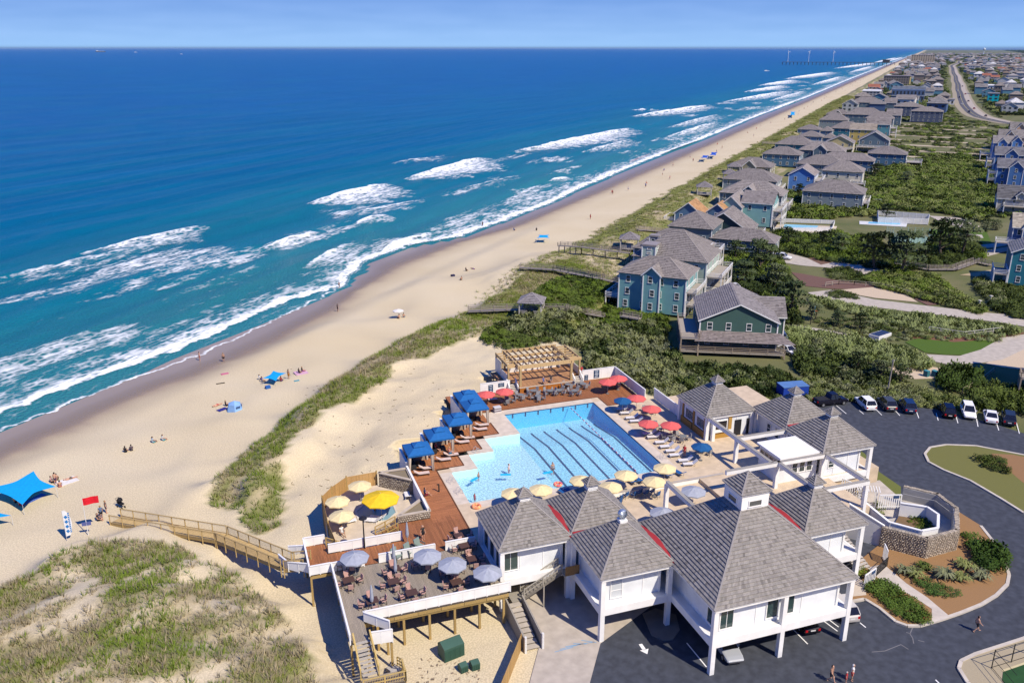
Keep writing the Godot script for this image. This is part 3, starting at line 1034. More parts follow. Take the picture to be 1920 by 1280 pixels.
	pavilion(g, 67.0, -77.2, 74.5, -84.6, 0.84, [0.6, 1.5, 0.3, 0.6], true)
	cupola(g, 70.75, -88.3, 12.1, 0.55, 0.9)
	cupola(g, 70.75, -80.9, 12.1, 0.55, 0.9)
	var red := MB.new()
	red.col = Color(0.36, 0.05, 0.05)
	red.bar(V(67.2, 9.9, -84.6), V(69.6, 9.9, -84.6), 0.5, 0.5)
	put(g, "flashing", red, mats["plain"])
	slab_box(g, "canopy", V(61.0, 9.55, -82.4), V(66.7, 9.75, -77.5), Color(0.84, 0.84, 0.83))
	slab_box(g, "shop_wall", V(61.3, 6.1, -82.1), V(66.9, 9.5, -78.0), PALE)
	for k in 3:
		window(g, V(63.6 + k * 1.05, 7.9, -77.97), 0.9, 1.5, 0, 1, 2, WHITE, Color(0.03, 0.045, 0.05))
	for k in 4:
		window(g, V(61.28, 8.6, -78.6 - k * 0.95), 0.85, 1.0, -PI / 2, 1, 2, Color(0.6, 0.5, 0.4), Color(0.05, 0.05, 0.05))
	window(g, V(67.75, 7.7, -89.2), 0.9, 1.4, -PI / 2, 1, 2, WHITE, Color(0.05, 0.06, 0.08))
	window(g, V(67.75, 7.7, -87.4), 0.9, 1.4, -PI / 2, 1, 2, WHITE, Color(0.05, 0.06, 0.08))
	window(g, V(68.9, 7.9, -77.78), 1.0, 1.6, 0, 1, 3, WHITE, Color(0.03, 0.045, 0.05))
	slab_box(g, "door", V(66.9, 6.12, -79.6), V(67.62, 8.4, -78.6), DARK)
	flatten_sub(g)
	# white frame of beams over the courtyard
	var f := thing("beam_frame", "white painted beam frame over the courtyard between bar and clubhouse", "pergola")
	for q in [[59.6, -91.4, 59.6, -77.1, 0], [59.8, -84.6, 66.9, -84.6, 0], [53.2, -77.1, 67.0, -77.1, 0], [60.5, -77.3, 60.5, -69.9, 0], [67.3, -77.3, 67.3, -69.9, 0], [60.6, -69.8, 67.5, -69.8, 0], [45.5, -77.2, 45.5, -70.0, 0]]:
		var bm := MB.new()
		bm.col = WHITE
		bm.bar(V(q[0], 9.38, q[1]), V(q[2], 9.38, q[3]), 0.36, 0.5)
		bm.col = Color(0.33, 0.31, 0.27)
		bm.bar(V(q[0], 9.65, q[1]), V(q[2], 9.65, q[3]), 0.42, 0.04)
		put(f, "beam", bm, mats["paint"])
	for q in [[59.6, -84.6, 6.1], [60.4, -77.2, 6.1], [67.3, -69.9, 5.2], [45.5, -77.2, 5.6], [60.3, -91.2, 6.1]]:
		slab_box(f, "post", V(q[0] - 0.22, q[2], q[1] - 0.22), V(q[0] + 0.22, 9.15, q[1] + 0.22), WHITE)
	build_terrace()

func build_terrace() -> void:
	# concrete deck round the pool, with the hole for the pool cut out
	var rects := [[59.0, -107.0, 76.2, -77.5], [50.55, -107.0, 59.0, -82.5], [24.4, -85.8, 50.55, -82.5], [22.75, -94.9, 24.4, -82.5], [22.75, -82.5, 38.0, -77.2],
		[24.4, -97.9, 27.85, -93.9], [27.85, -101.9, 31.3, -97.9], [31.3, -110.3, 36.4, -101.9], [36.4, -110.3, 52.0, -108.8], [50.55, -108.8, 52.0, -107.0], [59.0, -77.5, 68.2, -69.8], [45.4, -77.2, 59.0, -76.0], [53.0, -82.5, 59.0, -77.2]]
	var m := MB.new()
	m.col = TAN
	for r in rects:
		m.span(V(r[0], 4.0, r[1]), V(r[2], 6.1, r[3]))
	m.col = Color(0.62, 0.54, 0.44)                            # paler coping beside the water
	for r in [[50.57, -108.8, 51.9, -85.8], [36.4, -110.2, 50.57, -108.82], [31.4, -110.0, 36.38, -108.8], [31.4, -108.8, 36.38, -101.95], [27.9, -102.0, 31.28, -97.95], [24.5, -98.0, 27.8, -93.95], [22.9, -94.0, 24.38, -85.8], [24.38, -85.78, 50.55, -84.4]]:
		m.quad(V(r[0], 6.106, r[3]), V(r[2], 6.106, r[3]), V(r[2], 6.106, r[1]), V(r[0], 6.106, r[1]))
	ground_sheet("pool_deck", m, mats["concrete"])
	m = MB.new()
	m.col = Color(0.58, 0.47, 0.34)
	m.span(V(38.0, 4.6, -82.3), V(53.0, 5.6, -69.8))
	ground_sheet("lower_terrace", m, mats["concrete"])
	var rw := thing("terrace_wall", "long low white retaining wall between pool deck and lower terrace", "wall")
	slab_box(rw, "wall", V(30.6, 5.4, -82.5), V(56.5, 6.12, -82.25), WHITE)
	slab_box(rw, "coping", V(30.6, 6.125, -82.6), V(56.5, 6.165, -82.2), Color(0.42, 0.38, 0.33))
	# swimming pool
	var p := thing("swimming_pool", "light blue stepped swimming pool with dark lane lines", "swimming pool")
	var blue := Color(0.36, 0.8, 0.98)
	var shallow_blue := Color(0.52, 0.88, 0.98)  # paler blue for the shallow floor and its walls
	var b := MB.new()
	b.col = blue
	for q in [[4.6, -85.8, 4.6, -99.5], [4.6, -99.5, 3.7, -105.5], [3.7, -105.5, 3.5, -108.8]]:
		b.quad(V(36.4, q[0], q[1]), V(50.55, q[0], q[1]), V(50.55, q[2], q[3]), V(36.4, q[2], q[3]))
	b.col = shallow_blue
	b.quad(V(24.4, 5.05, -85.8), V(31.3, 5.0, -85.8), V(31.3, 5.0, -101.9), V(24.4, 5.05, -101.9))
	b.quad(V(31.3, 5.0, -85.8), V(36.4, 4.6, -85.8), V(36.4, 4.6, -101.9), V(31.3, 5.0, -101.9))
	put(p, "basin", b, mats["caustic_plaster"])
	b = MB.new()
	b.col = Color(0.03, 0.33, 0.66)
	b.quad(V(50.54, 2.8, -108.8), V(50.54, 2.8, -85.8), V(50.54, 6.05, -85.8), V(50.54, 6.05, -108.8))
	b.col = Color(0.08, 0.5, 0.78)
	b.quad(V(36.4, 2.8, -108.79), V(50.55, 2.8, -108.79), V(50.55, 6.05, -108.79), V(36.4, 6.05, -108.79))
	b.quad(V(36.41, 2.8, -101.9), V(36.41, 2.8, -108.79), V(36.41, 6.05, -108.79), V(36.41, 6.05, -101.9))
	b.col = shallow_blue
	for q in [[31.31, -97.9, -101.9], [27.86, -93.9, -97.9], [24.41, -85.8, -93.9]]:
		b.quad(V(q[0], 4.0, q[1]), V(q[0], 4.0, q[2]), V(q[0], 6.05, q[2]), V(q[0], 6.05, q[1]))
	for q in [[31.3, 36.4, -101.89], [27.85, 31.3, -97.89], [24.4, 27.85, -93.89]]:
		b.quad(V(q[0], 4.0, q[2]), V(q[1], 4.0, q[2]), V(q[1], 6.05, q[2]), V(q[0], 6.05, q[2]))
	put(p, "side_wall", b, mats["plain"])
	for k in 7:
		b = MB.new()
		b.col = Color(0.01, 0.035, 0.1)
		var x := 37.7 + k * 1.99
		for q in [[4.612, -86.8, 4.612, -99.5, 0.16], [4.612, -99.5, 3.712, -105.5, 0.16], [3.712, -105.5, 3.665, -106.4, 0.16], [4.618, -86.8, 4.618, -87.15, 0.5]]:
			b.quad(V(x - q[4], q[0], q[1]), V(x + q[4], q[0], q[1]), V(x + q[4], q[2], q[3]), V(x - q[4], q[2], q[3]))
		b.quad(V(x - 0.12, 5.3, -108.77), V(x + 0.12, 5.3, -108.77), V(x + 0.12, 5.95, -108.77), V(x - 0.12, 5.95, -108.77))
		put(p, "lane_line", b, mats["plain"])
	b = MB.new()
	b.col = Color(0.01, 0.03, 0.12)
	for q in [[24.41, -85.8, 24.41, -93.9], [24.9, -86.0, 24.9, -93.8]]:
		b.bar(V(q[0], 5.99 if q[0] < 24.5 else 4.97, q[1]), V(q[2], 5.99 if q[0] < 24.5 else 4.97, q[3]), 0.06, 0.08)
	b.bar(V(36.4, 5.98, -108.77), V(50.55, 5.98, -108.77), 0.03, 0.1)
	b.bar(V(50.53, 5.98, -108.77), V(50.53, 5.98, -85.8), 0.03, 0.1)
	put(p, "tile_band", b, mats["plain"])
	var wmat := StandardMaterial3D.new()
	wmat.resource_name = "pool_water"
	wmat.albedo_color = Color(0.8, 0.95, 1.0, 0.06)
	wmat.transparency = BaseMaterial3D.TRANSPARENCY_ALPHA
	wmat.roughness = 0.06
	wmat.uv1_triplanar = true
	wmat.uv1_world_triplanar = true
	wmat.uv1_scale = Vector3.ONE / 3.0
	wmat.heightmap_enabled = true
	wmat.heightmap_texture = grain(256, 0.03, 0.0, 1.0, 3, FastNoiseLite.TYPE_SIMPLEX, 77)
	wmat.heightmap_scale = 6.0
	var wm := MB.new()
	for r in [[36.4, -108.8, 50.55, -85.8], [31.3, -101.9, 36.4, -85.8], [27.85, -97.9, 31.3, -85.8], [24.4, -93.9, 27.85, -85.8]]:
		wm.quad(V(r[0], 5.96, r[3]), V(r[2], 5.96, r[3]), V(r[2], 5.96, r[1]), V(r[0], 5.96, r[1]))
	put(p, "water", wm, wmat)
	b = MB.new()
	for k in 60:
		b.col = [Color(0.75, 0.75, 0.75), Color(0.05, 0.08, 0.35), Color(0.5, 0.05, 0.1)][k % 3]
		var z := -108.5 + k * 0.36
		b.tube(V(46.6, 5.98, z), V(46.6, 5.98, z + 0.32), 0.06, 0.06, 5)
	put(p, "lane_rope", b, mats["plain"])
	# wooden decks
	var w := thing("wooden_deck", "reddish brown plank deck wrapping the sea side of the pool", "deck")
	m = MB.new()
	for r in [[19.2, -95.2, 22.72, -82.7, true, BROWN * 1.25], [15.4, -83.9, 22.72, -77.0, false, BROWN], [5.0, -80.3, 15.4, -77.0, false, BROWN], [5.0, -82.5, 7.2, -80.3, false, BROWN],
		[19.2, -98.9, 26.4, -95.25, false, BROWN * 1.25], [22.8, -102.7, 30.0, -99.05, false, BROWN * 1.25], [26.4, -106.6, 33.6, -102.85, false, BROWN * 1.25], [30.0, -118.0, 33.5, -106.7, false, BROWN * 1.2],
		[33.5, -118.0, 52.0, -110.35, true, BROWN], [52.02, -117.3, 58.1, -106.8, false, BROWN]]:
		planks(m, r[0], r[1], r[2], r[3], 6.115, r[4], r[5])
	meta(put(w, "planks", m, mats["wood"]), "", "", "", "stuff")
	m = MB.new()
	m.col = BROWN * 0.4
	for q in [[26.4, -98.9, 26.4, -95.2], [22.8, -95.2, 26.4, -95.2], [30.0, -102.7, 30.0, -99.0], [26.4, -99.0, 30.0, -99.0], [33.6, -106.6, 33.6, -102.8], [30.0, -102.8, 33.6, -102.8], [22.74, -95.2, 22.74, -77.0], [33.5, -110.33, 52.0, -110.33], [52.0, -110.3, 52.0, -106.8], [52.0, -106.8, 58.1, -106.8]]:
		m.bar(V(q[0], 6.115, q[1]), V(q[2], 6.115, q[3]), 0.16, 0.05)
	put(w, "border", m, mats["wood"])
	for q in [[5.1, -76.9], [5.1, -82.4], [9.0, -77.1], [13.0, -77.1], [7.1, -82.4], [10.0, -80.2]]:
		slab_box(w, "support_post", V(q[0] - 0.1, 2.0, q[1] - 0.1), V(q[0] + 0.1, 6.0, q[1] + 0.1), PINE, "wood")
	slab_box(w, "rim_joist", V(5.0, 5.7, -76.96), V(7.2, 6.0, -76.88), PINE, "wood")
	# white screens round the decks
	var scr := [["white board screen on the sea edge of the walkway deck", [[5.0, -82.5, 7.2, -82.5], [5.0, -82.5, 5.0, -76.9], [5.0, -76.9, 7.1, -76.9]]], ["long white screen between walkway deck and hot tub area, with black lamp post", [[7.3, -80.4, 15.2, -80.4]]]]
	for q in scr:
		var o := thing("screen_wall", q[0], "screen")
		for s in q[1]:
			panel_wall(o, V(s[0], 6.1, s[1]), V(s[2], 6.1, s[3]), 1.1)
	# cabana screens step down the sea side
	var where := ["first", "second", "third", "fourth"]
	var cw := [[19.1, -99.6, -95.4], [22.7, -103.2, -99.1], [26.4, -107.0, -103.0], [30.0, -114.6, -107.2]]
	for k in 4:
		var o := thing("cabana_screen", "white screen wall behind the %s cabana counted from the hot tub" % where[k], "screen", Vector3.ZERO, 0.0, "screens behind the cabanas")
		slab_box(o, "wall", V(cw[k][0] - 0.1, 3.0, cw[k][1]), V(cw[k][0] + 0.1, 7.62, cw[k][2]), WHITE * 0.92)
		slab_box(o, "cap", V(cw[k][0] - 0.16, 7.63, cw[k][1] - 0.05), V(cw[k][0] + 0.16, 7.7, cw[k][2] + 0.05), WHITE)
		slab_box(o, "return_wall", V(cw[k][0] + 0.1, 3.0, cw[k][1]), V(cw[k][0] + (3.5 if k < 3 else 5.3), 5.9, cw[k][1] + 0.15), WHITE * 0.9)
	var sw := thing("sign_wall", "white board wall with two dark signs left of the stage", "wall")
	panel_wall(sw, V(35.3, 6.1, -117.1), V(40.1, 6.1, -117.1), 1.75)
	poster(sw, V(37.0, 6.95, -117.04), 0.75, 1.15, 4)
	poster(sw, V(38.7, 7.3, -117.04), 0.95, 0.62, 3)
	sw = thing("sign_wall", "white board wall with a large dark sign right of the stage, turning the corner", "wall")
	panel_wall(sw, V(52.4, 6.1, -117.3), V(58.1, 6.1, -117.3), 1.75)
	panel_wall(sw, V(58.15, 6.1, -117.2), V(58.15, 6.1, -106.8), 1.75)
	poster(sw, V(54.9, 7.0, -117.24), 0.95, 1.3, 5)
	poster(sw, V(53.1, 6.6, -117.24), 0.62, 0.9, 3)
	sw = thing("board_wall", "white wall running from the deck corner to the bar pavilion", "wall")
	panel_wall(sw, V(59.85, 6.1, -107.1), V(59.85, 6.1, -99.4), 1.7)
	build_stage()

func poster(parent: Node3D, p: Vector3, w: float, h: float, lines: int) -> void:      # a dark board with pale lines of print
	var m := MB.new()
	m.col = Color(0.012, 0.045, 0.11)
	m.box(p, V(w, h, 0.05))
	var o := put(parent, "sign", m, mats["paint"])
	m = MB.new()
	m.col = Color(0.55, 0.62, 0.7)
	for k in lines:
		var y := h * 0.36 - h * 0.72 * k / maxf(1.0, lines - 1.0)
		m.box(p + V(rng.randf_range(-0.05, 0.05) * w, y, 0.03), V(w * rng.randf_range(0.45, 0.75), h * 0.07, 0.012))
	put(o, "print", m, mats["plain"])

func build_stage() -> void:
	var t := thing("stage", "timber stage with open rafter pergola at the head of the pool", "stage")
	var deck := Color(0.47, 0.25, 0.12)
	var m := MB.new()
	planks(m, 41.3, -124.3, 50.4, -115.8, 6.95, false, deck)
	planks(m, 39.0, -123.5, 41.3, -118.2, 6.95, true, deck)
	planks(m, 50.4, -123.5, 52.3, -118.2, 6.95, true, deck)
	meta(put(t, "floor", m, mats["wood"]), "", "", "", "stuff")
	for k in 2:
		slab_box(t, "front_board", V(41.3 + k * 4.55, 6.12, -115.78), V(45.8 + k * 4.55, 6.88, -115.7), Color(0.47, 0.17, 0.03), "wood")
	slab_box(t, "edge_trim", V(41.2, 6.88, -115.82), V(50.5, 6.97, -115.66), Color(0.7, 0.62, 0.5), "wood")
	var timber := Color(0.62, 0.44, 0.22)
	for q in [[41.6, -116.4, 0.36], [50.1, -116.4, 0.36], [41.6, -124.0, 0.3], [50.1, -124.0, 0.3], [40.2, -118.0, 0.26], [52.2, -118.0, 0.26], [40.2, -121.0, 0.22], [52.2, -121.0, 0.22], [40.2, -124.0, 0.26], [52.2, -124.0, 0.26]]:
		slab_box(t, "post", V(q[0] - q[2] / 2, 6.1, q[1] - q[2] / 2), V(q[0] + q[2] / 2, 9.75, q[1] + q[2] / 2), timber * 0.85, "wood")
	for q in [[41.2, -116.5, 50.6, -116.5, 10.0, 0.6], [41.2, -119.0, 50.6, -119.0, 10.0, 0.4], [41.2, -121.5, 50.6, -121.5, 10.0, 0.4], [41.2, -124.2, 50.6, -124.2, 10.0, 0.5], [40.0, -118.0, 41.6, -118.0, 9.75, 0.5], [50.2, -118.0, 52.5, -118.0, 9.75, 0.5],
		[40.2, -118.0, 40.2, -124.4, 9.75, 0.45], [52.2, -118.0, 52.2, -124.4, 9.75, 0.45], [41.5, -116.3, 41.5, -124.6, 9.95, 0.5], [50.2, -116.3, 50.2, -124.6, 9.95, 0.5]]:
		m = MB.new()
		m.col = vary(timber, 0.1)
		m.bar(V(q[0], q[4], q[1]), V(q[2], q[4], q[3]), 0.16, q[5])
		put(t, "beam", m, mats["wood"])
	for k in 9:
		m = MB.new()
		m.col = vary(timber, 0.12)
		var x := 42.0 + k * 0.98
		m.bar(V(x, 10.08, -116.4), V(x, 10.08, -124.3), 0.07, 0.34)
		put(t, "rafter", m, mats["wood"])
	for k in 6:
		for x in [40.85, 51.2]:
			m = MB.new()
			m.col = vary(timber, 0.12)
			m.bar(V(x - 0.75, 9.85, -118.6 - k * 1.05), V(x + 0.75, 9.85, -118.6 - k * 1.05), 0.07, 0.25)
			put(t, "rafter", m, mats["wood"])
	for k in 6:
		slab_box(t, "back_panel", V(41.9 + k * 1.38, 6.95, -122.6), V(43.1 + k * 1.38, 9.3, -122.5), Color(0.72, 0.71, 0.68))
	for q in [[40.05, -121.2, 40.15, -118.3, 8.3], [40.05, -124.2, 40.15, -121.5, 9.3], [52.25, -124.2, 52.35, -121.3, 9.4], [52.25, -120.8, 52.35, -118.4, 8.1], [50.35, -124.0, 50.45, -121.8, 9.5]]:
		slab_box(t, "side_panel", V(q[0], 6.1, q[1]), V(q[2], q[4], q[3]), Color(0.68, 0.66, 0.6))
	for s in [[40.5, -117.6], [51.4, -117.6]]:
		m = MB.new()
		steps(m, V(s[0], 6.1, s[1] + 1.4), V(s[0], 6.95, s[1]), 1.3, 5, Color(0.72, 0.66, 0.58))
		put(t, "steps", m, mats["wood"])
		m = MB.new()
		m.col = WHITE
		for d in [-0.7, 0.7]:
			railing(m, V(s[0] + d, 6.1, s[1] + 1.4), V(s[0] + d, 6.95, s[1]), 0.95, 1.5, 0.1, 2, 0.14)
		put(t, "stair_rail", m, mats["paint"])

func sheet(called: String, px: Array, y: float, c: Color, mt: String, thick := 0.0, px_h := -1.0) -> MeshInstance3D:
	var m := MB.new()
	m.col = c
	m.slab(flat(px, y if px_h < 0.0 else px_h), y - thick, y)
	return ground_sheet(called, m, mats[mt])

func kerb(px: Array, y: float, c := Color(0.55, 0.5, 0.43), closed := false) -> void:
	var m := MB.new()
	m.col = c
	var n := px.size()
	for k in (n if closed else n - 1):
		var a := P(px[k][0], px[k][1], y)
		var b := P(px[(k + 1) % n][0], px[(k + 1) % n][1], y)
		m.bar(a - V(0, 0.12, 0), b - V(0, 0.12, 0), 0.34, 0.28)
	ground_sheet("kerb", m, mats["concrete"])

func paint_line(m: MB, a: Vector3, b: Vector3, w: float) -> void:
	var d := (b - a).normalized().cross(Vector3.UP) * w * 0.5
	m.quad(a - d, a + d, b + d, b - d)

func build_lot() -> void:
	var asphalt := Color(0.062, 0.068, 0.09)
	sheet("parking_lot", [[1098,1310],[1126,1206],[1230,1130],[1560,1040],[1640,930],[1560,830],[1500,752],[1620,752],[1760,768],[1860,793],[1930,815],[2250,890],[2250,1310]], 2.5, asphalt, "asphalt", 0.3)
	sheet("concrete_apron", [[985,1310],[1098,1310],[1126,1206],[1230,1130],[1100,1060],[990,1095],[975,1150],[1010,1216]], 2.504, Color(0.46, 0.41, 0.35), "concrete", 0.3)
	sheet("kerb_island", [[1205,1150],[1230,1140],[1268,1152],[1275,1180],[1262,1198],[1245,1200],[1222,1190]], 2.62, Color(0.2, 0.18, 0.15), "concrete", 0.15)
	# islands with planting
	var g1 := [[1594,1127],[1622,1122],[1650,1139],[1680,1164],[1702,1172],[1725,1172],[1766,1160],[1804,1147],[1841,1132],[1869,1115],[1890,1094],[1893,1077],[1888,1060],[1880,1035],[1840,985],[1800,960],[1740,985],[1650,1020],[1598,1062]]
	sheet("planting_bed", g1, 2.62, Color(0.33, 0.19, 0.085), "soil", 0.2)
	kerb(g1.slice(0, 15), 2.66)
	sheet("garden_path", [[1626,1064],[1657,1057],[1700,1093],[1740,1120],[1779,1153],[1748,1163],[1748,1141],[1721,1123],[1680,1100],[1650,1086]], 2.64, Color(0.56, 0.50, 0.43), "concrete", 0.05)
	sheet("gravel_patch", [[1600,1092],[1612,1082],[1622,1094],[1625,1115],[1596,1118]], 2.63, Color(0.6, 0.52, 0.42), "stone", 0.05)
	var g2 := [[1735,850],[1745,838],[1775,833],[1830,835],[1920,852],[2010,872],[2010,985],[1920,960],[1880,935],[1820,900],[1770,880],[1742,865]]
	sheet("grass_island", g2, 2.62, Color(0.17, 0.17, 0.05), "grass", 0.2)
	kerb(g2, 2.66, Color(0.55, 0.5, 0.43), true)
	sheet("mulch_patch", [[1860,850],[1900,852],[1930,858],[1990,880],[1990,930],[1920,905],[1890,880],[1865,862]], 2.626, Color(0.3, 0.17, 0.08), "soil", 0.02)
	var g3 := [[1799,1252],[1803,1238],[1830,1225],[1920,1196],[2010,1165],[2010,1310],[1850,1310],[1815,1278]]
	sheet("corner_island", g3, 2.62, Color(0.42, 0.36, 0.24), "soil", 0.2)
	kerb(g3, 2.66, Color(0.55, 0.5, 0.43), true)
	sheet("sports_court", [[1882,1257],[1925,1243],[2010,1215],[2010,1310],[1905,1310],[1880,1275]], 2.65, Color(0.02, 0.075, 0.02), "concrete", 0.03)
	sheet("court_edge", [[1878,1256],[1925,1240],[2010,1212],[2010,1216],[1925,1244],[1882,1259]], 2.656, Color(0.6, 0.52, 0.3), "concrete", 0.03)
	sheet("lawn", [[1378,742],[1400,726],[1470,732],[1490,740],[1500,760],[1440,785],[1400,770]], 2.52, Color(0.13, 0.155, 0.035), "grass", 0.3)
	sheet("verge", [[1600,835],[1622,850],[1650,885],[1690,912],[1690,940],[1640,925],[1610,900]], 2.53, Color(0.15, 0.17, 0.04), "grass", 0.3)
	sheet("entrance_walk", [[1610,905],[1650,900],[1690,935],[1700,985],[1660,975],[1620,945]], 2.62, Color(0.52, 0.47, 0.4), "concrete", 0.3)
	# painted marks
	var m := MB.new()
	m.col = Color(0.75, 0.75, 0.74)
	var rows := [[1569,760,1587.5,775.5],[1611.6,769,1620,776],[1644,768,1654,778],[1680,770,1688,779],[1719,771,1723.5,783.5],[1756,774,1760,788],[1793,779,1797,793],[1831.5,783,1834.7,799.5],[1869.7,794,1873.7,806.5],[1905.8,788.6,1912.4,812.7]]
	for r in rows:
		paint_line(m, P(r[0], r[1], 2.508), P(r[2], r[3], 2.508), 0.11)
	for r in [[1417,1158,1447,1190],[1436,1156,1452,1180],[1483,1175,1515,1207],[1533,1155,1571,1183],[1540,1150,1573,1175],[1613,1167,1624,1176],[1288,1205,1325,1250],[1380,1230,1391,1241],[1755,1274,1764,1283],[1400,1160,1420,1190]]:
		paint_line(m, P(r[0], r[1], 2.508), P(r[2], r[3], 2.508), 0.12)
	ground_sheet("stall_lines", m, mats["plain"])
	m = MB.new()
	m.col = Color(0.75, 0.75, 0.74)
	var a := P(1201, 1207, 2.508)
	var b := P(1214, 1226, 2.508)
	var d := (b - a).normalized()
	var e := d.cross(Vector3.UP)
	paint_line(m, a, a.lerp(b, 0.6), 0.35)
	m.tri(a.lerp(b, 0.55) - e * 0.45, a.lerp(b, 0.55) + e * 0.45, b)
	ground_sheet("painted_arrow", m, mats["plain"])
	m = MB.new()
	m.col = Color(0.15, 0.32, 0.5)
	for r in [[1040,1222,1075,1213],[1060,1212,1115,1203],[1050,1217,1090,1207],[1075,1206,1100,1207],[1090,1200,1118,1204]]:
		paint_line(m, P(r[0], r[1], 2.512), P(r[2], r[3], 2.512), 0.08)
	ground_sheet("blue_hatching", m, mats["plain"])
	# cracks sealed pale in the asphalt
	m = MB.new()
	m.col = Color(0.16, 0.155, 0.16)
	for r in [[1712,1176,1707,1188],[1707,1188,1712,1196],[1712,1196,1714,1206],[1700,1185,1708,1188],[1660,1220,1690,1208],[1635,1222,1660,1220],[1722,1200,1734,1203],[1690,1208,1704,1217]]:
		paint_line(m, P(r[0], r[1], 2.508), P(r[2], r[3], 2.508), 0.09)
	ground_sheet("crack_seal", m, mats["plain"])
	# octagonal stone ramp
	var t := thing("ramp_turret", "octagonal cobble walled access ramp with white inner wall and palms", "ramp")
	var o := [V(77.3, 2.5, -74.1), V(79.8, 2.5, -71.1), V(79.3, 2.5, -67.5), V(75.3, 2.5, -63.4), V(70.6, 2.5, -63.2), V(67.5, 2.5, -66.9)]
	m = MB.new()
	for k in 5:
		stones(m, o[k + 1], o[k], 2.5, 0.26)
	meta(put(t, "cobbles", m, mats["stone"]), "", "", "", "stuff")
	m = MB.new()
	for k in 5:
		m.col = Color(0.34, 0.34, 0.34)
		var n: Vector3 = (o[k + 1] - o[k]).normalized().cross(Vector3.UP)
		m.bar(o[k] + n * 0.5 + V(0, 1.2, 0), o[k + 1] + n * 0.5 + V(0, 1.2, 0), 0.2, 2.55)
	put(t, "inner_face", m, mats["concrete"])
	m = MB.new()
	for k in 5:
		for j in 14:
			m.col = vary(Color(0.42, 0.36, 0.28), 0.25)
			var n: Vector3 = (o[k + 1] - o[k]).normalized().cross(Vector3.UP)
			m.box(o[k].lerp(o[k + 1], (j + 0.5) / 14.0) + n * (0.3 + rng.randf_range(-0.06, 0.06)) + V(0, 2.55, 0), V(0.3, 0.14, 0.42), Basis(Vector3.UP, atan2(-(o[k + 1] - o[k]).z, (o[k + 1] - o[k]).x)))
	meta(put(t, "cap_stones", m, mats["stone"]), "", "", "", "stuff")
	var i := [V(73.3, 2.6, -70.4), V(75.6, 2.6, -68.6), V(75.5, 2.6, -66.8), V(73.2, 2.6, -64.5), V(71.0, 2.6, -64.6), V(68.9, 2.6, -67.3), V(68.3, 2.6, -70.8)]
	m = MB.new()
	m.col = WHITE
	for k in 6:
		m.bar(i[k] + V(0, 1.35, 0), i[k + 1] + V(0, 1.35 if k < 5 else 1.9, 0), 0.16, 2.6)
		m.bar(i[k] + V(0, 2.7, 0), i[k + 1] + V(0, 2.7 if k < 5 else 3.5, 0), 0.3, 0.09)
	put(t, "inner_wall", m, mats["paint"])
	m = MB.new()
	m.col = Color(0.45, 0.42, 0.38)
	m.slab(PackedVector2Array([Vector2(77, -73.9), Vector2(79.4, -71), Vector2(78.9, -67.7), Vector2(75.2, -63.9), Vector2(70.8, -63.8), Vector2(67.9, -67), Vector2(68.3, -71), Vector2(73.3, -70.4)]), 2.55, 3.3)
	put(t, "ramp_floor", m, mats["concrete"])
	m = MB.new()
	m.col = Color(0.2, 0.13, 0.07)
	m.slab(PackedVector2Array([Vector2(73.3, -70.3), Vector2(75.5, -68.5), Vector2(75.4, -66.9), Vector2(73.1, -64.6), Vector2(71.1, -64.7), Vector2(69, -67.3)]), 3.31, 3.6)
	put(t, "planter_soil", m, mats["soil"])
	m = MB.new()
	m.col = Color(0.35, 0.35, 0.35)
	for k in 4:
		m.bar(o[k].lerp(i[mini(k, 3)], 0.25) + V(0, 2.0, 0), o[k + 1].lerp(i[mini(k + 1, 3)], 0.25) + V(0, 2.0, 0), 0.05, 0.05)
	put(t, "handrail", m, mats["plain"])
	var wl := thing("stair_wall", "tall white wall stepping down from clubhouse to cobble ramp", "wall")
	m = MB.new()
	m.col = Color(0.62, 0.62, 0.61)
	m.quad(V(65.3, 2.5, -69.9), V(67.8, 2.5, -66.9), V(67.8, 5.2, -66.9), V(65.3, 6.9, -69.9))
	m.quad(V(67.9, 2.5, -67.0), V(65.45, 2.5, -70.0), V(65.45, 6.9, -70.0), V(67.9, 5.2, -67.0))
	put(wl, "wall", m, mats["paint"])
	m = MB.new()
	m.col = WHITE
	m.bar(V(65.3, 6.9, -70.0), V(67.9, 5.22, -66.9), 0.26, 0.1)
	put(wl, "cap", m, mats["paint"])
	var st := thing("front_stairs", "pale concrete stairs beside the right end of the clubhouse", "stairs")
	m = MB.new()
	steps(m, V(62.6, 2.7, -63.6), V(61.6, 6.1, -69.4), 1.9, 18, Color(0.52, 0.48, 0.43))
	put(st, "flight", m, mats["concrete"])
	# picket gates
	for q in [["white picket gate with a small blue sign at the foot of the front stairs", [60.4, 2.6, -61.0], [62.4, 2.6, -61.7], 1.5, true], ["white picket screen slanting down beside the black gate", [65.6, 2.6, -63.6], [66.3, 2.6, -64.9], 1.8, false], ["white picket fence by the entrance walk, next to the parking lot", [69.9, 4.3, -76.6], [72.5, 3.2, -74.9], 1.7, false], ["white picket fence between arbour and cobble ramp with a dark name board", [73.0, 3.0, -73.4], [75.6, 3.0, -72.6], 1.8, true]]:
		var f := thing("picket_fence", q[0], "fence", Vector3.ZERO, 0.0, "white picket fences by the entrance")
		m = MB.new()
		m.col = WHITE
		var p := V(q[1][0], q[1][1], q[1][2])
		var r := V(q[2][0], q[2][1], q[2][2])
		var n := int((r - p).length() / 0.27)
		for k in n + 1:
			var w := p.lerp(r, float(k) / n)
			var bd := MB.new()
			bd.col = WHITE
			bd.box(w + V(0, q[3] * 0.5, 0), V(0.13, q[3], 0.06), Basis(Vector3.UP, atan2(-(r - p).z, (r - p).x)))
			put(f, "picket", bd, mats["paint"])
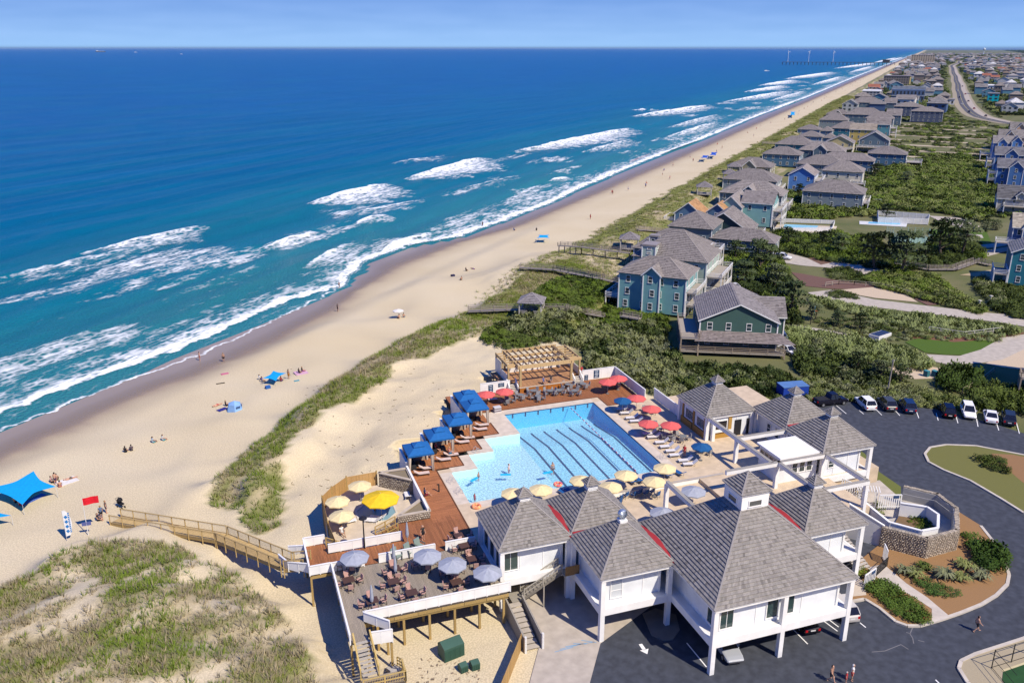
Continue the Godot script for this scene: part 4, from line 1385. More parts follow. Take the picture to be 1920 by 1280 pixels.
		m.bar(p + V(0, q[3], 0), r + V(0, q[3], 0), 0.1, 0.12)
		m.bar(p + V(0, 0.2, 0), r + V(0, 0.2, 0), 0.08, 0.1)
		put(f, "rail", m, mats["paint"])
		if q[4]:
			m = MB.new()
			m.col = Color(0.02, 0.06, 0.16)
			m.box(p.lerp(r, 0.75) + V(0, q[3] * 0.85, 0.06), V(0.7, 0.35, 0.05), Basis(Vector3.UP, atan2(-(r - p).z, (r - p).x)))
			put(f, "sign", m, mats["paint"])
	var ab := thing("entrance_arbour", "small white slatted arbour at the parking lot entrance", "arbour", V(72.6, 2.6, -75.0), -0.6)
	for k in 4:
		slab_box(ab, "post", V(-1.0 + 2.0 * (k % 2) - 0.06, 0, -0.5 + (k / 2) - 0.06), V(-1.0 + 2.0 * (k % 2) + 0.06, 2.3, -0.5 + (k / 2) + 0.06), WHITE)
	for k in 9:
		slab_box(ab, "slat", V(-1.3 + k * 0.32, 2.3, -0.8), V(-1.22 + k * 0.32, 2.42, 0.8), WHITE)
	var bg := thing("iron_gate", "black iron gate closing the garden path", "gate")
	m = MB.new()
	m.col = Color(0.02, 0.02, 0.02)
	for k in 24:
		m.box(V(62.6, 3.2, -62.0).lerp(V(65.6, 3.2, -63.4), k / 23.0), V(0.03, 1.2, 0.03))
	m.bar(V(62.6, 3.8, -62.0), V(65.6, 3.8, -63.4), 0.05, 0.05)
	m.bar(V(62.6, 2.75, -62.0), V(65.6, 2.75, -63.4), 0.05, 0.05)
	put(bg, "bars", m, mats["plain"])
	# fence of the court in the corner
	var cf := thing("court_fence", "black chain link fence frame round the green sports court", "fence")
	var pts := [P(1860, 1252, 2.65), P(1897, 1241, 2.65), P(1935, 1229, 2.65), P(1990, 1210, 2.65)]
	for k in pts.size():
		m = MB.new()
		m.col = Color(0.015, 0.015, 0.015)
		m.tube(pts[k], pts[k] + V(0, 2.0, 0), 0.05, 0.05, 6)
		put(cf, "post", m, mats["plain"])
	m = MB.new()
	m.col = Color(0.015, 0.015, 0.015)
	pts.append(P(1900, 1300, 2.65))
	for q in [[0, 1], [1, 2], [2, 3], [0, 4]]:
		for y in [0.08, 1.0, 1.95]:
			m.bar(pts[q[0]] + V(0, y, 0), pts[q[1]] + V(0, y, 0), 0.035, 0.035)
	put(cf, "rail", m, mats["plain"])

func build_outworks() -> void:
	# hot tub yard
	var m := MB.new()
	m.col = Color(0.60, 0.51, 0.39)
	m.slab(PackedVector2Array([Vector2(8.2, -91.4), Vector2(9.5, -93.3), Vector2(11.6, -95.2), Vector2(15.2, -95.3), Vector2(18.9, -91.5), Vector2(19.1, -84.1), Vector2(15.3, -84.0), Vector2(13.2, -84.0), Vector2(13.0, -81.0), Vector2(7.6, -81.0)]), 3.0, 5.2)
	ground_sheet("hot_tub_yard", m, mats["concrete"])
	var tub := thing("hot_tub", "grey sunken hot tub under a big yellow umbrella", "hot tub")
	var ring := PackedVector2Array()
	var inner := PackedVector2Array()
	for k in 8:
		var a := TAU * (k + 0.5) / 8.0
		ring.append(Vector2(13.9 + cos(a) * 2.55, -88.8 + sin(a) * 2.6))
		inner.append(Vector2(13.9 + cos(a) * 2.3, -88.8 + sin(a) * 2.35))
	m = MB.new()
	m.col = Color(0.62, 0.58, 0.5)
	for k in 8:
		var p := ring[k]
		var q := ring[(k + 1) % 8]
		var r := inner[k]
		var s := inner[(k + 1) % 8]
		m.quad(V(q.x, 5.28, q.y), V(p.x, 5.28, p.y), V(r.x, 5.28, r.y), V(s.x, 5.28, s.y))
		m.quad(V(q.x, 5.2, q.y), V(p.x, 5.2, p.y), V(p.x, 5.28, p.y), V(q.x, 5.28, q.y))
	put(tub, "rim", m, mats["concrete"])
	m = MB.new()
	m.col = Color(0.20, 0.33, 0.36)
	m.slab(inner, 5.2, 5.222)
	put(tub, "water", m, mats["glass"])
	var lab := ["tall honey coloured plank fence round the hot tub yard"]
	var fence := thing("plank_fence", lab[0], "fence")
	m = MB.new()
	var run := [V(8.25, 5.0, -81.2), V(8.0, 5.0, -85.5), V(8.1, 5.0, -91.5), V(9.45, 5.0, -93.4), V(11.5, 5.0, -95.4), V(15.25, 5.0, -95.6)]
	for k in run.size() - 1:
		var n := int((run[k + 1] - run[k]).length() / 0.15)
		for j in n:
			m.col = vary(Color(0.55, 0.33, 0.12), 0.16)
			m.box(run[k].lerp(run[k + 1], (j + 0.5) / n) - V(0, 0.15, 0), V(0.138, 4.1, 0.03), Basis(Vector3.UP, atan2(-(run[k + 1] - run[k]).z, (run[k + 1] - run[k]).x)))
	meta(put(fence, "boards", m, mats["wood"]), "", "", "", "stuff")
	for k in run.size():
		slab_box(fence, "post", run[k] + V(-0.08, -2, -0.08), run[k] + V(0.08, 2.05, 0.08), PINE, "wood")
	var sw := thing("cobble_wall", "dark cobble retaining wall behind the hot tub with triangular planter", "wall")
	m = MB.new()
	stones(m, V(15.4, 5.2, -94.8), V(18.9, 5.2, -91.5), 1.9, 0.24, Color(0.3, 0.25, 0.2))
	meta(put(sw, "cobbles", m, mats["stone"]), "", "", "", "stuff")
	m = MB.new()
	m.col = Color(0.5, 0.43, 0.34)
	for q in [[V(15.4, 7.1, -94.9), V(18.9, 7.1, -91.6)], [V(15.4, 7.1, -94.9), V(18.9, 7.1, -94.9)], [V(18.95, 7.1, -94.9), V(18.95, 7.1, -91.5)]]:
		m.bar(q[0], q[1], 0.36, 0.12)
	put(sw, "coping", m, mats["concrete"])
	m = MB.new()
	m.col = Color(0.25, 0.2, 0.13)
	m.slab(PackedVector2Array([Vector2(15.5, -94.8), Vector2(18.9, -91.5), Vector2(18.9, -94.8)]), 5.0, 6.95)
	put(sw, "soil", m, mats["soil"])
	sw = thing("cobble_wall", "low cobble wall with triangular planter at the top of the deck steps", "wall")
	m = MB.new()
	stones(m, V(15.5, 6.1, -84.0), V(19.25, 6.1, -84.0), 0.75, 0.24, Color(0.5, 0.43, 0.34))
	meta(put(sw, "cobbles", m, mats["stone"]), "", "", "", "stuff")
	m = MB.new()
	m.col = Color(0.5, 0.43, 0.34)
	for q in [[V(15.5, 6.85, -84.3), V(19.3, 6.85, -84.3)], [V(15.7, 6.85, -84.4), V(19.1, 6.85, -87.3)], [V(19.2, 6.85, -84.2), V(19.2, 6.85, -87.3)]]:
		m.bar(q[0], q[1], 0.4, 0.14)
	put(sw, "coping", m, mats["concrete"])
	m = MB.new()
	m.col = Color(0.25, 0.2, 0.13)
	m.slab(PackedVector2Array([Vector2(15.9, -84.5), Vector2(19.1, -84.5), Vector2(19.1, -87.1)]), 5.0, 6.7)
	put(sw, "soil", m, mats["soil"])
	var dv := thing("screen_wall", "white wall between hot tub yard and the deck loungers", "wall")
	slab_box(dv, "wall", V(18.95, 5.0, -95.2), V(19.1, 7.25, -84.2), WHITE * 0.9)
	slab_box(dv, "cap", V(18.9, 7.255, -95.2), V(19.15, 7.3, -84.2), WHITE)
	for q in [["wooden steps with slatted rails from the deck down to the hot tub", V(12.9, 5.2, -83.2), V(15.2, 6.1, -83.2), 1.4], ["short wooden steps with slatted rails at the sea end of the screen", V(8.9, 5.2, -81.3), V(7.3, 6.1, -81.3), 1.3]]:
		var st := thing("deck_steps", q[0], "steps")
		m = MB.new()
		steps(m, q[1], q[2], q[3], 6, BROWN)
		put(st, "flight", m, mats["wood"])
		m = MB.new()
		m.col = Color(0.55, 0.38, 0.13)
		for d in [-0.75, 0.75]:
			railing(m, q[1] + V(0, 0, d), q[2] + V(0, 0, d), 1.0, 1.6, 0.1, 2, 0.15)
		put(st, "rail", m, mats["wood"])
	# dining deck on posts
	var t := thing("dining_deck", "grey plank dining deck on yellow pine posts with white guard panels", "deck")
	m = MB.new()
	planks(m, 7.2, -77.0, 23.0, -67.9, 6.06, false, GREYDECK, 0.145, 0.1)
	planks(m, 7.2, -67.9, 8.9, -65.2, 6.06, false, GREYDECK, 0.145, 0.1)
	meta(put(t, "planks", m, mats["wood"]), "", "", "", "stuff")
	for q in [[V(7.2, 6.06, -77.0), V(7.2, 6.06, -65.0)], [V(8.85, 6.06, -67.9), V(23.3, 6.06, -67.9)], [V(8.9, 6.06, -67.85), V(10.9, 6.06, -65.8)], [V(9.0, 5.4, -65.2), V(11.0, 5.4, -65.0)], [V(7.3, 6.06, -76.9), V(10.5, 6.06, -76.9)], [V(12.0, 6.06, -76.9), V(18.0, 6.06, -76.9)], [V(19.1, 6.06, -76.9), V(22.4, 6.06, -76.9)]]:
		panel_wall(t, q[0], q[1], 1.1 if q[0].y > 6 else 1.4)
	for k in 7:
		slab_box(t, "rim_joist", V(7.2 + k * 2.28, 5.55, -67.98), V(9.44 + k * 2.28, 5.88, -67.86), vary(PINE, 0.1), "wood")
	for z in [-68.1, -70.9, -73.7, -76.4]:
		for k in 7:
			if z < -68.2 or k > 0:
				slab_box(t, "post", V(7.55 + k * 2.5, 2.0, z - 0.1), V(7.77 + k * 2.5, 5.85, z + 0.12), vary(PINE, 0.12), "wood")
		slab_box(t, "girder", V(7.2, 5.3, z - 0.15), V(23.0, 5.56, z + 0.15), PINE * 0.8, "wood")
	for q in [[7.3, -65.3], [8.8, -65.3], [10.9, -65.2], [10.9, -67.2]]:
		slab_box(t, "post", V(q[0] - 0.1, 2.0, q[1] - 0.1), V(q[0] + 0.1, 5.8, q[1] + 0.1), PINE, "wood")
	var s2 := thing("deck_stairs", "grey tread stairs with yellow pine rails going down from the dining deck", "stairs")
	m = MB.new()
	steps(m, V(8.45, 4.3, -62.5), V(8.25, 6.06, -65.2), 1.35, 9, Color(0.5, 0.46, 0.4))
	planks(m, 7.6, -62.5, 11.3, -61.0, 4.25, true, GREYDECK)
	steps(m, V(10.75, 2.5, -65.2), V(10.75, 4.25, -62.5), 1.0, 9, Color(0.5, 0.46, 0.4))
	put(s2, "flight", m, mats["wood"])
	m = MB.new()
	m.col = Color(0.58, 0.42, 0.15)
	railing(m, V(7.6, 4.3, -62.4), V(7.5, 6.06, -65.2), 1.05, 2.0, 0.1, 2)
	railing(m, V(9.2, 4.3, -62.4), V(9.0, 6.06, -65.2), 1.05, 1.5, 0.1, 2, 0.15)
	railing(m, V(7.6, 4.25, -61.0), V(11.3, 4.25, -61.0), 1.05, 1.8, 0.1, 2, 0.14)
	railing(m, V(11.3, 4.25, -61.0), V(11.3, 4.25, -62.6), 1.05, 1.6, 0.1, 2, 0.14)
	railing(m, V(11.35, 2.5, -65.2), V(11.35, 4.25, -62.5), 1.05, 1.5, 0.1, 3)
	for q in [[7.65, -62.4], [11.25, -61.1], [7.65, -61.1], [11.25, -62.4], [9.5, -61.1]]:
		m.box(V(q[0], 3.3, q[1]), V(0.18, 2.0, 0.18))
	put(s2, "rail", m, mats["wood"])
	# boardwalk to the beach
	var bw := thing("boardwalk", "long yellow pine boardwalk ramp leading down to the beach", "boardwalk")
	var path := [V(5.0, 6.05, -79.2), V(3.1, 5.55, -80.4), V(-3.4, 3.75, -91.4), V(-15.6, 2.15, -102.6)]
	m = MB.new()
	var ra := MB.new()
	for k in 3:
		var a: Vector3 = path[k]
		var b: Vector3 = path[k + 1]
		var d := Vector3(b.x - a.x, 0, b.z - a.z).normalized()
		var sd := d.cross(Vector3.UP)
		var n := int((b - a).length() / 0.15)
		for j in n:
			m.col = vary(Color(0.60, 0.43, 0.19), 0.1)
			m.box(a.lerp(b, (j + 0.5) / n), V(0.14, 0.045, 1.7), Basis(d, Vector3.UP, d.cross(Vector3.UP)))
		m.col = PINE
		for s in [-0.8, 0.8]:
			m.bar(a + sd * s - V(0, 0.17, 0), b + sd * s - V(0, 0.17, 0), 0.08, 0.28)
		ra.col = Color(0.50, 0.36, 0.15)
		for s in [-0.85, 0.85]:
			var posts := maxi(1, int((b - a).length() / 1.9))
			for j in posts + 1:
				var p: Vector3 = a.lerp(b, float(j) / posts) + sd * s
				ra.box(p + V(0, 0.1, 0), V(0.11, 2.1, 0.11))
			ra.bar(a + sd * s + V(0, 1.1, 0), b + sd * s + V(0, 1.1, 0), 0.15, 0.05)
			ra.bar(a + sd * s + V(0, 0.12, 0), b + sd * s + V(0, 0.12, 0), 0.04, 0.09)
			var q := int((b - a).length() / 0.13)
			ra.col = Color(0.60, 0.47, 0.26)
			for j in q:
				ra.box(a.lerp(b, (j + 0.5) / q) + sd * s + V(0, 0.58, 0), V(0.02, 0.98, 0.02))
			ra.col = Color(0.50, 0.36, 0.15)
	meta(put(bw, "planks", m, mats["wood"]), "", "", "", "stuff")
	put(bw, "railing", ra, mats["wood"])
	for q in [[V(3.1, 5.5, -79.4), V(5.0, 6.0, -77.6)], [V(2.3, 5.2, -81.7), V(3.1, 5.5, -79.4)], [V(5.0, 6.0, -81.2), V(3.4, 5.7, -82.1)]]:
		panel_wall(bw, q[0] + V(0, 0.05, 0), q[1] + V(0, 0.05, 0), 1.05)
	# steps and walls under the clubhouse
	var st2 := thing("service_stairs", "grey wooden service stairs with slatted rails under the left clubhouse wing", "stairs")
	m = MB.new()
	steps(m, V(25.2, 3.95, -69.75), V(29.3, 6.1, -69.75), 1.1, 11, Color(0.36, 0.33, 0.28))
	m.col = Color(0.36, 0.33, 0.28)
	m.span(V(29.3, 5.95, -71.0), V(30.7, 6.1, -68.6))
	m.span(V(23.9, 3.75, -70.6), V(25.2, 3.9, -69.0))
	put(st2, "flight", m, mats["wood"])
	m = MB.new()
	m.col = Color(0.42, 0.39, 0.33)
	railing(m, V(25.2, 3.95, -70.3), V(29.3, 6.1, -70.3), 1.0, 2.0, 0.09, 2, 0.16)
	railing(m, V(25.2, 3.95, -69.2), V(29.3, 6.1, -69.2), 1.0, 2.0, 0.09, 2, 0.16)
	m.box(V(27.3, 3.7, -69.1), V(0.12, 2.6, 0.12))
	put(st2, "rail", m, mats["wood"])
	slab_box(st2, "board_guard", V(29.4, 6.1, -68.55), V(30.9, 7.1, -68.45), Color(0.36, 0.2, 0.07), "wood")
	var cs := thing("cellar_steps", "concrete steps between grey board walls beside the dining deck", "stairs")
	m = MB.new()
	steps(m, V(24.0, 2.5, -63.3), V(24.0, 3.9, -68.9), 1.3, 9, Color(0.45, 0.4, 0.34))
	put(cs, "flight", m, mats["concrete"])
	for x in [23.1, 24.85]:
		m = MB.new()
		m.col = Color(0.36, 0.33, 0.29)
		m.quad(V(x, 2.3, -63.3), V(x, 2.3, -69.0), V(x, 4.6, -69.0), V(x, 3.9, -63.3))
		m.quad(V(x + 0.16, 2.3, -69.0), V(x + 0.16, 2.3, -63.3), V(x + 0.16, 3.9, -63.3), V(x + 0.16, 4.6, -69.0))
		m.quad(V(x, 4.6, -69.0), V(x + 0.16, 4.6, -69.0), V(x + 0.16, 3.9, -63.3), V(x, 3.9, -63.3))
		m.col = WHITE
		m.span(V(x - 0.02, 2.3, -63.3), V(x + 0.18, 4.2, -63.05))
		put(cs, "side_wall", m, mats["wood"])
	var pf := thing("plank_fence", "tan wooden fence running diagonally below the dining deck", "fence")
	m = MB.new()
	var f0 := V(23.0, 2.2, -63.8)
	var f1 := V(18.0, 2.2, -56.5)
	for k in 58:
		m.col = vary(Color(0.52, 0.33, 0.13), 0.12)
		m.box(f0.lerp(f1, k / 57.0) + V(0, 1.0, 0), V(0.14, 2.0, 0.03), Basis(Vector3.UP, atan2(-(f1 - f0).z, (f1 - f0).x)))
	meta(put(pf, "boards", m, mats["wood"]), "", "", "", "stuff")
	m = MB.new()
	m.col = PINE
	for k in 4:
		m.bar(f0.lerp(f1, k / 3.0) - V(0.08, 0, 0.0), f0.lerp(f1, k / 3.0) + V(-0.08, 1.9, 0), 0.1, 0.1)
	m.bar(f0 + V(-0.06, 1.6, 0), f1 + V(-0.06, 1.6, 0), 0.04, 0.1)
	put(pf, "rail", m, mats["wood"])
	# lamp post by the hot tub screen
	var lp := thing("lamp_post", "black lamp post standing in front of the white hot tub screen", "lamp post", V(11.1, 6.1, -80.15))
	m = MB.new()
	m.col = Color(0.015, 0.015, 0.017)
	m.tube(Vector3.ZERO, V(0, 3.6, 0), 0.09, 0.06, 8)
	put(lp, "pole", m, mats["plain"])
	m = MB.new()
	m.col = Color(0.015, 0.015, 0.02)
	m.lathe(V(0, 3.55, 0), [Vector2(0.08, 0), Vector2(0.45, 0.06), Vector2(0.4, 0.16), Vector2(0.1, 0.26), Vector2(0, 0.28)], 12)
	put(lp, "shade", m, mats["plain"])
	# green utility boxes on the sand
	for q in [["large dark green utility cabinet on the sand below the dining deck", 826, 1226, 2.1, 1.8, 1.4, 0.22], ["small dark green cabinet in front of the large one", 848, 1255, 0.75, 0.9, 0.7, 0.22], ["small grey green cabinet beside the other two", 870, 1250, 0.8, 0.9, 0.75, 0.1]]:
		var p := P(q[1] + 20, q[2], 2.5)
		var ub := thing("utility_cabinet", q[0], "utility box", V(p.x, 2.35, p.z), q[6], "green utility cabinets")
		m = MB.new()
		m.col = Color(0.045, 0.105, 0.075)
		var w: float = q[3]
		var h: float = q[4]
		var d: float = q[5]
		m.slab(PackedVector2Array([Vector2(-w / 2, -d / 2), Vector2(w / 2, -d / 2), Vector2(w / 2, d / 2), Vector2(-w / 2, d / 2)]), 0, h * 0.8)
		m.quad(V(-w / 2, h * 0.8, d / 2), V(w / 2, h * 0.8, d / 2), V(w / 2, h, -d / 6), V(-w / 2, h, -d / 6))
		m.quad(V(w / 2, h * 0.8, -d / 2), V(-w / 2, h * 0.8, -d / 2), V(-w / 2, h, -d / 6), V(w / 2, h, -d / 6))
		m.tri(V(w / 2, h * 0.8, d / 2), V(w / 2, h * 0.8, -d / 2), V(w / 2, h, -d / 6))
		m.tri(V(-w / 2, h * 0.8, -d / 2), V(-w / 2, h * 0.8, d / 2), V(-w / 2, h, -d / 6))
		put(ub, "body", m, mats["paint"])
		m = MB.new()
		m.col = Color(0.03, 0.08, 0.055)
		for k in 4:
			m.box(V(-w / 2 + w * (k + 0.5) / 4, h * 0.38, d / 2 + 0.02), V(w / 4 - 0.06, h * 0.6, 0.04))
		put(ub, "door", m, mats["paint"])
	sand_bits()

func sand_bits() -> void:
	var m := MB.new()
	for k in 160:                                               # twigs and wrack scattered over the bare sand bowl
		var p := on_ground(rng.randf_range(540, 880), rng.randf_range(690, 930))
		m.col = vary(Color(0.2, 0.16, 0.11), 0.4)
		m.box(p + V(0, 0.03, 0), V(rng.randf_range(0.1, 0.7), 0.05, 0.05), Basis(Vector3.UP, rng.randf() * TAU))
	for k in 60:
		var p := on_ground(780 + rng.randf() * 120, 1235 + rng.randf() * 45)
		m.col = vary(Color(0.35, 0.28, 0.2), 0.5)
		m.box(p + V(0, 0.03, 0), V(rng.randf() * 0.3 + 0.05, 0.06, 0.05 + rng.randf() * 0.1), Basis(Vector3.UP, rng.randf() * TAU))
	meta(put(self, "debris", m, mats["wood"]), "twigs and scraps of wood scattered over the bare sand", "debris", "", "stuff")

var proto := {}

func umbrella(key: String, c: Color, r: float, label: String, group: String, at: Vector3, tall := 2.45, droop := 0.55, tilt := 0.0) -> void:
	if not proto.has(key):
		var t := thing("umbrella", label, "umbrella", Vector3.ZERO, 0.0, group)
		var m := MB.new()
		m.col = Color(0.5, 0.48, 0.44)
		m.tube(Vector3.ZERO, V(0, tall + 0.1, 0), 0.03, 0.025, 6)
		put(t, "pole", m, mats["plain"])
		m = MB.new()
		m.col = Color(0.12, 0.12, 0.12)
		m.lathe(Vector3.ZERO, [Vector2(0.28, 0), Vector2(0.26, 0.06), Vector2(0.06, 0.12), Vector2(0.0, 0.13)], 10)
		put(t, "base", m, mats["plain"])
		m = MB.new()
		for k in 8:
			var a := TAU * k / 8.0
			var b := TAU * (k + 1) / 8.0
			m.col = vary(c, 0.04)
			var top := V(0, tall, 0)
			var p := V(cos(a) * r, tall - droop, -sin(a) * r)
			var q := V(cos(b) * r, tall - droop, -sin(b) * r)
			var mid := (p + q) * 0.5 + V(0, 0.04, 0)
			var ph := top.lerp(p, 0.5) + V(0, 0.03, 0)
			var qh := top.lerp(q, 0.5) + V(0, 0.03, 0)
			var mh := top.lerp(mid, 0.5) - V(0, 0.02, 0)
			m.tri(top, ph, mh)
			m.tri(top, mh, qh)
			m.quad(ph, p, mid, mh)
			m.quad(mh, mid, q, qh)
			m.col = c * 0.9
			m.quad(p - V(0, 0.13, 0), mid - V(0, 0.13, 0), mid, p)
			m.quad(mid - V(0, 0.13, 0), q - V(0, 0.13, 0), q, mid)
		put(t, "canopy", m, mats["cloth"])
		proto[key] = t
		t.position = at
	else:
		dup(proto[key], at, rng.randf() * TAU, label)
	if tilt != 0.0:
		get_child(get_child_count() - 1).rotation.z = tilt

func closed_umbrella(c: Color, label: String, at: Vector3) -> void:
	var t := thing("closed_umbrella", label, "umbrella", at, 0.0, "closed grey umbrellas on the dining deck")
	var m := MB.new()
	m.col = Color(0.3, 0.3, 0.3)
	m.tube(Vector3.ZERO, V(0, 2.7, 0), 0.03, 0.03, 6)
	put(t, "pole", m, mats["plain"])
	m = MB.new()
	m.col = c
	m.lathe(V(0, 0.9, 0), [Vector2(0.13, 0), Vector2(0.19, 0.3), Vector2(0.13, 1.2), Vector2(0.06, 1.75), Vector2(0, 1.8)], 8)
	put(t, "folded_canopy", m, mats["cloth"])

func lounger(key: String, cloth: Color, frame: Color, back: float, label: String, group: String, at: Vector3, turn: float) -> void:   # foot end towards local +z
	if not proto.has(key):
		var t := thing("sun_lounger", label, "sun lounger", Vector3.ZERO, 0.0, group)
		var m := MB.new()
		m.col = frame
		for s in [-0.31, 0.31]:
			m.bar(V(s, 0.3, 0.95), V(s, 0.3, -0.35), 0.05, 0.05)
			m.bar(V(s, 0.3, -0.35), V(s, 0.3 + sin(back) * 0.75, -0.35 - cos(back) * 0.75), 0.05, 0.05)
		m.bar(V(-0.31, 0.3, 0.95), V(0.31, 0.3, 0.95), 0.05, 0.05)
		put(t, "frame", m, mats["plain"])
		for q in [[-0.3, 0.85], [0.3, 0.85], [-0.3, -0.55], [0.3, -0.55]]:
			slab_box(t, "leg", V(q[0] - 0.025, 0, q[1] - 0.025), V(q[0] + 0.025, 0.3, q[1] + 0.025), frame, "plain")
		m = MB.new()
		m.col = cloth
		m.box(V(0, 0.34, 0.3), V(0.6, 0.06, 1.28))
		put(t, "seat", m, mats["cloth"])
		m = MB.new()
		m.col = cloth
		m.box(V(0, 0.34 + sin(back) * 0.38, -0.35 - cos(back) * 0.38), V(0.6, 0.06, 0.78), Basis(Vector3.RIGHT, back))
		put(t, "backrest", m, mats["cloth"])
		proto[key] = t
		t.position = at
		t.rotation.y = turn
	else:
		dup(proto[key], at, turn, label)

func chair(key: String, cloth: Color, frame: Color, label: String, group: String, at: Vector3, turn: float) -> void:    # faces local +z
	if not proto.has(key):
		var t := thing("chair", label, "chair", Vector3.ZERO, 0.0, group)
		var m := MB.new()
		m.col = cloth
		m.box(V(0, 0.44, 0), V(0.52, 0.07, 0.5))
		put(t, "seat", m, mats["cloth"])
		m = MB.new()
		m.col = cloth
		m.box(V(0, 0.72, -0.27), V(0.5, 0.52, 0.07), Basis(Vector3.RIGHT, -0.18))
		put(t, "backrest", m, mats["cloth"])
		for q in [[-0.25, 0.23], [0.25, 0.23], [-0.25, -0.25], [0.25, -0.25]]:
			slab_box(t, "leg", V(q[0] - 0.025, 0, q[1] - 0.025), V(q[0] + 0.025, 0.44, q[1] + 0.025), frame, "plain")
		for s in [-0.28, 0.28]:
			m = MB.new()
			m.col = frame
			m.bar(V(s, 0.65, 0.24), V(s, 0.65, -0.28), 0.06, 0.04)
			m.bar(V(s, 0.44, 0.22), V(s, 0.65, 0.22), 0.04, 0.04)
			put(t, "arm", m, mats["plain"])
		proto[key] = t
		t.position = at
		t.rotation.y = turn
	else:
		dup(proto[key], at, turn, label)

func table(key: String, c: Color, size: float, round_top: bool, label: String, group: String, at: Vector3, turn: float) -> void:
	if not proto.has(key):
		var t := thing("table", label, "table", Vector3.ZERO, 0.0, group)
		var m := MB.new()
		m.col = c
		if round_top:
			m.lathe(V(0, 0.7, 0), [Vector2(0, 0), Vector2(size / 2, 0), Vector2(size / 2, 0.04), Vector2(0, 0.041)], 14)
		else:
			m.box(V(0, 0.72, 0), V(size, 0.05, size * 0.85))
		put(t, "tabletop", m, mats["plain"])
		for q in [[-1, 1], [1, 1], [-1, -1], [1, -1]]:
			m = MB.new()
			m.col = c * 0.7
			var f := size * (0.3 if round_top else 0.42)
			m.bar(V(q[0] * f, 0, q[1] * f * 0.85), V(q[0] * f * 0.9, 0.7, q[1] * f * 0.77), 0.05, 0.05)
			put(t, "leg", m, mats["plain"])
		proto[key] = t
		t.position = at
		t.rotation.y = turn
	else:
		dup(proto[key], at, turn, label)

const NTH := ["first", "second", "third", "fourth", "fifth", "sixth", "seventh", "eighth", "ninth", "tenth", "eleventh", "twelfth", "thirteenth", "fourteenth", "fifteenth"]

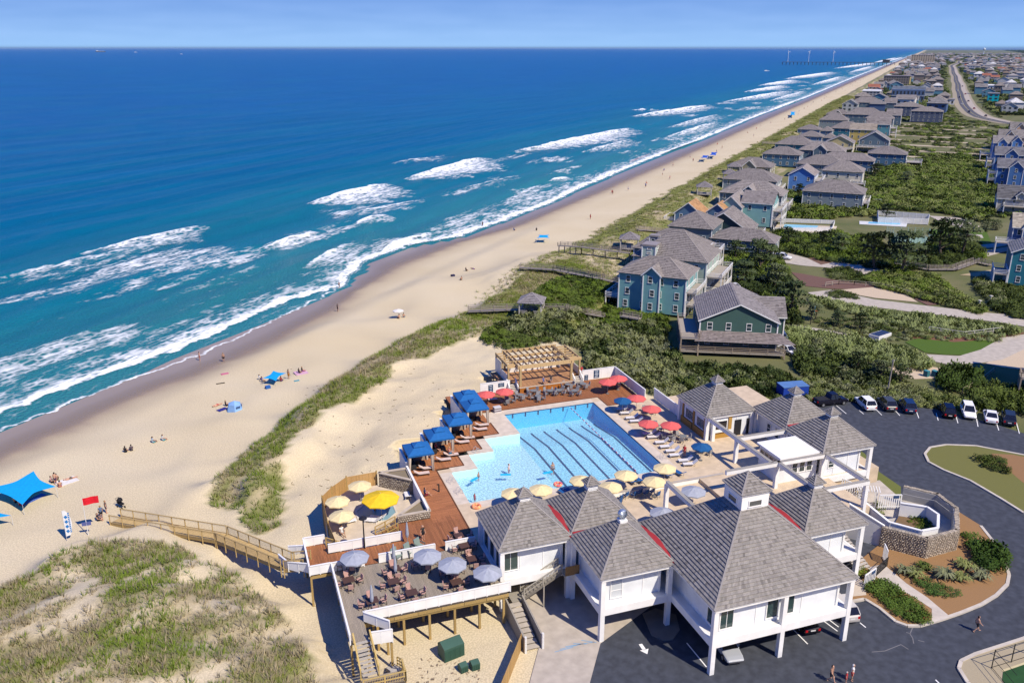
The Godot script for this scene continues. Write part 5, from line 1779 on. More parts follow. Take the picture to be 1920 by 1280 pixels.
func build_furniture() -> void:
	var D := 6.1
	# umbrellas
	var coral := Color(0.72, 0.13, 0.12)
	var cream := Color(0.80, 0.66, 0.36)
	var grey := Color(0.36, 0.39, 0.46)
	var navy := Color(0.012, 0.095, 0.26)
	var k := 0
	var wherec := ["just right of the two on the stage's left, by the sign wall", "left of the stage, nearest the fourth cabana screen", "on the corner deck right of the stage, nearer the pool", "on the corner deck right of the stage, by the white wall", "beside the gap in the white wall", "over the loungers halfway along the pool's right side", "nearest the pool edge on the right side", "next to the bar's serving hatch"]
	for q in [[946, 731], [911, 736], [1140, 713], [1160, 706], [1194, 743], [1222, 763], [1216, 791], [1258, 794]]:
		umbrella("coral", coral, 1.42, "coral red umbrella %s" % wherec[k], "coral umbrellas on the pool deck", P(q[0], q[1], 8.3) * V(1, 0, 1) + V(0, D, 0))
		k += 1
	umbrella("navy", navy, 1.35, "dark blue umbrella at the far right corner of the pool", "dark blue umbrellas", P(1168, 748, 8.3) * V(1, 0, 1) + V(0, D, 0))
	umbrella("navy", navy, 1.35, "dark blue umbrella near the white beam post, by the last loungers", "dark blue umbrellas", P(1316, 834, 8.3) * V(1, 0, 1) + V(0, D, 0))
	k = 0
	for q in [[962, 921], [1014, 914], [1090, 897], [1145, 909], [1174, 887], [1228, 899], [1247, 874]]:
		umbrella("cream", cream, 1.45, "pale yellow umbrella, %s from the left along the near edge of the pool" % NTH[k], "pale yellow umbrellas along the pool", P(q[0], q[1], 8.3) * V(1, 0, 1) + V(0, D, 0))
		k += 1
	k = 0
	for q in [[674, 907], [632, 936], [640, 963]]:
		umbrella("cream", cream, 1.45, "pale yellow umbrella in the hot tub yard, %s" % ["nearest the cobble wall", "by the bend of the plank fence", "nearest the lamp post"][k], "pale yellow umbrellas in the hot tub yard", P(q[0], q[1], 7.4) * V(1, 0, 1) + V(0, 5.2, 0))
		k += 1
	umbrella("yellow", Color(0.83, 0.55, 0.02), 2.2, "big bright yellow umbrella over the hot tub", "", P(713, 929, 7.9) * V(1, 0, 1) + V(0, 5.2, 0), 3.0, 0.75)
	k = 0
	for q in [[664, 1041], [801, 1038], [848, 1054], [914, 1069]]:
		umbrella("grey", grey, 1.5, "open grey blue umbrella on the dining deck, %s" % ["at the back left by the walkway", "second from the left", "third from the left", "nearest the clubhouse corner"][k], "open grey umbrellas on the dining deck", P(q[0], q[1], 8.3) * V(1, 0, 1) + V(0, D, 0))
		k += 1
	umbrella("grey", grey, 1.5, "grey umbrella on the lower terrace beside the roof ridge of the big pavilion", "grey umbrellas on the lower terrace", P(1301, 917, 7.8) * V(1, 0, 1) + V(0, 5.6, 0))
	umbrella("grey", grey, 1.5, "grey umbrella on the lower terrace half hidden behind the big roof", "grey umbrellas on the lower terrace", P(1243, 958, 7.8) * V(1, 0, 1) + V(0, 5.6, 0))
	k = 0
	for q in [[698, 1142], [742, 1085], [739, 1062], [764, 1020]]:
		closed_umbrella(grey, "closed grey umbrella on the dining deck, %s" % ["nearest the front guard", "in the middle of the deck", "just behind the middle one", "at the back by the walkway"][k], P(q[0], q[1], 6.06))
		k += 1
	# loungers
	var whitec := Color(0.70, 0.68, 0.68)
	k = 0
	for q in [[1167, 770], [1175, 777], [1185, 786], [1193, 792], [1218, 816], [1226, 822], [1241, 832], [1250, 840], [1261, 848], [1268, 856], [1285, 866], [1294, 873]]:
		lounger("white_l", whitec, Color(0.25, 0.25, 0.26), 0.75, "white sling lounger on the right pool side, %s from the far end" % NTH[k], "white loungers along the right pool side", P(q[0], q[1], D), PI * 0.5 + PI - 0.2 + rng.randf_range(-0.06, 0.06))
		k += 1
	k = 0
	for q in [[1058, 928], [1070, 926], [1115, 918], [1128, 915], [1185, 906], [1199, 904], [1251, 894], [1273, 890]]:
		lounger("blue_l", Color(0.015, 0.10, 0.30), Color(0.3, 0.3, 0.3), 0.6, "dark blue lounger along the near pool edge, %s from the left" % NTH[k], "dark blue loungers along the near pool edge", P(q[0], q[1], D), PI + 0.25)
		k += 1
	var pads := [[904, 800, "upper one on the third cabana pad"], [901, 808, "lower one on the third cabana pad"], [877, 824, "upper one on the second cabana pad"], [867, 832, "lower one on the second cabana pad"], [846, 856, "with a blue towel on the first cabana pad"], [832, 865, "patterned, alone on the first cabana pad"], [800, 881, "upper one below the first cabana"], [791, 891, "lower one below the first cabana"], [921, 752, "under the coral umbrella left of the stage"]]
	for q in pads:
		lounger("pink_l", Color(0.66, 0.52, 0.47), Color(0.12, 0.1, 0.09), 0.55, "beige lounger, the %s" % q[2], "beige loungers on the wooden deck", P(q[0], q[1], D), PI * 0.5 - 0.05)
	var tubs := [[677, 921, 0.3, "nearest the cobble wall"], [634, 950, 0.2, "at the plank fence"], [652, 981, 0.2, "under the umbrella nearest the lamp"], [699, 979, 2.6, "at the near rim of the hot tub"], [708, 974, 2.6, "right of the one at the near rim"], [764, 933, 1.5, "by the white divider"]]
	for q in tubs:
		lounger("tub_l", Color(0.74, 0.74, 0.75), WHITE, 0.6, "white plastic lounger in the hot tub yard, %s" % q[3], "white loungers round the hot tub", P(q[0], q[1], 5.2), PI / 2 + q[2])
	# grey cafe tables before the stage
	var spots := [[952, 756], [976, 748], [1000, 740], [1009, 750], [1031, 740], [1048, 739], [1065, 728], [1077, 740], [1093, 727], [1150, 727], [1166, 720], [1256, 824], [1280, 826], [1320, 850], [1230, 806], [1215, 776]]
	k = 0
	for q in spots:
		var p := P(q[0], q[1], D)
		var w := "%s along the deck in front of the stage" % NTH[k] if k < 9 else "%s on the corner deck" % NTH[k - 9] if k < 11 else "%s by the bar" % NTH[k - 11]
		table("cafe", Color(0.16, 0.17, 0.18), 1.05, true, "grey round cafe table, %s" % w, "grey cafe tables on the pool deck", p, 0.0)
		var o := rng.randf() * TAU
		for j in (4 if k < 9 else 3):
			var a := o + TAU * j / (4.0 if k < 9 else 3.0) + rng.randf_range(-0.2, 0.2)
			chair("cafe_c", Color(0.30, 0.30, 0.31), Color(0.14, 0.14, 0.15), "grey chair at the %s cafe table, %s" % [NTH[k] if k < 15 else "last", ["turned to the stage", "on its near side", "on its left", "on its right"][j]], "grey chairs at the cafe tables", p + V(sin(a), 0, cos(a)) * 0.85, a + PI)
		k += 1
	# dining deck
	k = 0
	var din := [[657, 1064], [654, 1098], [740, 1077], [738, 1101], [698, 1137], [772, 1122], [862, 1014], [871, 1033], [797, 1062], [848, 1078], [914, 1083], [856, 1102], [886, 1058]]
	for q in din:
		var p := P(q[0], q[1], 6.06)
		table("din", Color(0.075, 0.042, 0.035), 1.15, false, "dark brown dining table, %s counted from the left rear of the dining deck" % NTH[k], "dark brown tables on the dining deck", p + V(0, 0, 0), 0.05)
		for j in 4:
			var a := PI / 2 * j + 0.05
			var away := 0.95 + rng.randf() * 0.15
			chair("din_c", Color(0.50, 0.31, 0.27), Color(0.06, 0.04, 0.035), "brown chair with pinkish sling at the %s dining table, %s side" % [NTH[k], ["near", "right", "far", "left"][j]], "brown chairs on the dining deck", p + V(sin(a), 0, cos(a)) * away, a + PI + rng.randf_range(-0.3, 0.3))
		k += 1
	k = 0
	for q in [[744, 1051], [768, 1042], [787, 1033]]:
		chair("green_c", Color(0.22, 0.29, 0.26), Color(0.1, 0.11, 0.1), "grey green lounge chair by the walkway, %s from the left" % NTH[k], "grey green lounge chairs on the dining deck", P(q[0], q[1], 6.06), 0.6)
		get_child(get_child_count() - 1).scale = V(1.6, 1.4, 1.6)
		k += 1
	k = 0
	for q in [[1162, 940], [1173, 934], [1188, 933], [1198, 929], [1210, 930], [1222, 927], [1232, 933], [1160, 948]]:
		chair("terr_c", Color(0.02, 0.09, 0.27), Color(0.25, 0.25, 0.25), "blue sling chair on the lower terrace, %s from the left" % NTH[k], "blue chairs on the lower terrace", P(q[0], q[1], 5.6), PI + 0.4)
		k += 1
	# cabanas
	var cab: Node3D
	var cl := ["nearest the hot tub", "second from the hot tub", "third from the hot tub", "near one of the joined pair", "far one of the joined pair, nearest the stage"]
	k = 0
	for q in [[20.85, -96.7], [24.42, -100.2], [28.0, -103.95], [31.6, -107.85], [31.6, -111.45]]:
		if k == 0:
			cab = thing("cabana", "blue roofed cabana with beige curtains, " + cl[0], "cabana", V(q[0], D, q[1]), 0.0, "blue cabanas stepping down the sea side")
			var m := MB.new()
			var cc := Color(0.012, 0.125, 0.37)
			var h := 1.66
			var e := 1.85
			for s in [[-1, 1, 1, 1], [1, 1, 1, -1], [1, -1, -1, -1], [-1, -1, -1, 1]]:
				var a := V(s[0] * h, 2.55, s[1] * e)
				var b := V(s[2] * h, 2.55, s[3] * e)
				m.col = vary(cc, 0.05)
				m.quad(a, b, V(b.x * 0.32, 3.12, b.z * 0.32), V(a.x * 0.32, 3.12, a.z * 0.32))
				m.quad(V(a.x * 0.42, 3.17, a.z * 0.42), V(b.x * 0.42, 3.17, b.z * 0.42), V(0, 3.5, 0), V(0, 3.5, 0))
				m.col = cc * 0.85
				m.quad(a - V(0, 0.22, 0), b - V(0, 0.22, 0), b, a)
				m.quad(V(a.x * 0.42, 3.05, a.z * 0.42), V(b.x * 0.42, 3.05, b.z * 0.42), V(b.x * 0.42, 3.17, b.z * 0.42), V(a.x * 0.42, 3.17, a.z * 0.42))
			put(cab, "canopy", m, mats["cloth"])
			for s in [[-1, -1], [1, -1], [-1, 1], [1, 1]]:
				slab_box(cab, "post", V(s[0] * 1.55 - 0.05, 0, s[1] * 1.75 - 0.05), V(s[0] * 1.55 + 0.05, 2.5, s[1] * 1.75 + 0.05), Color(0.3, 0.25, 0.2), "plain")
				m = MB.new()
				m.col = Color(0.60, 0.52, 0.42)
				m.tube(V(s[0] * 1.5, 0.05, s[1] * 1.6), V(s[0] * 1.45, 2.4, s[1] * 1.55), 0.12, 0.26, 8)
				put(cab, "curtain", m, mats["cloth"])
			m = MB.new()
			m.col = Color(0.03, 0.03, 0.035)
			m.box(V(-0.9, 0.4, -0.2), V(0.9, 0.45, 2.2))
			m.box(V(-1.3, 0.75, -0.2), V(0.2, 0.6, 2.2))
			put(cab, "sofa", m, mats["cloth"])
			m = MB.new()
			m.col = Color(0.05, 0.05, 0.055)
			m.box(V(0.6, 0.25, -0.3), V(0.6, 0.4, 0.9))
			put(cab, "low_table", m, mats["plain"])
			m = MB.new()
			m.col = Color(0.30, 0.25, 0.2)
			m.span(V(-1.55, 0.0, -1.78), V(1.5, 2.3, -1.74))
			put(cab, "rear_curtain", m, mats["cloth"])
		else:
			dup(cab, V(q[0], D, q[1]), 0.0, "blue roofed cabana with beige curtains, " + cl[k])
		k += 1
	# small fittings
	var ts := thing("towel_bin", "striped towel bin at the far left corner of the pool", "bin", P(932, 772, D), 0.1)
	for j in 5:
		slab_box(ts, "stripe", V(-0.55, j * 0.17, -0.35), V(0.55, j * 0.17 + 0.165, 0.35), [Color(0.5, 0.5, 0.52), Color(0.12, 0.08, 0.1)][j % 2], "plain")
	for q in [["pool ladder rails at the left end, upper pair", 847, 905], ["pool ladder rails at the left end, lower pair", 861, 925], ["pool ladder rails at the near right corner", 1243, 860], ["pool ladder rails by the second step of the pool", 893, 848]]:
		var l := thing("pool_ladder", q[0], "ladder", P(q[1], q[2], D), 0.3)
		for s in [-0.28, 0.28]:
			var m := MB.new()
			m.col = Color(0.6, 0.6, 0.6)
			for j in 8:
				var a := PI * j / 8.0
				var b := PI * (j + 1) / 8.0
				m.tube(V(-cos(a) * 0.35, sin(a) * 0.75, s), V(-cos(b) * 0.35, sin(b) * 0.75, s), 0.025, 0.025, 5)
			put(l, "rail", m, mats["metal"])
	var dp := thing("deck_bollard", "dark shower post on the deck left of the pool", "post", P(823, 922, D))
	slab_box(dp, "post", V(-0.07, 0, -0.07), V(0.07, 1.05, 0.07), Color(0.03, 0.025, 0.02), "plain")
	slab_box(dp, "head", V(-0.25, 0.95, -0.06), V(0.07, 1.06, 0.06), Color(0.03, 0.025, 0.02), "plain")
	for q in [["swim ring in orange, pink and yellow at the near left pool corner", 893, 951, Color(0.75, 0.25, 0.12), 6.1], ["pink swim ring floating by the near pool edge", 1046, 910, Color(0.75, 0.14, 0.14), 5.96]]:
		var r := thing("swim_ring", q[0], "swim ring", P(q[1], q[2], q[4]))
		var m := MB.new()
		for a in 14:
			m.col = [q[3], q[3] * 1.1, Color(0.8, 0.45, 0.2)][a % 3]
			for b in 7:
				var pt := func(i: int, j: int): return V(cos(TAU * i / 14.0) * (0.42 + 0.17 * cos(TAU * j / 7.0)), 0.17 + 0.17 * sin(TAU * j / 7.0), -sin(TAU * i / 14.0) * (0.42 + 0.17 * cos(TAU * j / 7.0)))
				m.quad(pt.call(a, b), pt.call(a + 1, b), pt.call(a + 1, b + 1), pt.call(a, b + 1))
		put(r, "ring", m, mats["gloss"])
	for q in [["light blue foam board held by the boy in the shallow pool", 889, 899, 0.6], ["light blue float by the swimmer in the middle of the shallow end", 948, 890, -0.3], ["blue float near the first lane line", 1027, 886, 0.1]]:
		var r := thing("foam_board", q[0], "foam board", P(q[1], q[2], 5.99), q[3])
		slab_box(r, "board", V(-0.65, 0, -0.2), V(0.65, 0.07, 0.2), Color(0.03, 0.42, 0.68), "gloss")

func loft(m: MB, st: Array, crown := 0.12) -> void:             # st: (z, half width, bottom, top) from the tail to the nose
	var ring := func(q): return [V(-q[1] * 0.92, q[2], q[0]), V(q[1] * 0.92, q[2], q[0]), V(q[1], lerpf(q[2], q[3], 0.45), q[0]), V(q[1] * 0.95, q[3] - 0.05, q[0]), V(q[1] * 0.78, q[3], q[0]), V(-q[1] * 0.78, q[3], q[0]), V(-q[1] * 0.95, q[3] - 0.05, q[0]), V(-q[1], lerpf(q[2], q[3], 0.45), q[0])]
	for k in st.size() - 1:
		var a: Array = ring.call(st[k])
		var b: Array = ring.call(st[k + 1])
		for j in 8:
			m.quad(b[j], b[(j + 1) % 8], a[(j + 1) % 8], a[j])
	for e in [0, st.size() - 1]:
		var a: Array = ring.call(st[e])
		for j in range(1, 7):
			if e == 0:
				m.tri(a[0], a[j + 1], a[j])
			else:
				m.tri(a[0], a[j], a[j + 1])

func car(kind: String, c: Color, label: String, group: String, at: Vector3, turn: float) -> Node3D:
	var key := "car %s %s" % [kind, c]
	if proto.has(key):
		return dup(proto[key], at, turn, label, group)
	var t := thing("parked_car", label, kind, at, turn, group)
	var l: float = {"sedan": 4.7, "SUV": 4.6, "pickup truck": 5.6, "van": 5.0}[kind] * 0.5
	var hi: float = {"sedan": 0.92, "SUV": 1.05, "pickup truck": 1.12, "van": 1.1}[kind]
	var top: float = {"sedan": 1.42, "SUV": 1.7, "pickup truck": 1.85, "van": 1.8}[kind]
	var m := MB.new()
	m.col = c
	loft(m, [[-l, 0.78, 0.5, hi - 0.16], [-l + 0.12, 0.9, 0.36, hi - 0.02], [-l + 0.9, 0.93, 0.3, hi], [0, 0.94, 0.28, hi - 0.02], [l - 1.4, 0.93, 0.3, hi - 0.06], [l - 0.5, 0.9, 0.33, hi - 0.16], [l - 0.12, 0.84, 0.38, hi - 0.27], [l, 0.7, 0.45, hi - 0.36]])
	put(t, "body", m, mats["gloss"])
	var g := {"sedan": [-l + 0.75, -l + 1.5, 0.15, 1.0], "SUV": [-l + 0.12, -l + 0.5, 0.3, 1.05], "pickup truck": [-0.55, -0.35, 0.75, 1.35], "van": [-l + 0.1, -l + 0.3, 0.8, 1.6]}[kind] as Array
	m = MB.new()
	m.col = Color(0.012, 0.014, 0.018)
	var b := [V(-0.84, hi - 0.04, g[0]), V(0.84, hi - 0.04, g[0]), V(0.84, hi - 0.06, g[3]), V(-0.84, hi - 0.06, g[3])]
	var u := [V(-0.64, top, g[1]), V(0.64, top, g[1]), V(0.64, top, g[2]), V(-0.64, top, g[2])]
	for j in 4:
		m.quad(b[j], u[j], u[(j + 1) % 4], b[(j + 1) % 4])
	put(t, "windows", m, mats["glass"])
	m = MB.new()
	m.col = c
	m.box((u[0] + u[2]) * 0.5 + V(0, 0.02, 0), V(1.3, 0.06, g[2] - g[1] + 0.04))
	for j in 4:
		m.bar(b[j], u[j], 0.09, 0.07)
	for s in [0, 1]:
		m.bar((b[s] + b[3 - s]) * 0.5, (u[s] + u[3 - s]) * 0.5, 0.07, 0.09)
	put(t, "roof", m, mats["gloss"])
	if kind == "pickup truck":
		m = MB.new()
		m.col = Color(0.02, 0.02, 0.022)
		m.box(V(0, hi + 0.01, -l + 1.25), V(1.5, 0.03, 2.1))
		put(t, "bed_cover", m, mats["plain"])
	for q in [[-0.82, l - 0.95], [0.82, l - 0.95], [-0.82, -l + 0.95], [0.82, -l + 0.95]]:
		m = MB.new()
		m.col = Color(0.01, 0.01, 0.011)
		m.tube(V(q[0] - 0.13, 0.34, q[1]), V(q[0] + 0.13, 0.34, q[1]), 0.34, 0.34, 14)
		var w := put(t, "wheel", m, mats["plain"])
		m = MB.new()
		m.col = Color(0.45, 0.46, 0.48)
		m.tube(V(q[0] - 0.137, 0.34, q[1]), V(q[0] + 0.137, 0.34, q[1]), 0.2, 0.2, 10)
		put(w, "rim", m, mats["metal"])
	for s in [-1, 1]:
		slab_box(t, "headlight", V(s * 0.55 - 0.17, hi - 0.46, l - 0.16), V(s * 0.55 + 0.17, hi - 0.32, l - 0.02), Color(0.7, 0.72, 0.75), "gloss")
		slab_box(t, "tail_light", V(s * 0.68 - 0.12, hi - 0.42, -l - 0.01), V(s * 0.68 + 0.12, hi - 0.14, -l + 0.1), Color(0.4, 0.01, 0.012), "gloss")
		slab_box(t, "mirror", V(s * 0.98 - 0.08, hi - 0.02, g[3] - 0.45), V(s * 0.98 + 0.08, hi + 0.12, g[3] - 0.3), c * 0.8, "gloss")
	slab_box(t, "front_bumper", V(-0.72, 0.36, l - 0.06), V(0.72, 0.5, l + 0.03), Color(0.05, 0.05, 0.055), "plain")
	slab_box(t, "rear_bumper", V(-0.78, 0.36, -l - 0.04), V(0.78, 0.55, -l + 0.08), c * 0.7, "gloss")
	slab_box(t, "number_plate", V(-0.26, 0.6, -l - 0.02), V(0.26, 0.73, -l + 0.02), Color(0.6, 0.6, 0.6), "plain")
	proto[key] = t
	return t

func build_cars() -> void:
	var black := Color(0.008, 0.010, 0.016)
	var white := Color(0.72, 0.73, 0.75)
	var navy := Color(0.012, 0.03, 0.08)
	# px of the footprint, nose direction as a second px
	for q in [["pickup truck", black, "black pickup truck parked sideways at the left end of the far row", 1557, 757, 1594, 753], ["SUV", white, "white SUV in the far row, next to the pickup", 1622, 762, 1604, 746], ["SUV", Color(0.05, 0.055, 0.07), "dark grey SUV in the far row between white and navy ones", 1662, 763, 1648, 748], ["SUV", navy, "navy SUV at the right end of the left group in the far row", 1701, 767, 1690, 750],
		["SUV", Color(0.006, 0.007, 0.009), "black car in the far row, first right of the empty stalls", 1776, 776, 1768, 760], ["SUV", Color(0.75, 0.75, 0.76), "white SUV facing the driveway, between two smaller cars in the far row", 1815, 778, 1823, 798], ["sedan", white, "white coupe in the far row, second from the right edge", 1857, 786, 1853, 768], ["SUV", Color(0.02, 0.028, 0.045), "small dark off-roader at the right edge of the far row", 1891, 790, 1888, 772],
		["sedan", Color(0.32, 0.34, 0.37), "silver sedan nosing out beside the clubhouse corner pillar", 1360, 1218, 1378, 1246], ["sedan", Color(0.01, 0.009, 0.012), "black car with red tail lights under the clubhouse", 1500, 1165, 1470, 1130], ["SUV", Color(0.5, 0.48, 0.46), "pale grey SUV behind the right corner pillar", 1575, 1145, 1545, 1110], ["sedan", Color(0.65, 0.66, 0.68), "white car half hidden behind the entrance building roof", 1510, 777, 1526, 790]]:
		var p := P(q[3], q[4], 2.5)
		var d := P(q[5], q[6], 2.5) - p
		car(q[0], q[1], q[2], "cars parked at the club", p + V(0, 0.008, 0), atan2(d.x, d.z))
	for q in [["SUV", white, "white SUV on the drive beside the teal house", 1392, 533, 1412, 536], ["SUV", white, "white SUV on the drive in front of the long grey house", 1468, 486, 1485, 488], ["SUV", Color(0.07, 0.1, 0.2), "blue SUV in the shade of the dark green house", 1466, 641, 1472, 652], ["sedan", Color(0.6, 0.62, 0.66), "silver car by the stairs of the teal house", 1378, 543, 1390, 548], ["SUV", Color(0.012, 0.03, 0.09), "dark blue SUV on a sandy drive amid the shrubs", 1577, 395, 1590, 396], ["SUV", white, "white SUV half hidden by shrubs below the blue house", 1512, 385, 1524, 388], ["sedan", Color(0.65, 0.66, 0.68), "white car beside the drive of the green house", 1478, 662, 1492, 668], ["SUV", Color(0.2, 0.25, 0.3), "grey car in the shrubs right of the fenced pool", 1650, 383, 1660, 384]]:
		var p := on_ground(q[3], q[4])
		var d := P(q[5], q[6], p.y) - p
		car(q[0], q[1], q[2], "cars parked at the beach houses", p + V(0, 0.06, 0), atan2(d.x, d.z))

# ---------- people: one skin over a skeleton, meshed with surface nets ----------
var poses := {}

func bones(pose: String) -> Array:                              # (a, b, radius a, radius b, part): 0 skin, 1 top, 2 shorts, 3 hair
	var j := {"pel": V(0, 0.95, 0), "che": V(0, 1.3, 0), "nec": V(0, 1.5, 0), "hea": V(0, 1.65, 0.02)}
	for s in [-1, 1]:
		var f := str(s)
		j["sh" + f] = V(s * 0.18, 1.42, 0)
		j["el" + f] = V(s * 0.25, 1.15, -0.02)
		j["wr" + f] = V(s * 0.26, 0.9, 0.07)
		j["hip" + f] = V(s * 0.09, 0.92, 0)
		j["kn" + f] = V(s * 0.11, 0.5, 0.02)
		j["an" + f] = V(s * 0.11, 0.09, -0.02)
		j["toe" + f] = V(s * 0.13, 0.04, 0.14)
		if pose == "walk":
			j["el" + f] = V(s * 0.24, 1.17, -s * 0.12)
			j["wr" + f] = V(s * 0.24, 0.95, -s * 0.2 + 0.12)
			j["kn" + f] = V(s * 0.1, 0.52, 0.17 if s > 0 else 0.02)
			j["an" + f] = V(s * 0.1, 0.1, 0.3 if s > 0 else -0.34)
			j["toe" + f] = j["an" + f] + (V(0, 0.01, 0.16) if s > 0 else V(0, -0.06, 0.12))
		elif pose == "sit":
			j["el" + f] = V(s * 0.27, 0.6, 0.02)
			j["wr" + f] = V(s * 0.22, 0.52, 0.26)
			j["sh" + f] = V(s * 0.18, 0.86, -0.1)
			j["hip" + f] = V(s * 0.09, 0.34, 0)
			j["kn" + f] = V(s * 0.12, 0.44, 0.44)
			j["an" + f] = V(s * 0.12, 0.09, 0.62)
			j["toe" + f] = V(s * 0.13, 0.05, 0.78)
	if pose == "sit":
		j.merge({"pel": V(0, 0.36, -0.02), "che": V(0, 0.74, -0.1), "nec": V(0, 0.95, -0.1), "hea": V(0, 1.1, -0.07)}, true)
	var b := [[j.pel, j.che, 0.13, 0.145, 1], [j.che, j.nec, 0.14, 0.06, 1], [j.nec, j.hea, 0.055, 0.06, 0], [j.hea, j.hea + V(0, 0.05, 0.005), 0.095, 0.1, 0], [j.hea + V(0, 0.06, -0.03), j.hea + V(0, 0.03, -0.05), 0.1, 0.095, 3], [j.hea + V(0, 0, 0.09), j.hea + V(0, -0.02, 0.105), 0.018, 0.02, 0], [j["sh-1"], j["sh1"], 0.085, 0.085, 1], [j["hip-1"], j["hip1"], 0.125, 0.125, 2]]
	for s in ["-1", "1"]:
		b.append([j["sh" + s], j["el" + s], 0.06, 0.045, 0])
		b.append([j["el" + s], j["wr" + s], 0.043, 0.03, 0])
		var d: Vector3 = (j["wr" + s] - j["el" + s]).normalized()
		b.append([j["wr" + s], j["wr" + s] + d * 0.09, 0.035, 0.038, 0])
		b.append([j["wr" + s] + d * 0.09, j["wr" + s] + d * 0.17, 0.03, 0.018, 0])
		b.append([j["hip" + s], j["hip" + s].lerp(j["kn" + s], 0.55), 0.105, 0.09, 2])
		b.append([j["hip" + s].lerp(j["kn" + s], 0.5), j["kn" + s], 0.085, 0.06, 0])
		b.append([j["kn" + s], j["an" + s], 0.06, 0.038, 0])
		b.append([j["an" + s], j["toe" + s], 0.042, 0.035, 0])
	return b

func pose_mesh(pose: String) -> Array:
	if poses.has(pose):
		return poses[pose]
	var bs := bones("stand" if pose == "lie" else pose)
	var c := 0.036
	var lo := V(-0.42, -0.06, -0.5)
	var nx := 24
	var ny := 53
	var nz := 38
	var f := PackedFloat32Array()
	f.resize(nx * ny * nz)
	f.fill(1.0)
	var part := PackedByteArray()
	part.resize(nx * ny * nz)
	var best := f.duplicate()
	for b in bs:
		var a: Vector3 = b[0]
		var e: Vector3 = b[1]
		var r := maxf(b[2], b[3]) + 0.12
		var p0 := ((a.min(e) - V(r, r, r) - lo) / c).floor()
		var p1 := ((a.max(e) + V(r, r, r) - lo) / c).ceil()
		var ab := e - a
		var l2 := maxf(ab.length_squared(), 1e-6)
		for z in range(maxi(0, int(p0.z)), mini(nz, int(p1.z) + 1)):
			for y in range(maxi(0, int(p0.y)), mini(ny, int(p1.y) + 1)):
				for x in range(maxi(0, int(p0.x)), mini(nx, int(p1.x) + 1)):
					var p := lo + V(x, y, z) * c
					var t := clampf((p - a).dot(ab) / l2, 0, 1)
					var d := (p - a - ab * t).length() - lerpf(b[2], b[3], t)
					var k := (z * ny + y) * nx + x
					if d < best[k]:
						best[k] = d
						part[k] = b[4]
					var h := maxf(0.045 - absf(f[k] - d), 0.0) / 0.045
					f[k] = minf(f[k], d) - h * h * 0.045 * 0.25
	var id := {}
	var vs := PackedVector3Array()
	var ps := PackedByteArray()
	for z in nz - 1:
		for y in ny - 1:
			for x in nx - 1:
				var sum := Vector3.ZERO
				var cnt := 0
				var k := (z * ny + y) * nx + x
				var first := f[k] < 0
				var mixed := false
				for o in [1, nx, nx + 1, nx * ny, nx * ny + 1, nx * ny + nx, nx * ny + nx + 1]:
					if (f[k + o] < 0) != first:
						mixed = true
						break
				if not mixed:
					continue
				for e in [[0, 1], [2, 3], [4, 5], [6, 7], [0, 2], [1, 3], [4, 6], [5, 7], [0, 4], [1, 5], [2, 6], [3, 7]]:
					var va := V(e[0] & 1, (e[0] >> 1) & 1, e[0] >> 2)
					var vb := V(e[1] & 1, (e[1] >> 1) & 1, e[1] >> 2)
					var fa := f[k + int(va.x) + int(va.y) * nx + int(va.z) * nx * ny]
					var fb := f[k + int(vb.x) + int(vb.y) * nx + int(vb.z) * nx * ny]
					if (fa < 0) != (fb < 0):
						sum += va.lerp(vb, fa / (fa - fb))
						cnt += 1
				id[k] = vs.size()
				vs.append(lo + (V(x, y, z) + sum / cnt) * c)
				ps.append(part[k])
	var idx := PackedInt32Array()
	var step := [1, nx, nx * ny]
	for k in id:
		for ax in 3:
			var b1: int = step[(ax + 1) % 3]
			var b2: int = step[(ax + 2) % 3]
			var inside: bool = f[k] < 0.0
			if inside == (f[k + step[ax]] < 0) or not (id.has(k - b1) and id.has(k - b2) and id.has(k - b1 - b2)):
				continue
			var q := [id[k], id[k - b1], id[k - b1 - b2], id[k - b2]]
			if inside:
				idx.append_array([q[0], q[2], q[1], q[0], q[3], q[2]])
			else:
				idx.append_array([q[0], q[1], q[2], q[0], q[2], q[3]])
	for k in range(0, idx.size(), 3):                           # front faces run clockwise
		var w := idx[k + 1]
		idx[k + 1] = idx[k + 2]
		idx[k + 2] = w
	var ns := PackedVector3Array()
	ns.resize(vs.size())
	for k in range(0, idx.size(), 3):
		var n := (vs[idx[k + 2]] - vs[idx[k]]).cross(vs[idx[k + 1]] - vs[idx[k]])
		for o in 3:
			ns[idx[k + o]] += n
	for k in ns.size():
		ns[k] = ns[k].normalized()
	if pose == "lie":
		var b := Basis(Vector3.RIGHT, -PI / 2)
		for k in vs.size():
			vs[k] = b * vs[k] + V(0, 0.14, 0.8)
			ns[k] = b * ns[k]
	poses[pose] = [vs, ns, idx, ps]
	return poses[pose]

func person(pose: String, top: Color, low: Color, hair: Color, label: String, at: Vector3, turn: float, group := "", size := 1.0) -> void:
	var q := pose_mesh(pose)
	var m := MB.new()
	var skin := vary(Color(0.50, 0.29, 0.20), 0.25)
	m.v = q[0]
	m.n = q[1]
	m.i = q[2]
	for k in q[3].size():
		m.c.append([skin, skin if top.a < 0.5 else top, low, hair][q[3][k]])
	m.u.resize(m.v.size())
	var o := put(self, "person", m, mats["cloth"])
	o.position = at
	o.rotation.y = turn
	o.scale = Vector3.ONE * size
	meta(o, label, "person", group)

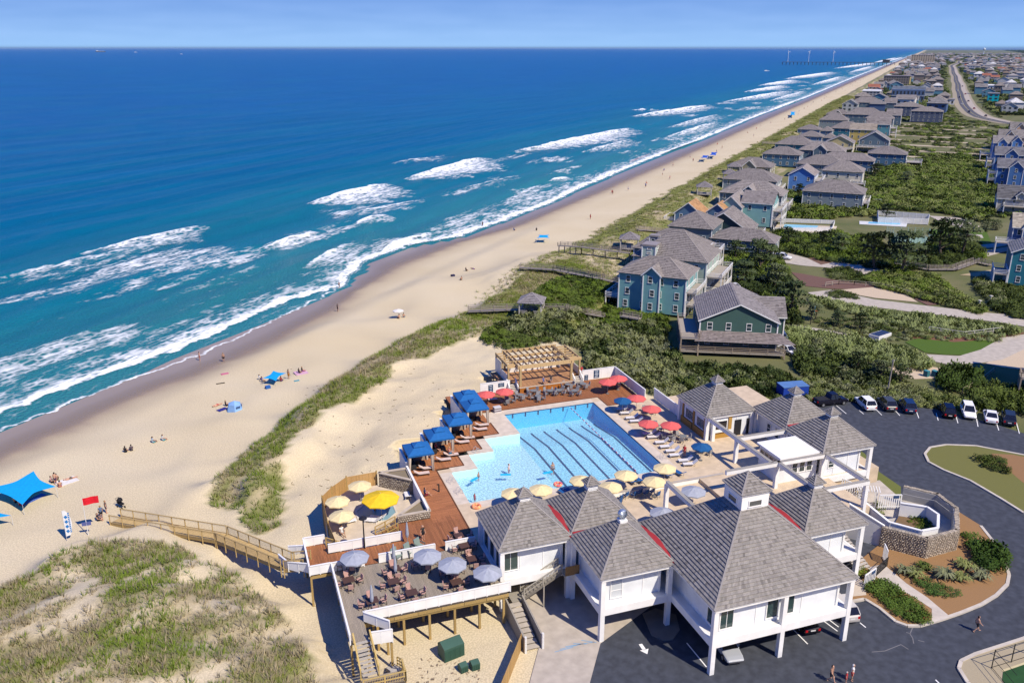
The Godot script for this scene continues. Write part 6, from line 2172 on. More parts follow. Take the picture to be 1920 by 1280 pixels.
func build_people() -> void:
	var bare := Color(0, 0, 0, 0)
	var dark := Color(0.02, 0.015, 0.012)
	var black := Color(0.015, 0.015, 0.02)
	var blond := Color(0.32, 0.2, 0.09)
	var red := Color(0.45, 0.03, 0.04)
	var white := Color(0.7, 0.7, 0.7)
	for q in [["walk", bare, black, dark, "bare-chested person in dark shorts walking across the parking lot", 1831, 1184, 2.5, 1.2], ["walk", Color(0.3, 0.17, 0.12), black, dark, "person in dark clothes at the bottom edge, left of the pair with white hats", 1558, 1278, 2.5, 0.4], ["stand", white, red, Color(0.75, 0.75, 0.75), "person in white hat and red trousers near the bottom edge", 1597, 1276, 2.5, 0.8], ["stand", red, red, Color(0.7, 0.7, 0.7), "child in red with white hat beside the adult in the white hat", 1586, 1281, 2.5, 0.8],
		["stand", Color(0.03, 0.03, 0.03), black, Color(0.5, 0.4, 0.3), "person in black standing on the deck beside the dining area", 793, 1012, 6.1, 0.3], ["stand", red, Color(0.4, 0.15, 0.12), blond, "person in coral red dress standing by the loungers near the blue umbrella", 1283, 857, 6.1, -1.0], ["stand", bare, Color(0.02, 0.03, 0.06), dark, "boy standing in the shallow end holding a blue board", 897, 902, 5.1, 0.6], ["stand", Color(0.6, 0.5, 0.5), Color(0.05, 0.05, 0.2), dark, "swimmer up to the chest in the middle of the shallow end", 954, 893, 4.75, 1.0], ["stand", Color(0.55, 0.1, 0.15), red, blond, "child in pink at the near left corner of the pool", 890, 943, 5.1, 2.0], ["stand", bare, black, dark, "swimmer at the first lane line", 1036, 890, 4.6, 0.0],
		["stand", Color(0.2, 0.25, 0.28), dark, blond, "bather standing in the hot tub", 703, 964, 4.7, 1.0], ["sit", red, red, dark, "bather in red sitting at the rim of the hot tub", 724, 951, 5.0, -1.2], ["sit", Color(0.03, 0.05, 0.15), Color(0.3, 0.02, 0.04), dark, "person in blue sitting at the foot of the white divider", 798, 931, 6.1, 1.6], ["sit", white, Color(0.4, 0.4, 0.4), dark, "person in white sitting near the rail in the hot tub yard", 641, 1003, 5.2, 0.3], ["sit", Color(0.55, 0.2, 0.15), Color(0.02, 0.2, 0.4), blond, "person on the blue towel lounger of the first cabana", 843, 853, 6.3, 1.4], ["sit", Color(0.5, 0.03, 0.03), black, dark, "person in red sitting inside the first cabana", 818, 846, 6.2, 0.8],
		["sit", Color(0.08, 0.12, 0.3), black, dark, "performer in blue sitting at left on the stage", 1019, 720, 6.95, 0.2], ["sit", Color(0.05, 0.05, 0.05), Color(0.2, 0.2, 0.25), dark, "performer in dark clothes sitting at right on the stage", 1033, 716, 6.95, -0.2], ["stand", red, Color(0.5, 0.5, 0.5), dark, "person in red beside the right stage steps", 1090, 705, 6.1, 0.0]]:
		var kid: bool = q[4].contains("child") or q[4].contains("boy")
		person(q[0], q[1], q[2], q[3], q[4], P(q[5], q[6], q[7]), q[8], "", 0.72 if kid else 1.0)
	var g := [["stand", bare, Color(0.5, 0.12, 0.1), dark, "bather in red shorts standing in the swash", 374, 676], ["stand", bare, black, blond, "bather in black shorts standing at the water's edge, right of the other", 419, 678], ["walk", bare, black, dark, "bather at the water's edge where the wet sand widens", 636, 541], ["stand", Color(0.05, 0.05, 0.06), black, dark, "lone figure on the damp sand in mid beach", 633, 584], ["walk", black, black, dark, "far walker at the water's edge beyond the white beach umbrella", 905, 425], ["sit", Color(0.5, 0.3, 0.3), black, dark, "sitter in front of the right tip of the big blue shade", 97, 905], ["sit", bare, black, dark, "sitter with crossed arms behind the first at the big blue shade", 106, 900], ["stand", bare, Color(0.1, 0.05, 0.1), dark, "person standing at the tip of the big blue shade", 104, 908],
		["sit", bare, red, dark, "sitter on the edge of the white blanket by the big blue shade", 112, 913], ["lie", bare, black, dark, "sunbather lying on the white blanket", 133, 898], ["sit", bare, black, dark, "sitter under the left side of the big blue shade", 28, 942], ["sit", bare, red, dark, "sitter under the front pole of the big blue shade", 37, 947], ["stand", Color(0.1, 0.16, 0.28), black, blond, "person in blue shirt at the foot of the boardwalk", 190, 972], ["stand", Color(0.15, 0.1, 0.08), Color(0.03, 0.05, 0.1), blond, "person in dark shorts at the foot of the boardwalk, right of the blue shirt", 199, 962], ["sit", black, black, dark, "person crouching in front of the boardwalk's end", 184, 976],
		["sit", black, black, dark, "left one of two dark figures lying out alone on mid beach", 235, 848], ["sit", Color(0.1, 0.08, 0.1), black, dark, "right one of two dark figures lying out alone on mid beach", 246, 845], ["sit", Color(0.4, 0.5, 0.6), Color(0.1, 0.3, 0.35), dark, "sitter with pale towel, left of the pair nearer the dune", 287, 830], ["sit", Color(0.6, 0.6, 0.6), Color(0.1, 0.35, 0.4), dark, "sitter in white, right of the pair nearer the dune", 306, 826], ["sit", black, black, blond, "sitter beside the pale blue beach tent", 424, 761], ["lie", bare, red, dark, "sunbather stretched out left of the pale blue beach tent", 408, 760], ["sit", Color(0.1, 0.1, 0.4), black, dark, "sitter at the left side of the small blue canopy", 492, 716], ["sit", white, black, dark, "sitter in white at the small blue canopy", 487, 712], ["sit", Color(0.3, 0.05, 0.05), Color(0.05, 0.05, 0.2), dark, "sitter at the right side of the small blue canopy", 527, 715], ["stand", bare, Color(0.5, 0.2, 0.02), dark, "person with orange shorts right of the small blue canopy", 541, 710],
		["sit", black, black, dark, "sitter on the round pink blanket", 561, 700], ["sit", black, Color(0.3, 0.1, 0.3), blond, "second sitter on the round pink blanket", 567, 697], ["sit", bare, black, dark, "sitter under the white beach umbrella", 748, 597], ["sit", bare, Color(0.05, 0.2, 0.3), dark, "sitter right of the white beach umbrella", 757, 595], ["sit", black, black, dark, "sitter left of the group on mid beach beyond the white umbrella", 874, 508], ["lie", Color(0.2, 0.1, 0.3), black, dark, "sunbather in the group on mid beach beyond the white umbrella", 886, 504], ["sit", bare, black, dark, "sitter on a low chair near the small dark cooler", 865, 525], ["sit", Color(0.02, 0.15, 0.4), black, dark, "sitter with a small blue umbrella far up the beach", 964, 432], ["sit", black, black, dark, "sitter beyond the blue canopy far up the beach", 1006, 432], ["stand", red, red, dark, "figure by the red flag stand far up the beach", 1107, 411]]
	for q in g:
		var p := on_ground(q[5], q[6])
		person(q[0], q[1], q[2], q[3], q[4], p - V(0, 0.2 if q[0] == "sit" else 0.0, 0), rng.randf_range(-1.2, 1.2) + PI * 0.8, "")
	for k in 46:                                                # specks of people far up the beach
		var s := 330.0 + 1500.0 * pow(k / 45.0, 1.6)
		var t := -96.0 - rng.randf() * 14.0
		var p := W(s, t)
		p.y = height(p.x, p.z)
		person(["stand", "sit", "walk"][k % 3], [bare, red, white, Color(0.05, 0.1, 0.4)][k % 4], [black, red, Color(0.05, 0.1, 0.3)][k % 3], dark, "tiny far %s, %s" % [["standing bather in black", "sitter in red", "walker in white with blue shorts", "figure in navy"][k % 4], ["before the twin blue canopies", "at the twin blue canopies", "past the twin blue canopies", "level with the blue gabled house", "level with the yellow house", "by the far bright canopy", "level with the teal house", "before the grey hotel", "at the grey hotel", "past the grey hotel", "short of the brown hotel", "towards the pier"][k / 4]], p, rng.randf() * TAU, "far beachgoers")

func build_beach() -> void:
	# stretched shade canopies
	for q in [["big sky blue stretched shade on poles at the left edge", [[62, 883, 3.6], [104, 912, 3.4], [41, 946, 3.2], [-32, 917, 3.4]]], ["second sky blue shade cut off by the left edge", [[-10, 955, 3.2], [20, 966, 3.2], [-40, 985, 3.2], [-70, 965, 3.2]]], ["small sky blue shade canopy crowded with beach gear", [[512, 695, 3.3], [536, 699, 3.3], [517, 714, 3.0], [492, 709, 3.0]]], ["narrow sky blue canopy far up the beach", [[1010, 440, 3.6], [1030, 440, 3.6], [1030, 446, 3.5], [1006, 446, 3.5]]], ["left one of the twin royal blue canopies far up the beach", [[1318, 291, 3.8], [1330, 291, 3.8], [1327, 296, 3.8], [1314, 296, 3.8]]], ["right one of the twin royal blue canopies far up the beach", [[1334, 285, 3.8], [1346, 285, 3.8], [1343, 291, 3.8], [1331, 291, 3.8]]], ["bright blue canopy on the far beach level with the first hotel", [[1483, 209, 4.2], [1492, 209, 4.2], [1491, 216, 4.0], [1482, 216, 4.0]]]]:
		var t := thing("shade_canopy", q[0], "shade canopy", Vector3.ZERO, 0.0, "blue beach canopies")
		var c: Array = []
		for k in q[1]:
			c.append(P(k[0], k[1], k[2]))
		var mid: Vector3 = (c[0] + c[1] + c[2] + c[3]) * 0.25 + V(0, 0.1, 0)
		var m := MB.new()
		m.col = Color(0.0, 0.34, 0.72) if not q[0].contains("royal") else Color(0.01, 0.09, 0.5)
		for k in 4:
			var a: Vector3 = c[k]
			var b: Vector3 = c[(k + 1) % 4]
			var last: Vector3 = a
			for j in 8:
				var f := (j + 1) / 8.0
				var e: Vector3 = a.lerp(b, f).lerp(mid, 0.32 * sin(PI * f) * (1.0 if k % 2 else 0.6))
				m.tri(mid, last, e)
				last = e
		put(t, "cloth", m, mats["cloth"])
		for k in 4:
			m = MB.new()
			m.col = Color(0.55, 0.55, 0.55)
			m.tube(V(c[k].x, height(c[k].x, c[k].z) - 0.1, c[k].z), c[k], 0.03, 0.025, 5)
			put(t, "pole", m, mats["plain"])
	# dome tent
	var p := on_ground(440, 768)
	var tt := thing("beach_tent", "pale blue beach tent with net windows", "tent", p, 0.5)
	var m := MB.new()
	for k in 6:
		var a := TAU * k / 6.0
		var b := TAU * (k + 1) / 6.0
		m.col = vary(Color(0.22, 0.40, 0.70), 0.15)
		var r := [V(cos(a) * 1.35, 0, -sin(a) * 1.35), V(cos(b) * 1.35, 0, -sin(b) * 1.35), V(cos(b) * 1.0, 1.1, -sin(b) * 1.0), V(cos(a) * 1.0, 1.1, -sin(a) * 1.0)]
		m.quad(r[0], r[1], r[2], r[3])
		m.tri(r[3], r[2], V(0, 1.55, 0))
	put(tt, "shell", m, mats["cloth"])
	m = MB.new()
	m.col = Color(0.06, 0.13, 0.3)
	for k in [4, 5]:
		var a: float = TAU * (k + 0.5) / 6.0
		m.box(V(cos(a) * 1.08, 0.65, -sin(a) * 1.08), V(0.75, 0.5, 0.05), Basis(Vector3.UP, a - PI / 2) * Basis(Vector3.RIGHT, -0.3))
	put(tt, "net_window", m, mats["cloth"])
	# umbrella, blankets, cooler and toys
	var bu := on_ground(747, 596)
	umbrella("beach_u", Color(0.72, 0.70, 0.66), 1.2, "white beach umbrella on the open sand", "", bu + V(0, 0, 0), 2.0, 0.4)
	for q in [["white blanket spread by the big blue shade", 124, 903, 2.6, 1.8, Color(0.72, 0.70, 0.68), 0.5], ["round pink blanket beside the small blue canopy", 564, 699, 2.2, 2.0, Color(0.62, 0.38, 0.5), 0.2], ["blue striped mat at the front edge of the big blue shade", 60, 937, 3.2, 0.9, Color(0.08, 0.15, 0.5), 0.75], ["dark blue mat beside the pale blue tent", 416, 768, 1.6, 0.9, Color(0.03, 0.03, 0.2), 0.6], ["dark driftwood plank on the bare sand", 413, 719, 1.4, 0.3, Color(0.06, 0.05, 0.035), 0.1], ["pink towel on the bare sand near the wet edge", 421, 701, 1.3, 0.7, Color(0.55, 0.15, 0.25), 0.2], ["blue cooler box in front of the small blue canopy", 502, 728, 0.8, 0.6, Color(0.02, 0.12, 0.4), 0.3], ["turquoise mat right of the pink blanket", 556, 714, 0.9, 0.4, Color(0.05, 0.3, 0.4), 0.2], ["small dark cooler on mid beach", 849, 518, 0.9, 0.7, Color(0.03, 0.03, 0.08), 0.3]]:
		var g := on_ground(q[1], q[2])
		var o := slab_box(self, "cooler_box" if q[0].contains("cooler") else "beach_blanket" if not q[0].contains("plank") else "driftwood", V(-q[3] / 2, 0, -q[4] / 2), V(q[3] / 2, 0.45 if q[0].contains("cooler") else 0.07, q[4] / 2), q[5], "cloth")
		o.position = g + V(0, 0.02, 0)
		o.rotation.y = q[6]
		meta(o, q[0], "cooler" if q[0].contains("cooler") else "driftwood" if q[0].contains("plank") else "blanket")
	# flag, banner, pram
	var fp := on_ground(165, 1003)
	var f := thing("warning_flag", "red warning flag on a white pole at the beach access", "flag", fp)
	m = MB.new()
	m.col = Color(0.6, 0.6, 0.6)
	m.tube(Vector3.ZERO, V(0, 4.9, 0), 0.05, 0.035, 6)
	put(f, "pole", m, mats["plain"])
	m = MB.new()
	m.col = Color(0.70, 0.012, 0.03)
	for k in 6:
		m.quad(V(k * 0.29, 3.95 + 0.02 * k, 0.06 * sin(k * 1.3)), V(k * 0.29 + 0.29, 3.97 + 0.02 * k, 0.06 * sin(k * 1.3 + 1.3)), V(k * 0.29 + 0.29, 4.9 + 0.02 * k, 0.06 * sin(k * 1.3 + 1.3)), V(k * 0.29, 4.9 + 0.01 * k, 0.06 * sin(k * 1.3)))
	put(f, "cloth", m, mats["cloth"])
	slab_box(f, "notice_board", V(-0.5, 1.3, -0.04), V(0.5, 1.75, 0.04), Color(0.1, 0.12, 0.3))
	var bp := on_ground(125, 1014)
	var b := thing("feather_banner", "white and blue feather banner planted on the dune edge", "banner", bp, 0.5)
	m = MB.new()
	m.col = Color(0.4, 0.4, 0.4)
	m.tube(Vector3.ZERO, V(0, 3.9, 0), 0.03, 0.02, 5)
	put(b, "pole", m, mats["plain"])
	m = MB.new()
	m.col = Color(0.72, 0.74, 0.77)
	for k in 8:
		var w0 := 0.85 * sqrt(sin(PI * clampf(0.12 + k / 9.5, 0, 1)))
		var w1 := 0.85 * sqrt(sin(PI * clampf(0.12 + (k + 1) / 9.5, 0, 1)))
		m.quad(V(0, 0.6 + k * 0.42, 0), V(w0, 0.6 + k * 0.42, 0.02), V(w1, 1.02 + k * 0.42, 0.02), V(0, 1.02 + k * 0.42, 0))
	put(b, "cloth", m, mats["cloth"])
	m = MB.new()
	m.col = Color(0.02, 0.16, 0.42)
	for s in [-0.02, 0.04]:
		for k in 4:
			m.box(V(0.3, 1.2 + k * 0.62, s), V(0.28, 0.36, 0.01), Basis(V(0, 0, 1), 0.5))
		for k in 11:
			m.box(V(0.62, 1.0 + k * 0.24, s), V(0.18, 0.14, 0.01))
	put(b, "print", m, mats["plain"])
	var sp := on_ground(227, 951)
	var pr := thing("pushchair", "black hooded pushchair left at the end of the boardwalk", "pushchair", sp, 0.6)
	m = MB.new()
	m.col = Color(0.015, 0.015, 0.018)
	m.box(V(0, 0.55, 0), V(0.5, 0.12, 0.8))
	m.box(V(0, 0.8, -0.35), V(0.5, 0.55, 0.1), Basis(Vector3.RIGHT, -0.4))
	put(pr, "seat", m, mats["cloth"])
	m = MB.new()
	m.col = Color(0.015, 0.015, 0.018)
	m.lathe(V(0, 0.9, -0.15), [Vector2(0.36, 0), Vector2(0.33, 0.2), Vector2(0.2, 0.36), Vector2(0, 0.42)], 10)
	put(pr, "hood", m, mats["cloth"])
	for q in [[-0.28, -0.4], [0.28, -0.4], [-0.2, 0.5], [0.2, 0.5]]:
		m = MB.new()
		m.col = Color(0.02, 0.02, 0.02)
		m.tube(V(q[0] - 0.03, 0.16, q[1]), V(q[0] + 0.03, 0.16, q[1]), 0.16, 0.16, 10)
		m.bar(V(q[0], 0.16, q[1]), V(q[0] * 0.8, 0.55, 0), 0.03, 0.03)
		put(pr, "wheel", m, mats["plain"])
	m = MB.new()
	m.col = Color(0.05, 0.05, 0.05)
	m.bar(V(-0.25, 0.55, -0.3), V(-0.25, 1.1, -0.75), 0.03, 0.03)
	m.bar(V(0.25, 0.55, -0.3), V(0.25, 1.1, -0.75), 0.03, 0.03)
	m.bar(V(-0.25, 1.1, -0.75), V(0.25, 1.1, -0.75), 0.04, 0.04)
	put(pr, "handle", m, mats["plain"])

var buf := PackedFloat32Array()
var leafy := {}

func inst(p: Vector3, yaw: float, w: float, h: float, c: Color) -> void:
	var s := sin(yaw) * w
	var k := cos(yaw) * w
	buf.append_array([k, 0, s, p.x, 0, h, 0, p.y, -s, 0, k, p.z, c.r, c.g, c.b, 1.0])

func flush(called: String, mesh: Mesh, parent: Node, mt := "leaf") -> MultiMeshInstance3D:
	var mm := MultiMesh.new()
	mm.transform_format = MultiMesh.TRANSFORM_3D
	mm.use_colors = true
	mm.mesh = mesh
	mm.instance_count = buf.size() / 16
	mm.buffer = buf
	buf = PackedFloat32Array()
	var o := MultiMeshInstance3D.new()
	o.name = called
	o.multimesh = mm
	o.material_override = mats[mt]
	parent.add_child(o, true)
	return o

func leaves(m: MB, n: int, size: float, lo := 0.0, flatness := 1.0, at := Vector3.ZERO, r := 1.0) -> void:   # leaf faces spread through a rounded volume
	for k in n:
		var d := V(rng.randfn(), rng.randfn() * flatness, rng.randfn()).normalized()
		if d.y < lo:
			d.y = -d.y * 0.5
		var p := at + d * V(1, flatness, 1) * r * pow(rng.randf(), 0.3)
		var a := (V(rng.randfn(), rng.randfn(), rng.randfn()) + d * 0.4).normalized()
		var b := a.cross(V(rng.randf(), 1, rng.randf())).normalized()
		var s := size * rng.randf_range(0.6, 1.3)
		m.col = vary(Color(1, 1, 1), 0.35)
		m.quad(p - a * s, p + b * s * 0.6, p + a * s, p - b * s * 0.6)
		var up := (d + V(0, 0.5, 0)).normalized()
		for j in 4:
			m.n[m.n.size() - 1 - j] = m.n[m.n.size() - 1 - j].lerp(up, 0.5).normalized()

func make_leafy() -> void:
	var m := MB.new()
	for k in 14:
		var a := rng.randf() * TAU
		var o := V(cos(a), 0, sin(a)) * rng.randf() * 0.3
		var tip := o * 1.6 + V(cos(a) * rng.randf_range(0.1, 0.45), rng.randf_range(0.35, 0.75), sin(a) * rng.randf_range(0.1, 0.45))
		var w := V(-sin(a), 0, cos(a)) * 0.035
		m.col = vary(Color(1, 1, 1), 0.35)
		m.tri(o - w, o + w, tip)
		m.n[m.n.size() - 1] = Vector3.UP
		m.n[m.n.size() - 2] = Vector3.UP
		m.n[m.n.size() - 3] = Vector3.UP
	leafy["tuft"] = m.mesh()
	for k in 3:
		m = MB.new()
		leaves(m, 130, 0.15, -0.2, 0.8, V(0, 0.25, 0), 0.85)
		leafy["bush%d" % k] = m.mesh()
	m = MB.new()
	leaves(m, 60, 0.17, -0.2, 0.8, V(0, 0.25, 0), 0.85)
	leafy["sprig"] = m.mesh()
	m = MB.new()
	for k in 22:                                                # a rosette of long arching blades
		var a := TAU * k / 22.0 + rng.randf()
		var d := V(cos(a), 0, sin(a))
		var w := V(-sin(a), 0, cos(a)) * 0.06
		var l := rng.randf_range(0.5, 1.0)
		m.col = vary(Color(1, 1, 1), 0.3)
		m.quad(-w, w, d * l * 0.5 + V(0, 0.55, 0) + w, d * l * 0.5 + V(0, 0.55, 0) - w)
		m.tri(d * l * 0.5 + V(0, 0.55, 0) - w, d * l * 0.5 + V(0, 0.55, 0) + w, d * l + V(0, 0.35, 0))
	leafy["palm"] = m.mesh()

func brush(called: String, label: String, px: Array, step: float, lo: float, hi: float, tall: float, cols: Array, base := 2.4, cat := "shrubs", stuff := true, group := "") -> void:
	var poly := flat(px, base + tall * hi * 0.35)
	var box := Rect2(poly[0], Vector2.ZERO)
	for p in poly:
		box = box.expand(p)
	var x := box.position.x
	while x < box.end.x:
		var z := box.position.y
		while z < box.end.y:
			var q := Vector2(x + rng.randf_range(-0.5, 0.5) * step, z + rng.randf_range(-0.5, 0.5) * step)
			z += step
			if not Geometry2D.is_point_in_polygon(q, poly):
				continue
			var n := clampf(0.5 + 0.6 * fine.get_noise_2d(q.x * 2.2, q.y * 2.2) + 0.7 * wide.get_noise_2d(q.x * 3.0, q.y * 3.0) + rng.randf_range(-0.18, 0.18), 0, 0.999)
			var f := n * (cols.size() - 1)
			var c: Color = cols[int(f)].lerp(cols[mini(int(f) + 1, cols.size() - 1)], f - int(f))
			var s := rng.randf_range(lo, hi) * (0.75 + 0.5 * clampf(0.5 + wide.get_noise_2d(q.x * 6.0, q.y * 6.0), 0, 1))
			inst(V(q.x, maxf(height(q.x, q.y), base if base > 2.41 and base < 4.0 and not stuff else -9.0) + 0.1 * s, q.y), rng.randf() * TAU, s, s * tall, vary(c, 0.15))
		x += step
	if stuff:
		meta(flush(called, leafy["bush%d" % (rng.randi() % 3)], self), label, cat, group, "stuff")
	else:
		meta(joined(called, leafy["sprig"]), label, cat, group)

func joined(called: String, mesh: ArrayMesh) -> MeshInstance3D:       # the copies in buf as one mesh of leaves
	var a := mesh.surface_get_arrays(0)
	var m := MB.new()
	var nv: int = a[Mesh.ARRAY_VERTEX].size()
	for k in range(0, buf.size(), 16):
		var x := Transform3D(Basis(V(buf[k], buf[k + 4], buf[k + 8]), V(buf[k + 1], buf[k + 5], buf[k + 9]), V(buf[k + 2], buf[k + 6], buf[k + 10])), V(buf[k + 3], buf[k + 7], buf[k + 11]))
		var c := Color(buf[k + 12], buf[k + 13], buf[k + 14])
		var off := m.v.size()
		m.v.append_array(x * (a[Mesh.ARRAY_VERTEX] as PackedVector3Array))
		m.n.append_array(Transform3D(x.basis.orthonormalized(), Vector3.ZERO) * (a[Mesh.ARRAY_NORMAL] as PackedVector3Array))
		for v in nv:
			m.c.append(a[Mesh.ARRAY_COLOR][v] * c)
		for v in a[Mesh.ARRAY_INDEX]:
			m.i.append(v + off)
	m.u.resize(m.v.size())
	buf = PackedFloat32Array()
	return put(self, called, m, mats["leaf"])

func build_plants() -> void:
	make_leafy()
	var green := Color(0.16, 0.235, 0.025)
	var olive := Color(0.21, 0.22, 0.055)
	var straw := Color(0.42, 0.35, 0.2)
	var grey := Color(0.24, 0.205, 0.14)
	# dune grass
	for reg in ["mound", "ridge"]:
		var poly: PackedVector2Array = green_polys[reg]
		var box := Rect2(poly[0], Vector2.ZERO)
		for p in poly:
			box = box.expand(p)
		var step := 0.42 if reg == "mound" else 0.5
		var x := box.position.x
		while x < box.end.x:
			var z := box.position.y
			while z < box.end.y:
				var q := Vector2(x + rng.randf_range(-0.6, 0.6) * step, z + rng.randf_range(-0.6, 0.6) * step)
				z += step
				var st := ST(V(q.x, 0, q.y))
				if rng.randf() > dune_green(q, st.x, st.y) * 1.1:
					continue
				var n := 0.5 + 0.8 * wide.get_noise_2d(q.x * 4.0, q.y * 4.0 + 70.0) + 0.4 * fine.get_noise_2d(q.x * 3.0, q.y * 3.0)
				var c := straw.lerp(grey, rng.randf()) if rng.randf() > n * (0.85 if reg == "mound" else 1.5) else olive.lerp(green, clampf(n + rng.randf_range(-0.3, 0.4), 0, 1))
				var s := rng.randf_range(0.6, 1.15)
				inst(V(q.x, height(q.x, q.y) - 0.03, q.y), rng.randf() * TAU, s, s * 0.95, vary(c, 0.2))
			x += step
		meta(flush("dune_grass", leafy["tuft"], self), "patchy green and straw coloured grass on the near left dune" if reg == "mound" else "green dune grass on the long ridge between beach and pool", "grass", "", "stuff")
	for k in 26000:
		var s := 150.0 + 900.0 * pow(rng.randf(), 1.8)
		var t := rng.randf_range(-89.0, -56.0 - (20.0 if s > 230.0 else 0.0) * rng.randf())
		var p := W(s, t)
		if rng.randf() > dune_green(Vector2(p.x, p.z), s, t) * 1.2:
			continue
		var f := 0.8 + s / 320.0
		inst(V(p.x, height(p.x, p.z) - 0.05, p.z), rng.randf() * TAU, f, 0.55 + s / 1200.0, vary(olive.lerp(green, rng.randf()).lerp(straw, 0.45 * rng.randf()), 0.2))
	meta(flush("dune_grass", leafy["tuft"], self), "dune grass along the beach ridge in front of the houses", "grass", "", "stuff")
	# scrub
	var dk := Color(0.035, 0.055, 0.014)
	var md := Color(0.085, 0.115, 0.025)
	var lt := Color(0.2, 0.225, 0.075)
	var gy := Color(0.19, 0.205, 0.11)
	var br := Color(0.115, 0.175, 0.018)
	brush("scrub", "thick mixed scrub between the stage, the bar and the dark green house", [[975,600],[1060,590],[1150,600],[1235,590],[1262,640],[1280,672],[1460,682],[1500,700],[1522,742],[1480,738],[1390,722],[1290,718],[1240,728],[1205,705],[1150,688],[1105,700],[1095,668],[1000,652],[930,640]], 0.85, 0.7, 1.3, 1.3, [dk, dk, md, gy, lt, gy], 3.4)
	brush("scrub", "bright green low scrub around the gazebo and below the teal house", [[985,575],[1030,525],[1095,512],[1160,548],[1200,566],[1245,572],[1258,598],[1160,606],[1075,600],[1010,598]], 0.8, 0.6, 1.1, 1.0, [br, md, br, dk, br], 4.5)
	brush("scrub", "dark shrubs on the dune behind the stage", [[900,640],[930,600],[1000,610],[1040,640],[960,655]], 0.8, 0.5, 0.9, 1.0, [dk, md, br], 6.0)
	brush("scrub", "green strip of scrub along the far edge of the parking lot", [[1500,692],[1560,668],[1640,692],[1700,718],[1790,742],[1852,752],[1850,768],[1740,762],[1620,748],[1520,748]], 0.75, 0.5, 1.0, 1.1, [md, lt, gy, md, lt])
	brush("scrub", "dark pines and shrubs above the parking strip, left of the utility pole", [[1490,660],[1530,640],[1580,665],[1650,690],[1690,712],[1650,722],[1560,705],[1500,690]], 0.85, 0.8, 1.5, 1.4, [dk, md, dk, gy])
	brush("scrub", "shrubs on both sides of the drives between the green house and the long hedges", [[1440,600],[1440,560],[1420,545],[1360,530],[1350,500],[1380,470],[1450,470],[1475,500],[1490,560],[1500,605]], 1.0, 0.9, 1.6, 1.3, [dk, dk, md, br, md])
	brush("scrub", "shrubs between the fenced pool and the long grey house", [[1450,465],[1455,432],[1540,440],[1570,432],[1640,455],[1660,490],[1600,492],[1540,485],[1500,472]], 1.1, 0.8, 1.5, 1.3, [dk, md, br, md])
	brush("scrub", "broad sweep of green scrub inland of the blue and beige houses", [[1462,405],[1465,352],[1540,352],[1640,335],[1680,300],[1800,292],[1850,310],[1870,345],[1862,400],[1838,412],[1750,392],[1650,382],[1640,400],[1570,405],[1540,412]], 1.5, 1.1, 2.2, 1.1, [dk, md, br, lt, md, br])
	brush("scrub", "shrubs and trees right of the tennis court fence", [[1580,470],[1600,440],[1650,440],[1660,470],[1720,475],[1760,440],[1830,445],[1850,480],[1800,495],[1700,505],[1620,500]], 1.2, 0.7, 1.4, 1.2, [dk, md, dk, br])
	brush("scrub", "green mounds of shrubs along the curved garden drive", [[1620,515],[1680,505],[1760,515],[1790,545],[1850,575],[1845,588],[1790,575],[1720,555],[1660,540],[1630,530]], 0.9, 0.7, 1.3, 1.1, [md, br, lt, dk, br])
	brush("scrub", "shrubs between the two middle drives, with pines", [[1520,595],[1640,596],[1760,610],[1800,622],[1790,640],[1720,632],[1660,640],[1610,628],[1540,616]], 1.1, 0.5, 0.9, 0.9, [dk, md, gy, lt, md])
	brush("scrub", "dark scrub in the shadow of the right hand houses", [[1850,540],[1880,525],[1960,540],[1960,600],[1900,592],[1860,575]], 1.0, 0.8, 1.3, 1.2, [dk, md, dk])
	for k in 9000:
		var s := 330.0 + 560.0 * pow(rng.randf(), 1.3)
		var t := rng.randf_range(-38.0, 62.0)
		var lane := fmod(s + 3.0 * sin(t * 0.05), 31.0)
		if lane < 8.0 and t < 40.0 or (s > 680.0 and absf(t - road_t(s)) < 14.0) or fine.get_noise_2d(s * 0.8, t * 0.7) < (-0.25 if s < 470.0 else 0.02):
			continue
		var p := W(s, t)
		var w := rng.randf_range(1.0, 2.4)
		inst(V(p.x, 2.5, p.z), rng.randf() * TAU, w, w * 0.85, vary([dk, md, md, lt, br][rng.randi() % 5], 0.2))
	meta(flush("scrub", leafy["bush0"], self), "scrub and small trees between the far drives up to the highway bend", "shrubs", "", "stuff")
	for k in 20000:
		var s := 860.0 + 7500.0 * pow(rng.randf(), 1.7)
		var t := rng.randf_range(-60.0, 420.0 + s * 0.06)
		if absf(t - road_t(s)) < 16.0:
			continue
		var p := W(s, t)
		var w := rng.randf_range(1.6, 4.2) * (1.0 + s / 4000.0)
		inst(V(p.x, 2.5, p.z), rng.randf() * TAU, w, w * 0.8, vary([dk, md, md, dk, lt][rng.randi() % 5], 0.2))
	meta(flush("town_trees", leafy["bush1"], self), "trees and bushes scattered between the houses of the far town", "trees", "", "stuff")
	for k in 14000:
		var s := rng.randf_range(2500.0, 24000.0)
		var t := 420.0 + s * 0.05 + pow(rng.randf(), 2.0) * 5000.0
		var p := W(s, t)
		var w := rng.randf_range(9.0, 22.0)
		inst(V(p.x, 1.0, p.z), rng.randf() * TAU, w * 1.6, w * 0.8, vary(dk.lerp(md, 0.4), 0.2))
	meta(flush("far_forest", leafy["bush2"], self), "dark forest on the horizon inland of the town", "forest", "", "stuff")
	# hedges
	var hd := [Color(0.15, 0.19, 0.06), Color(0.22, 0.26, 0.11), Color(0.17, 0.215, 0.07)]
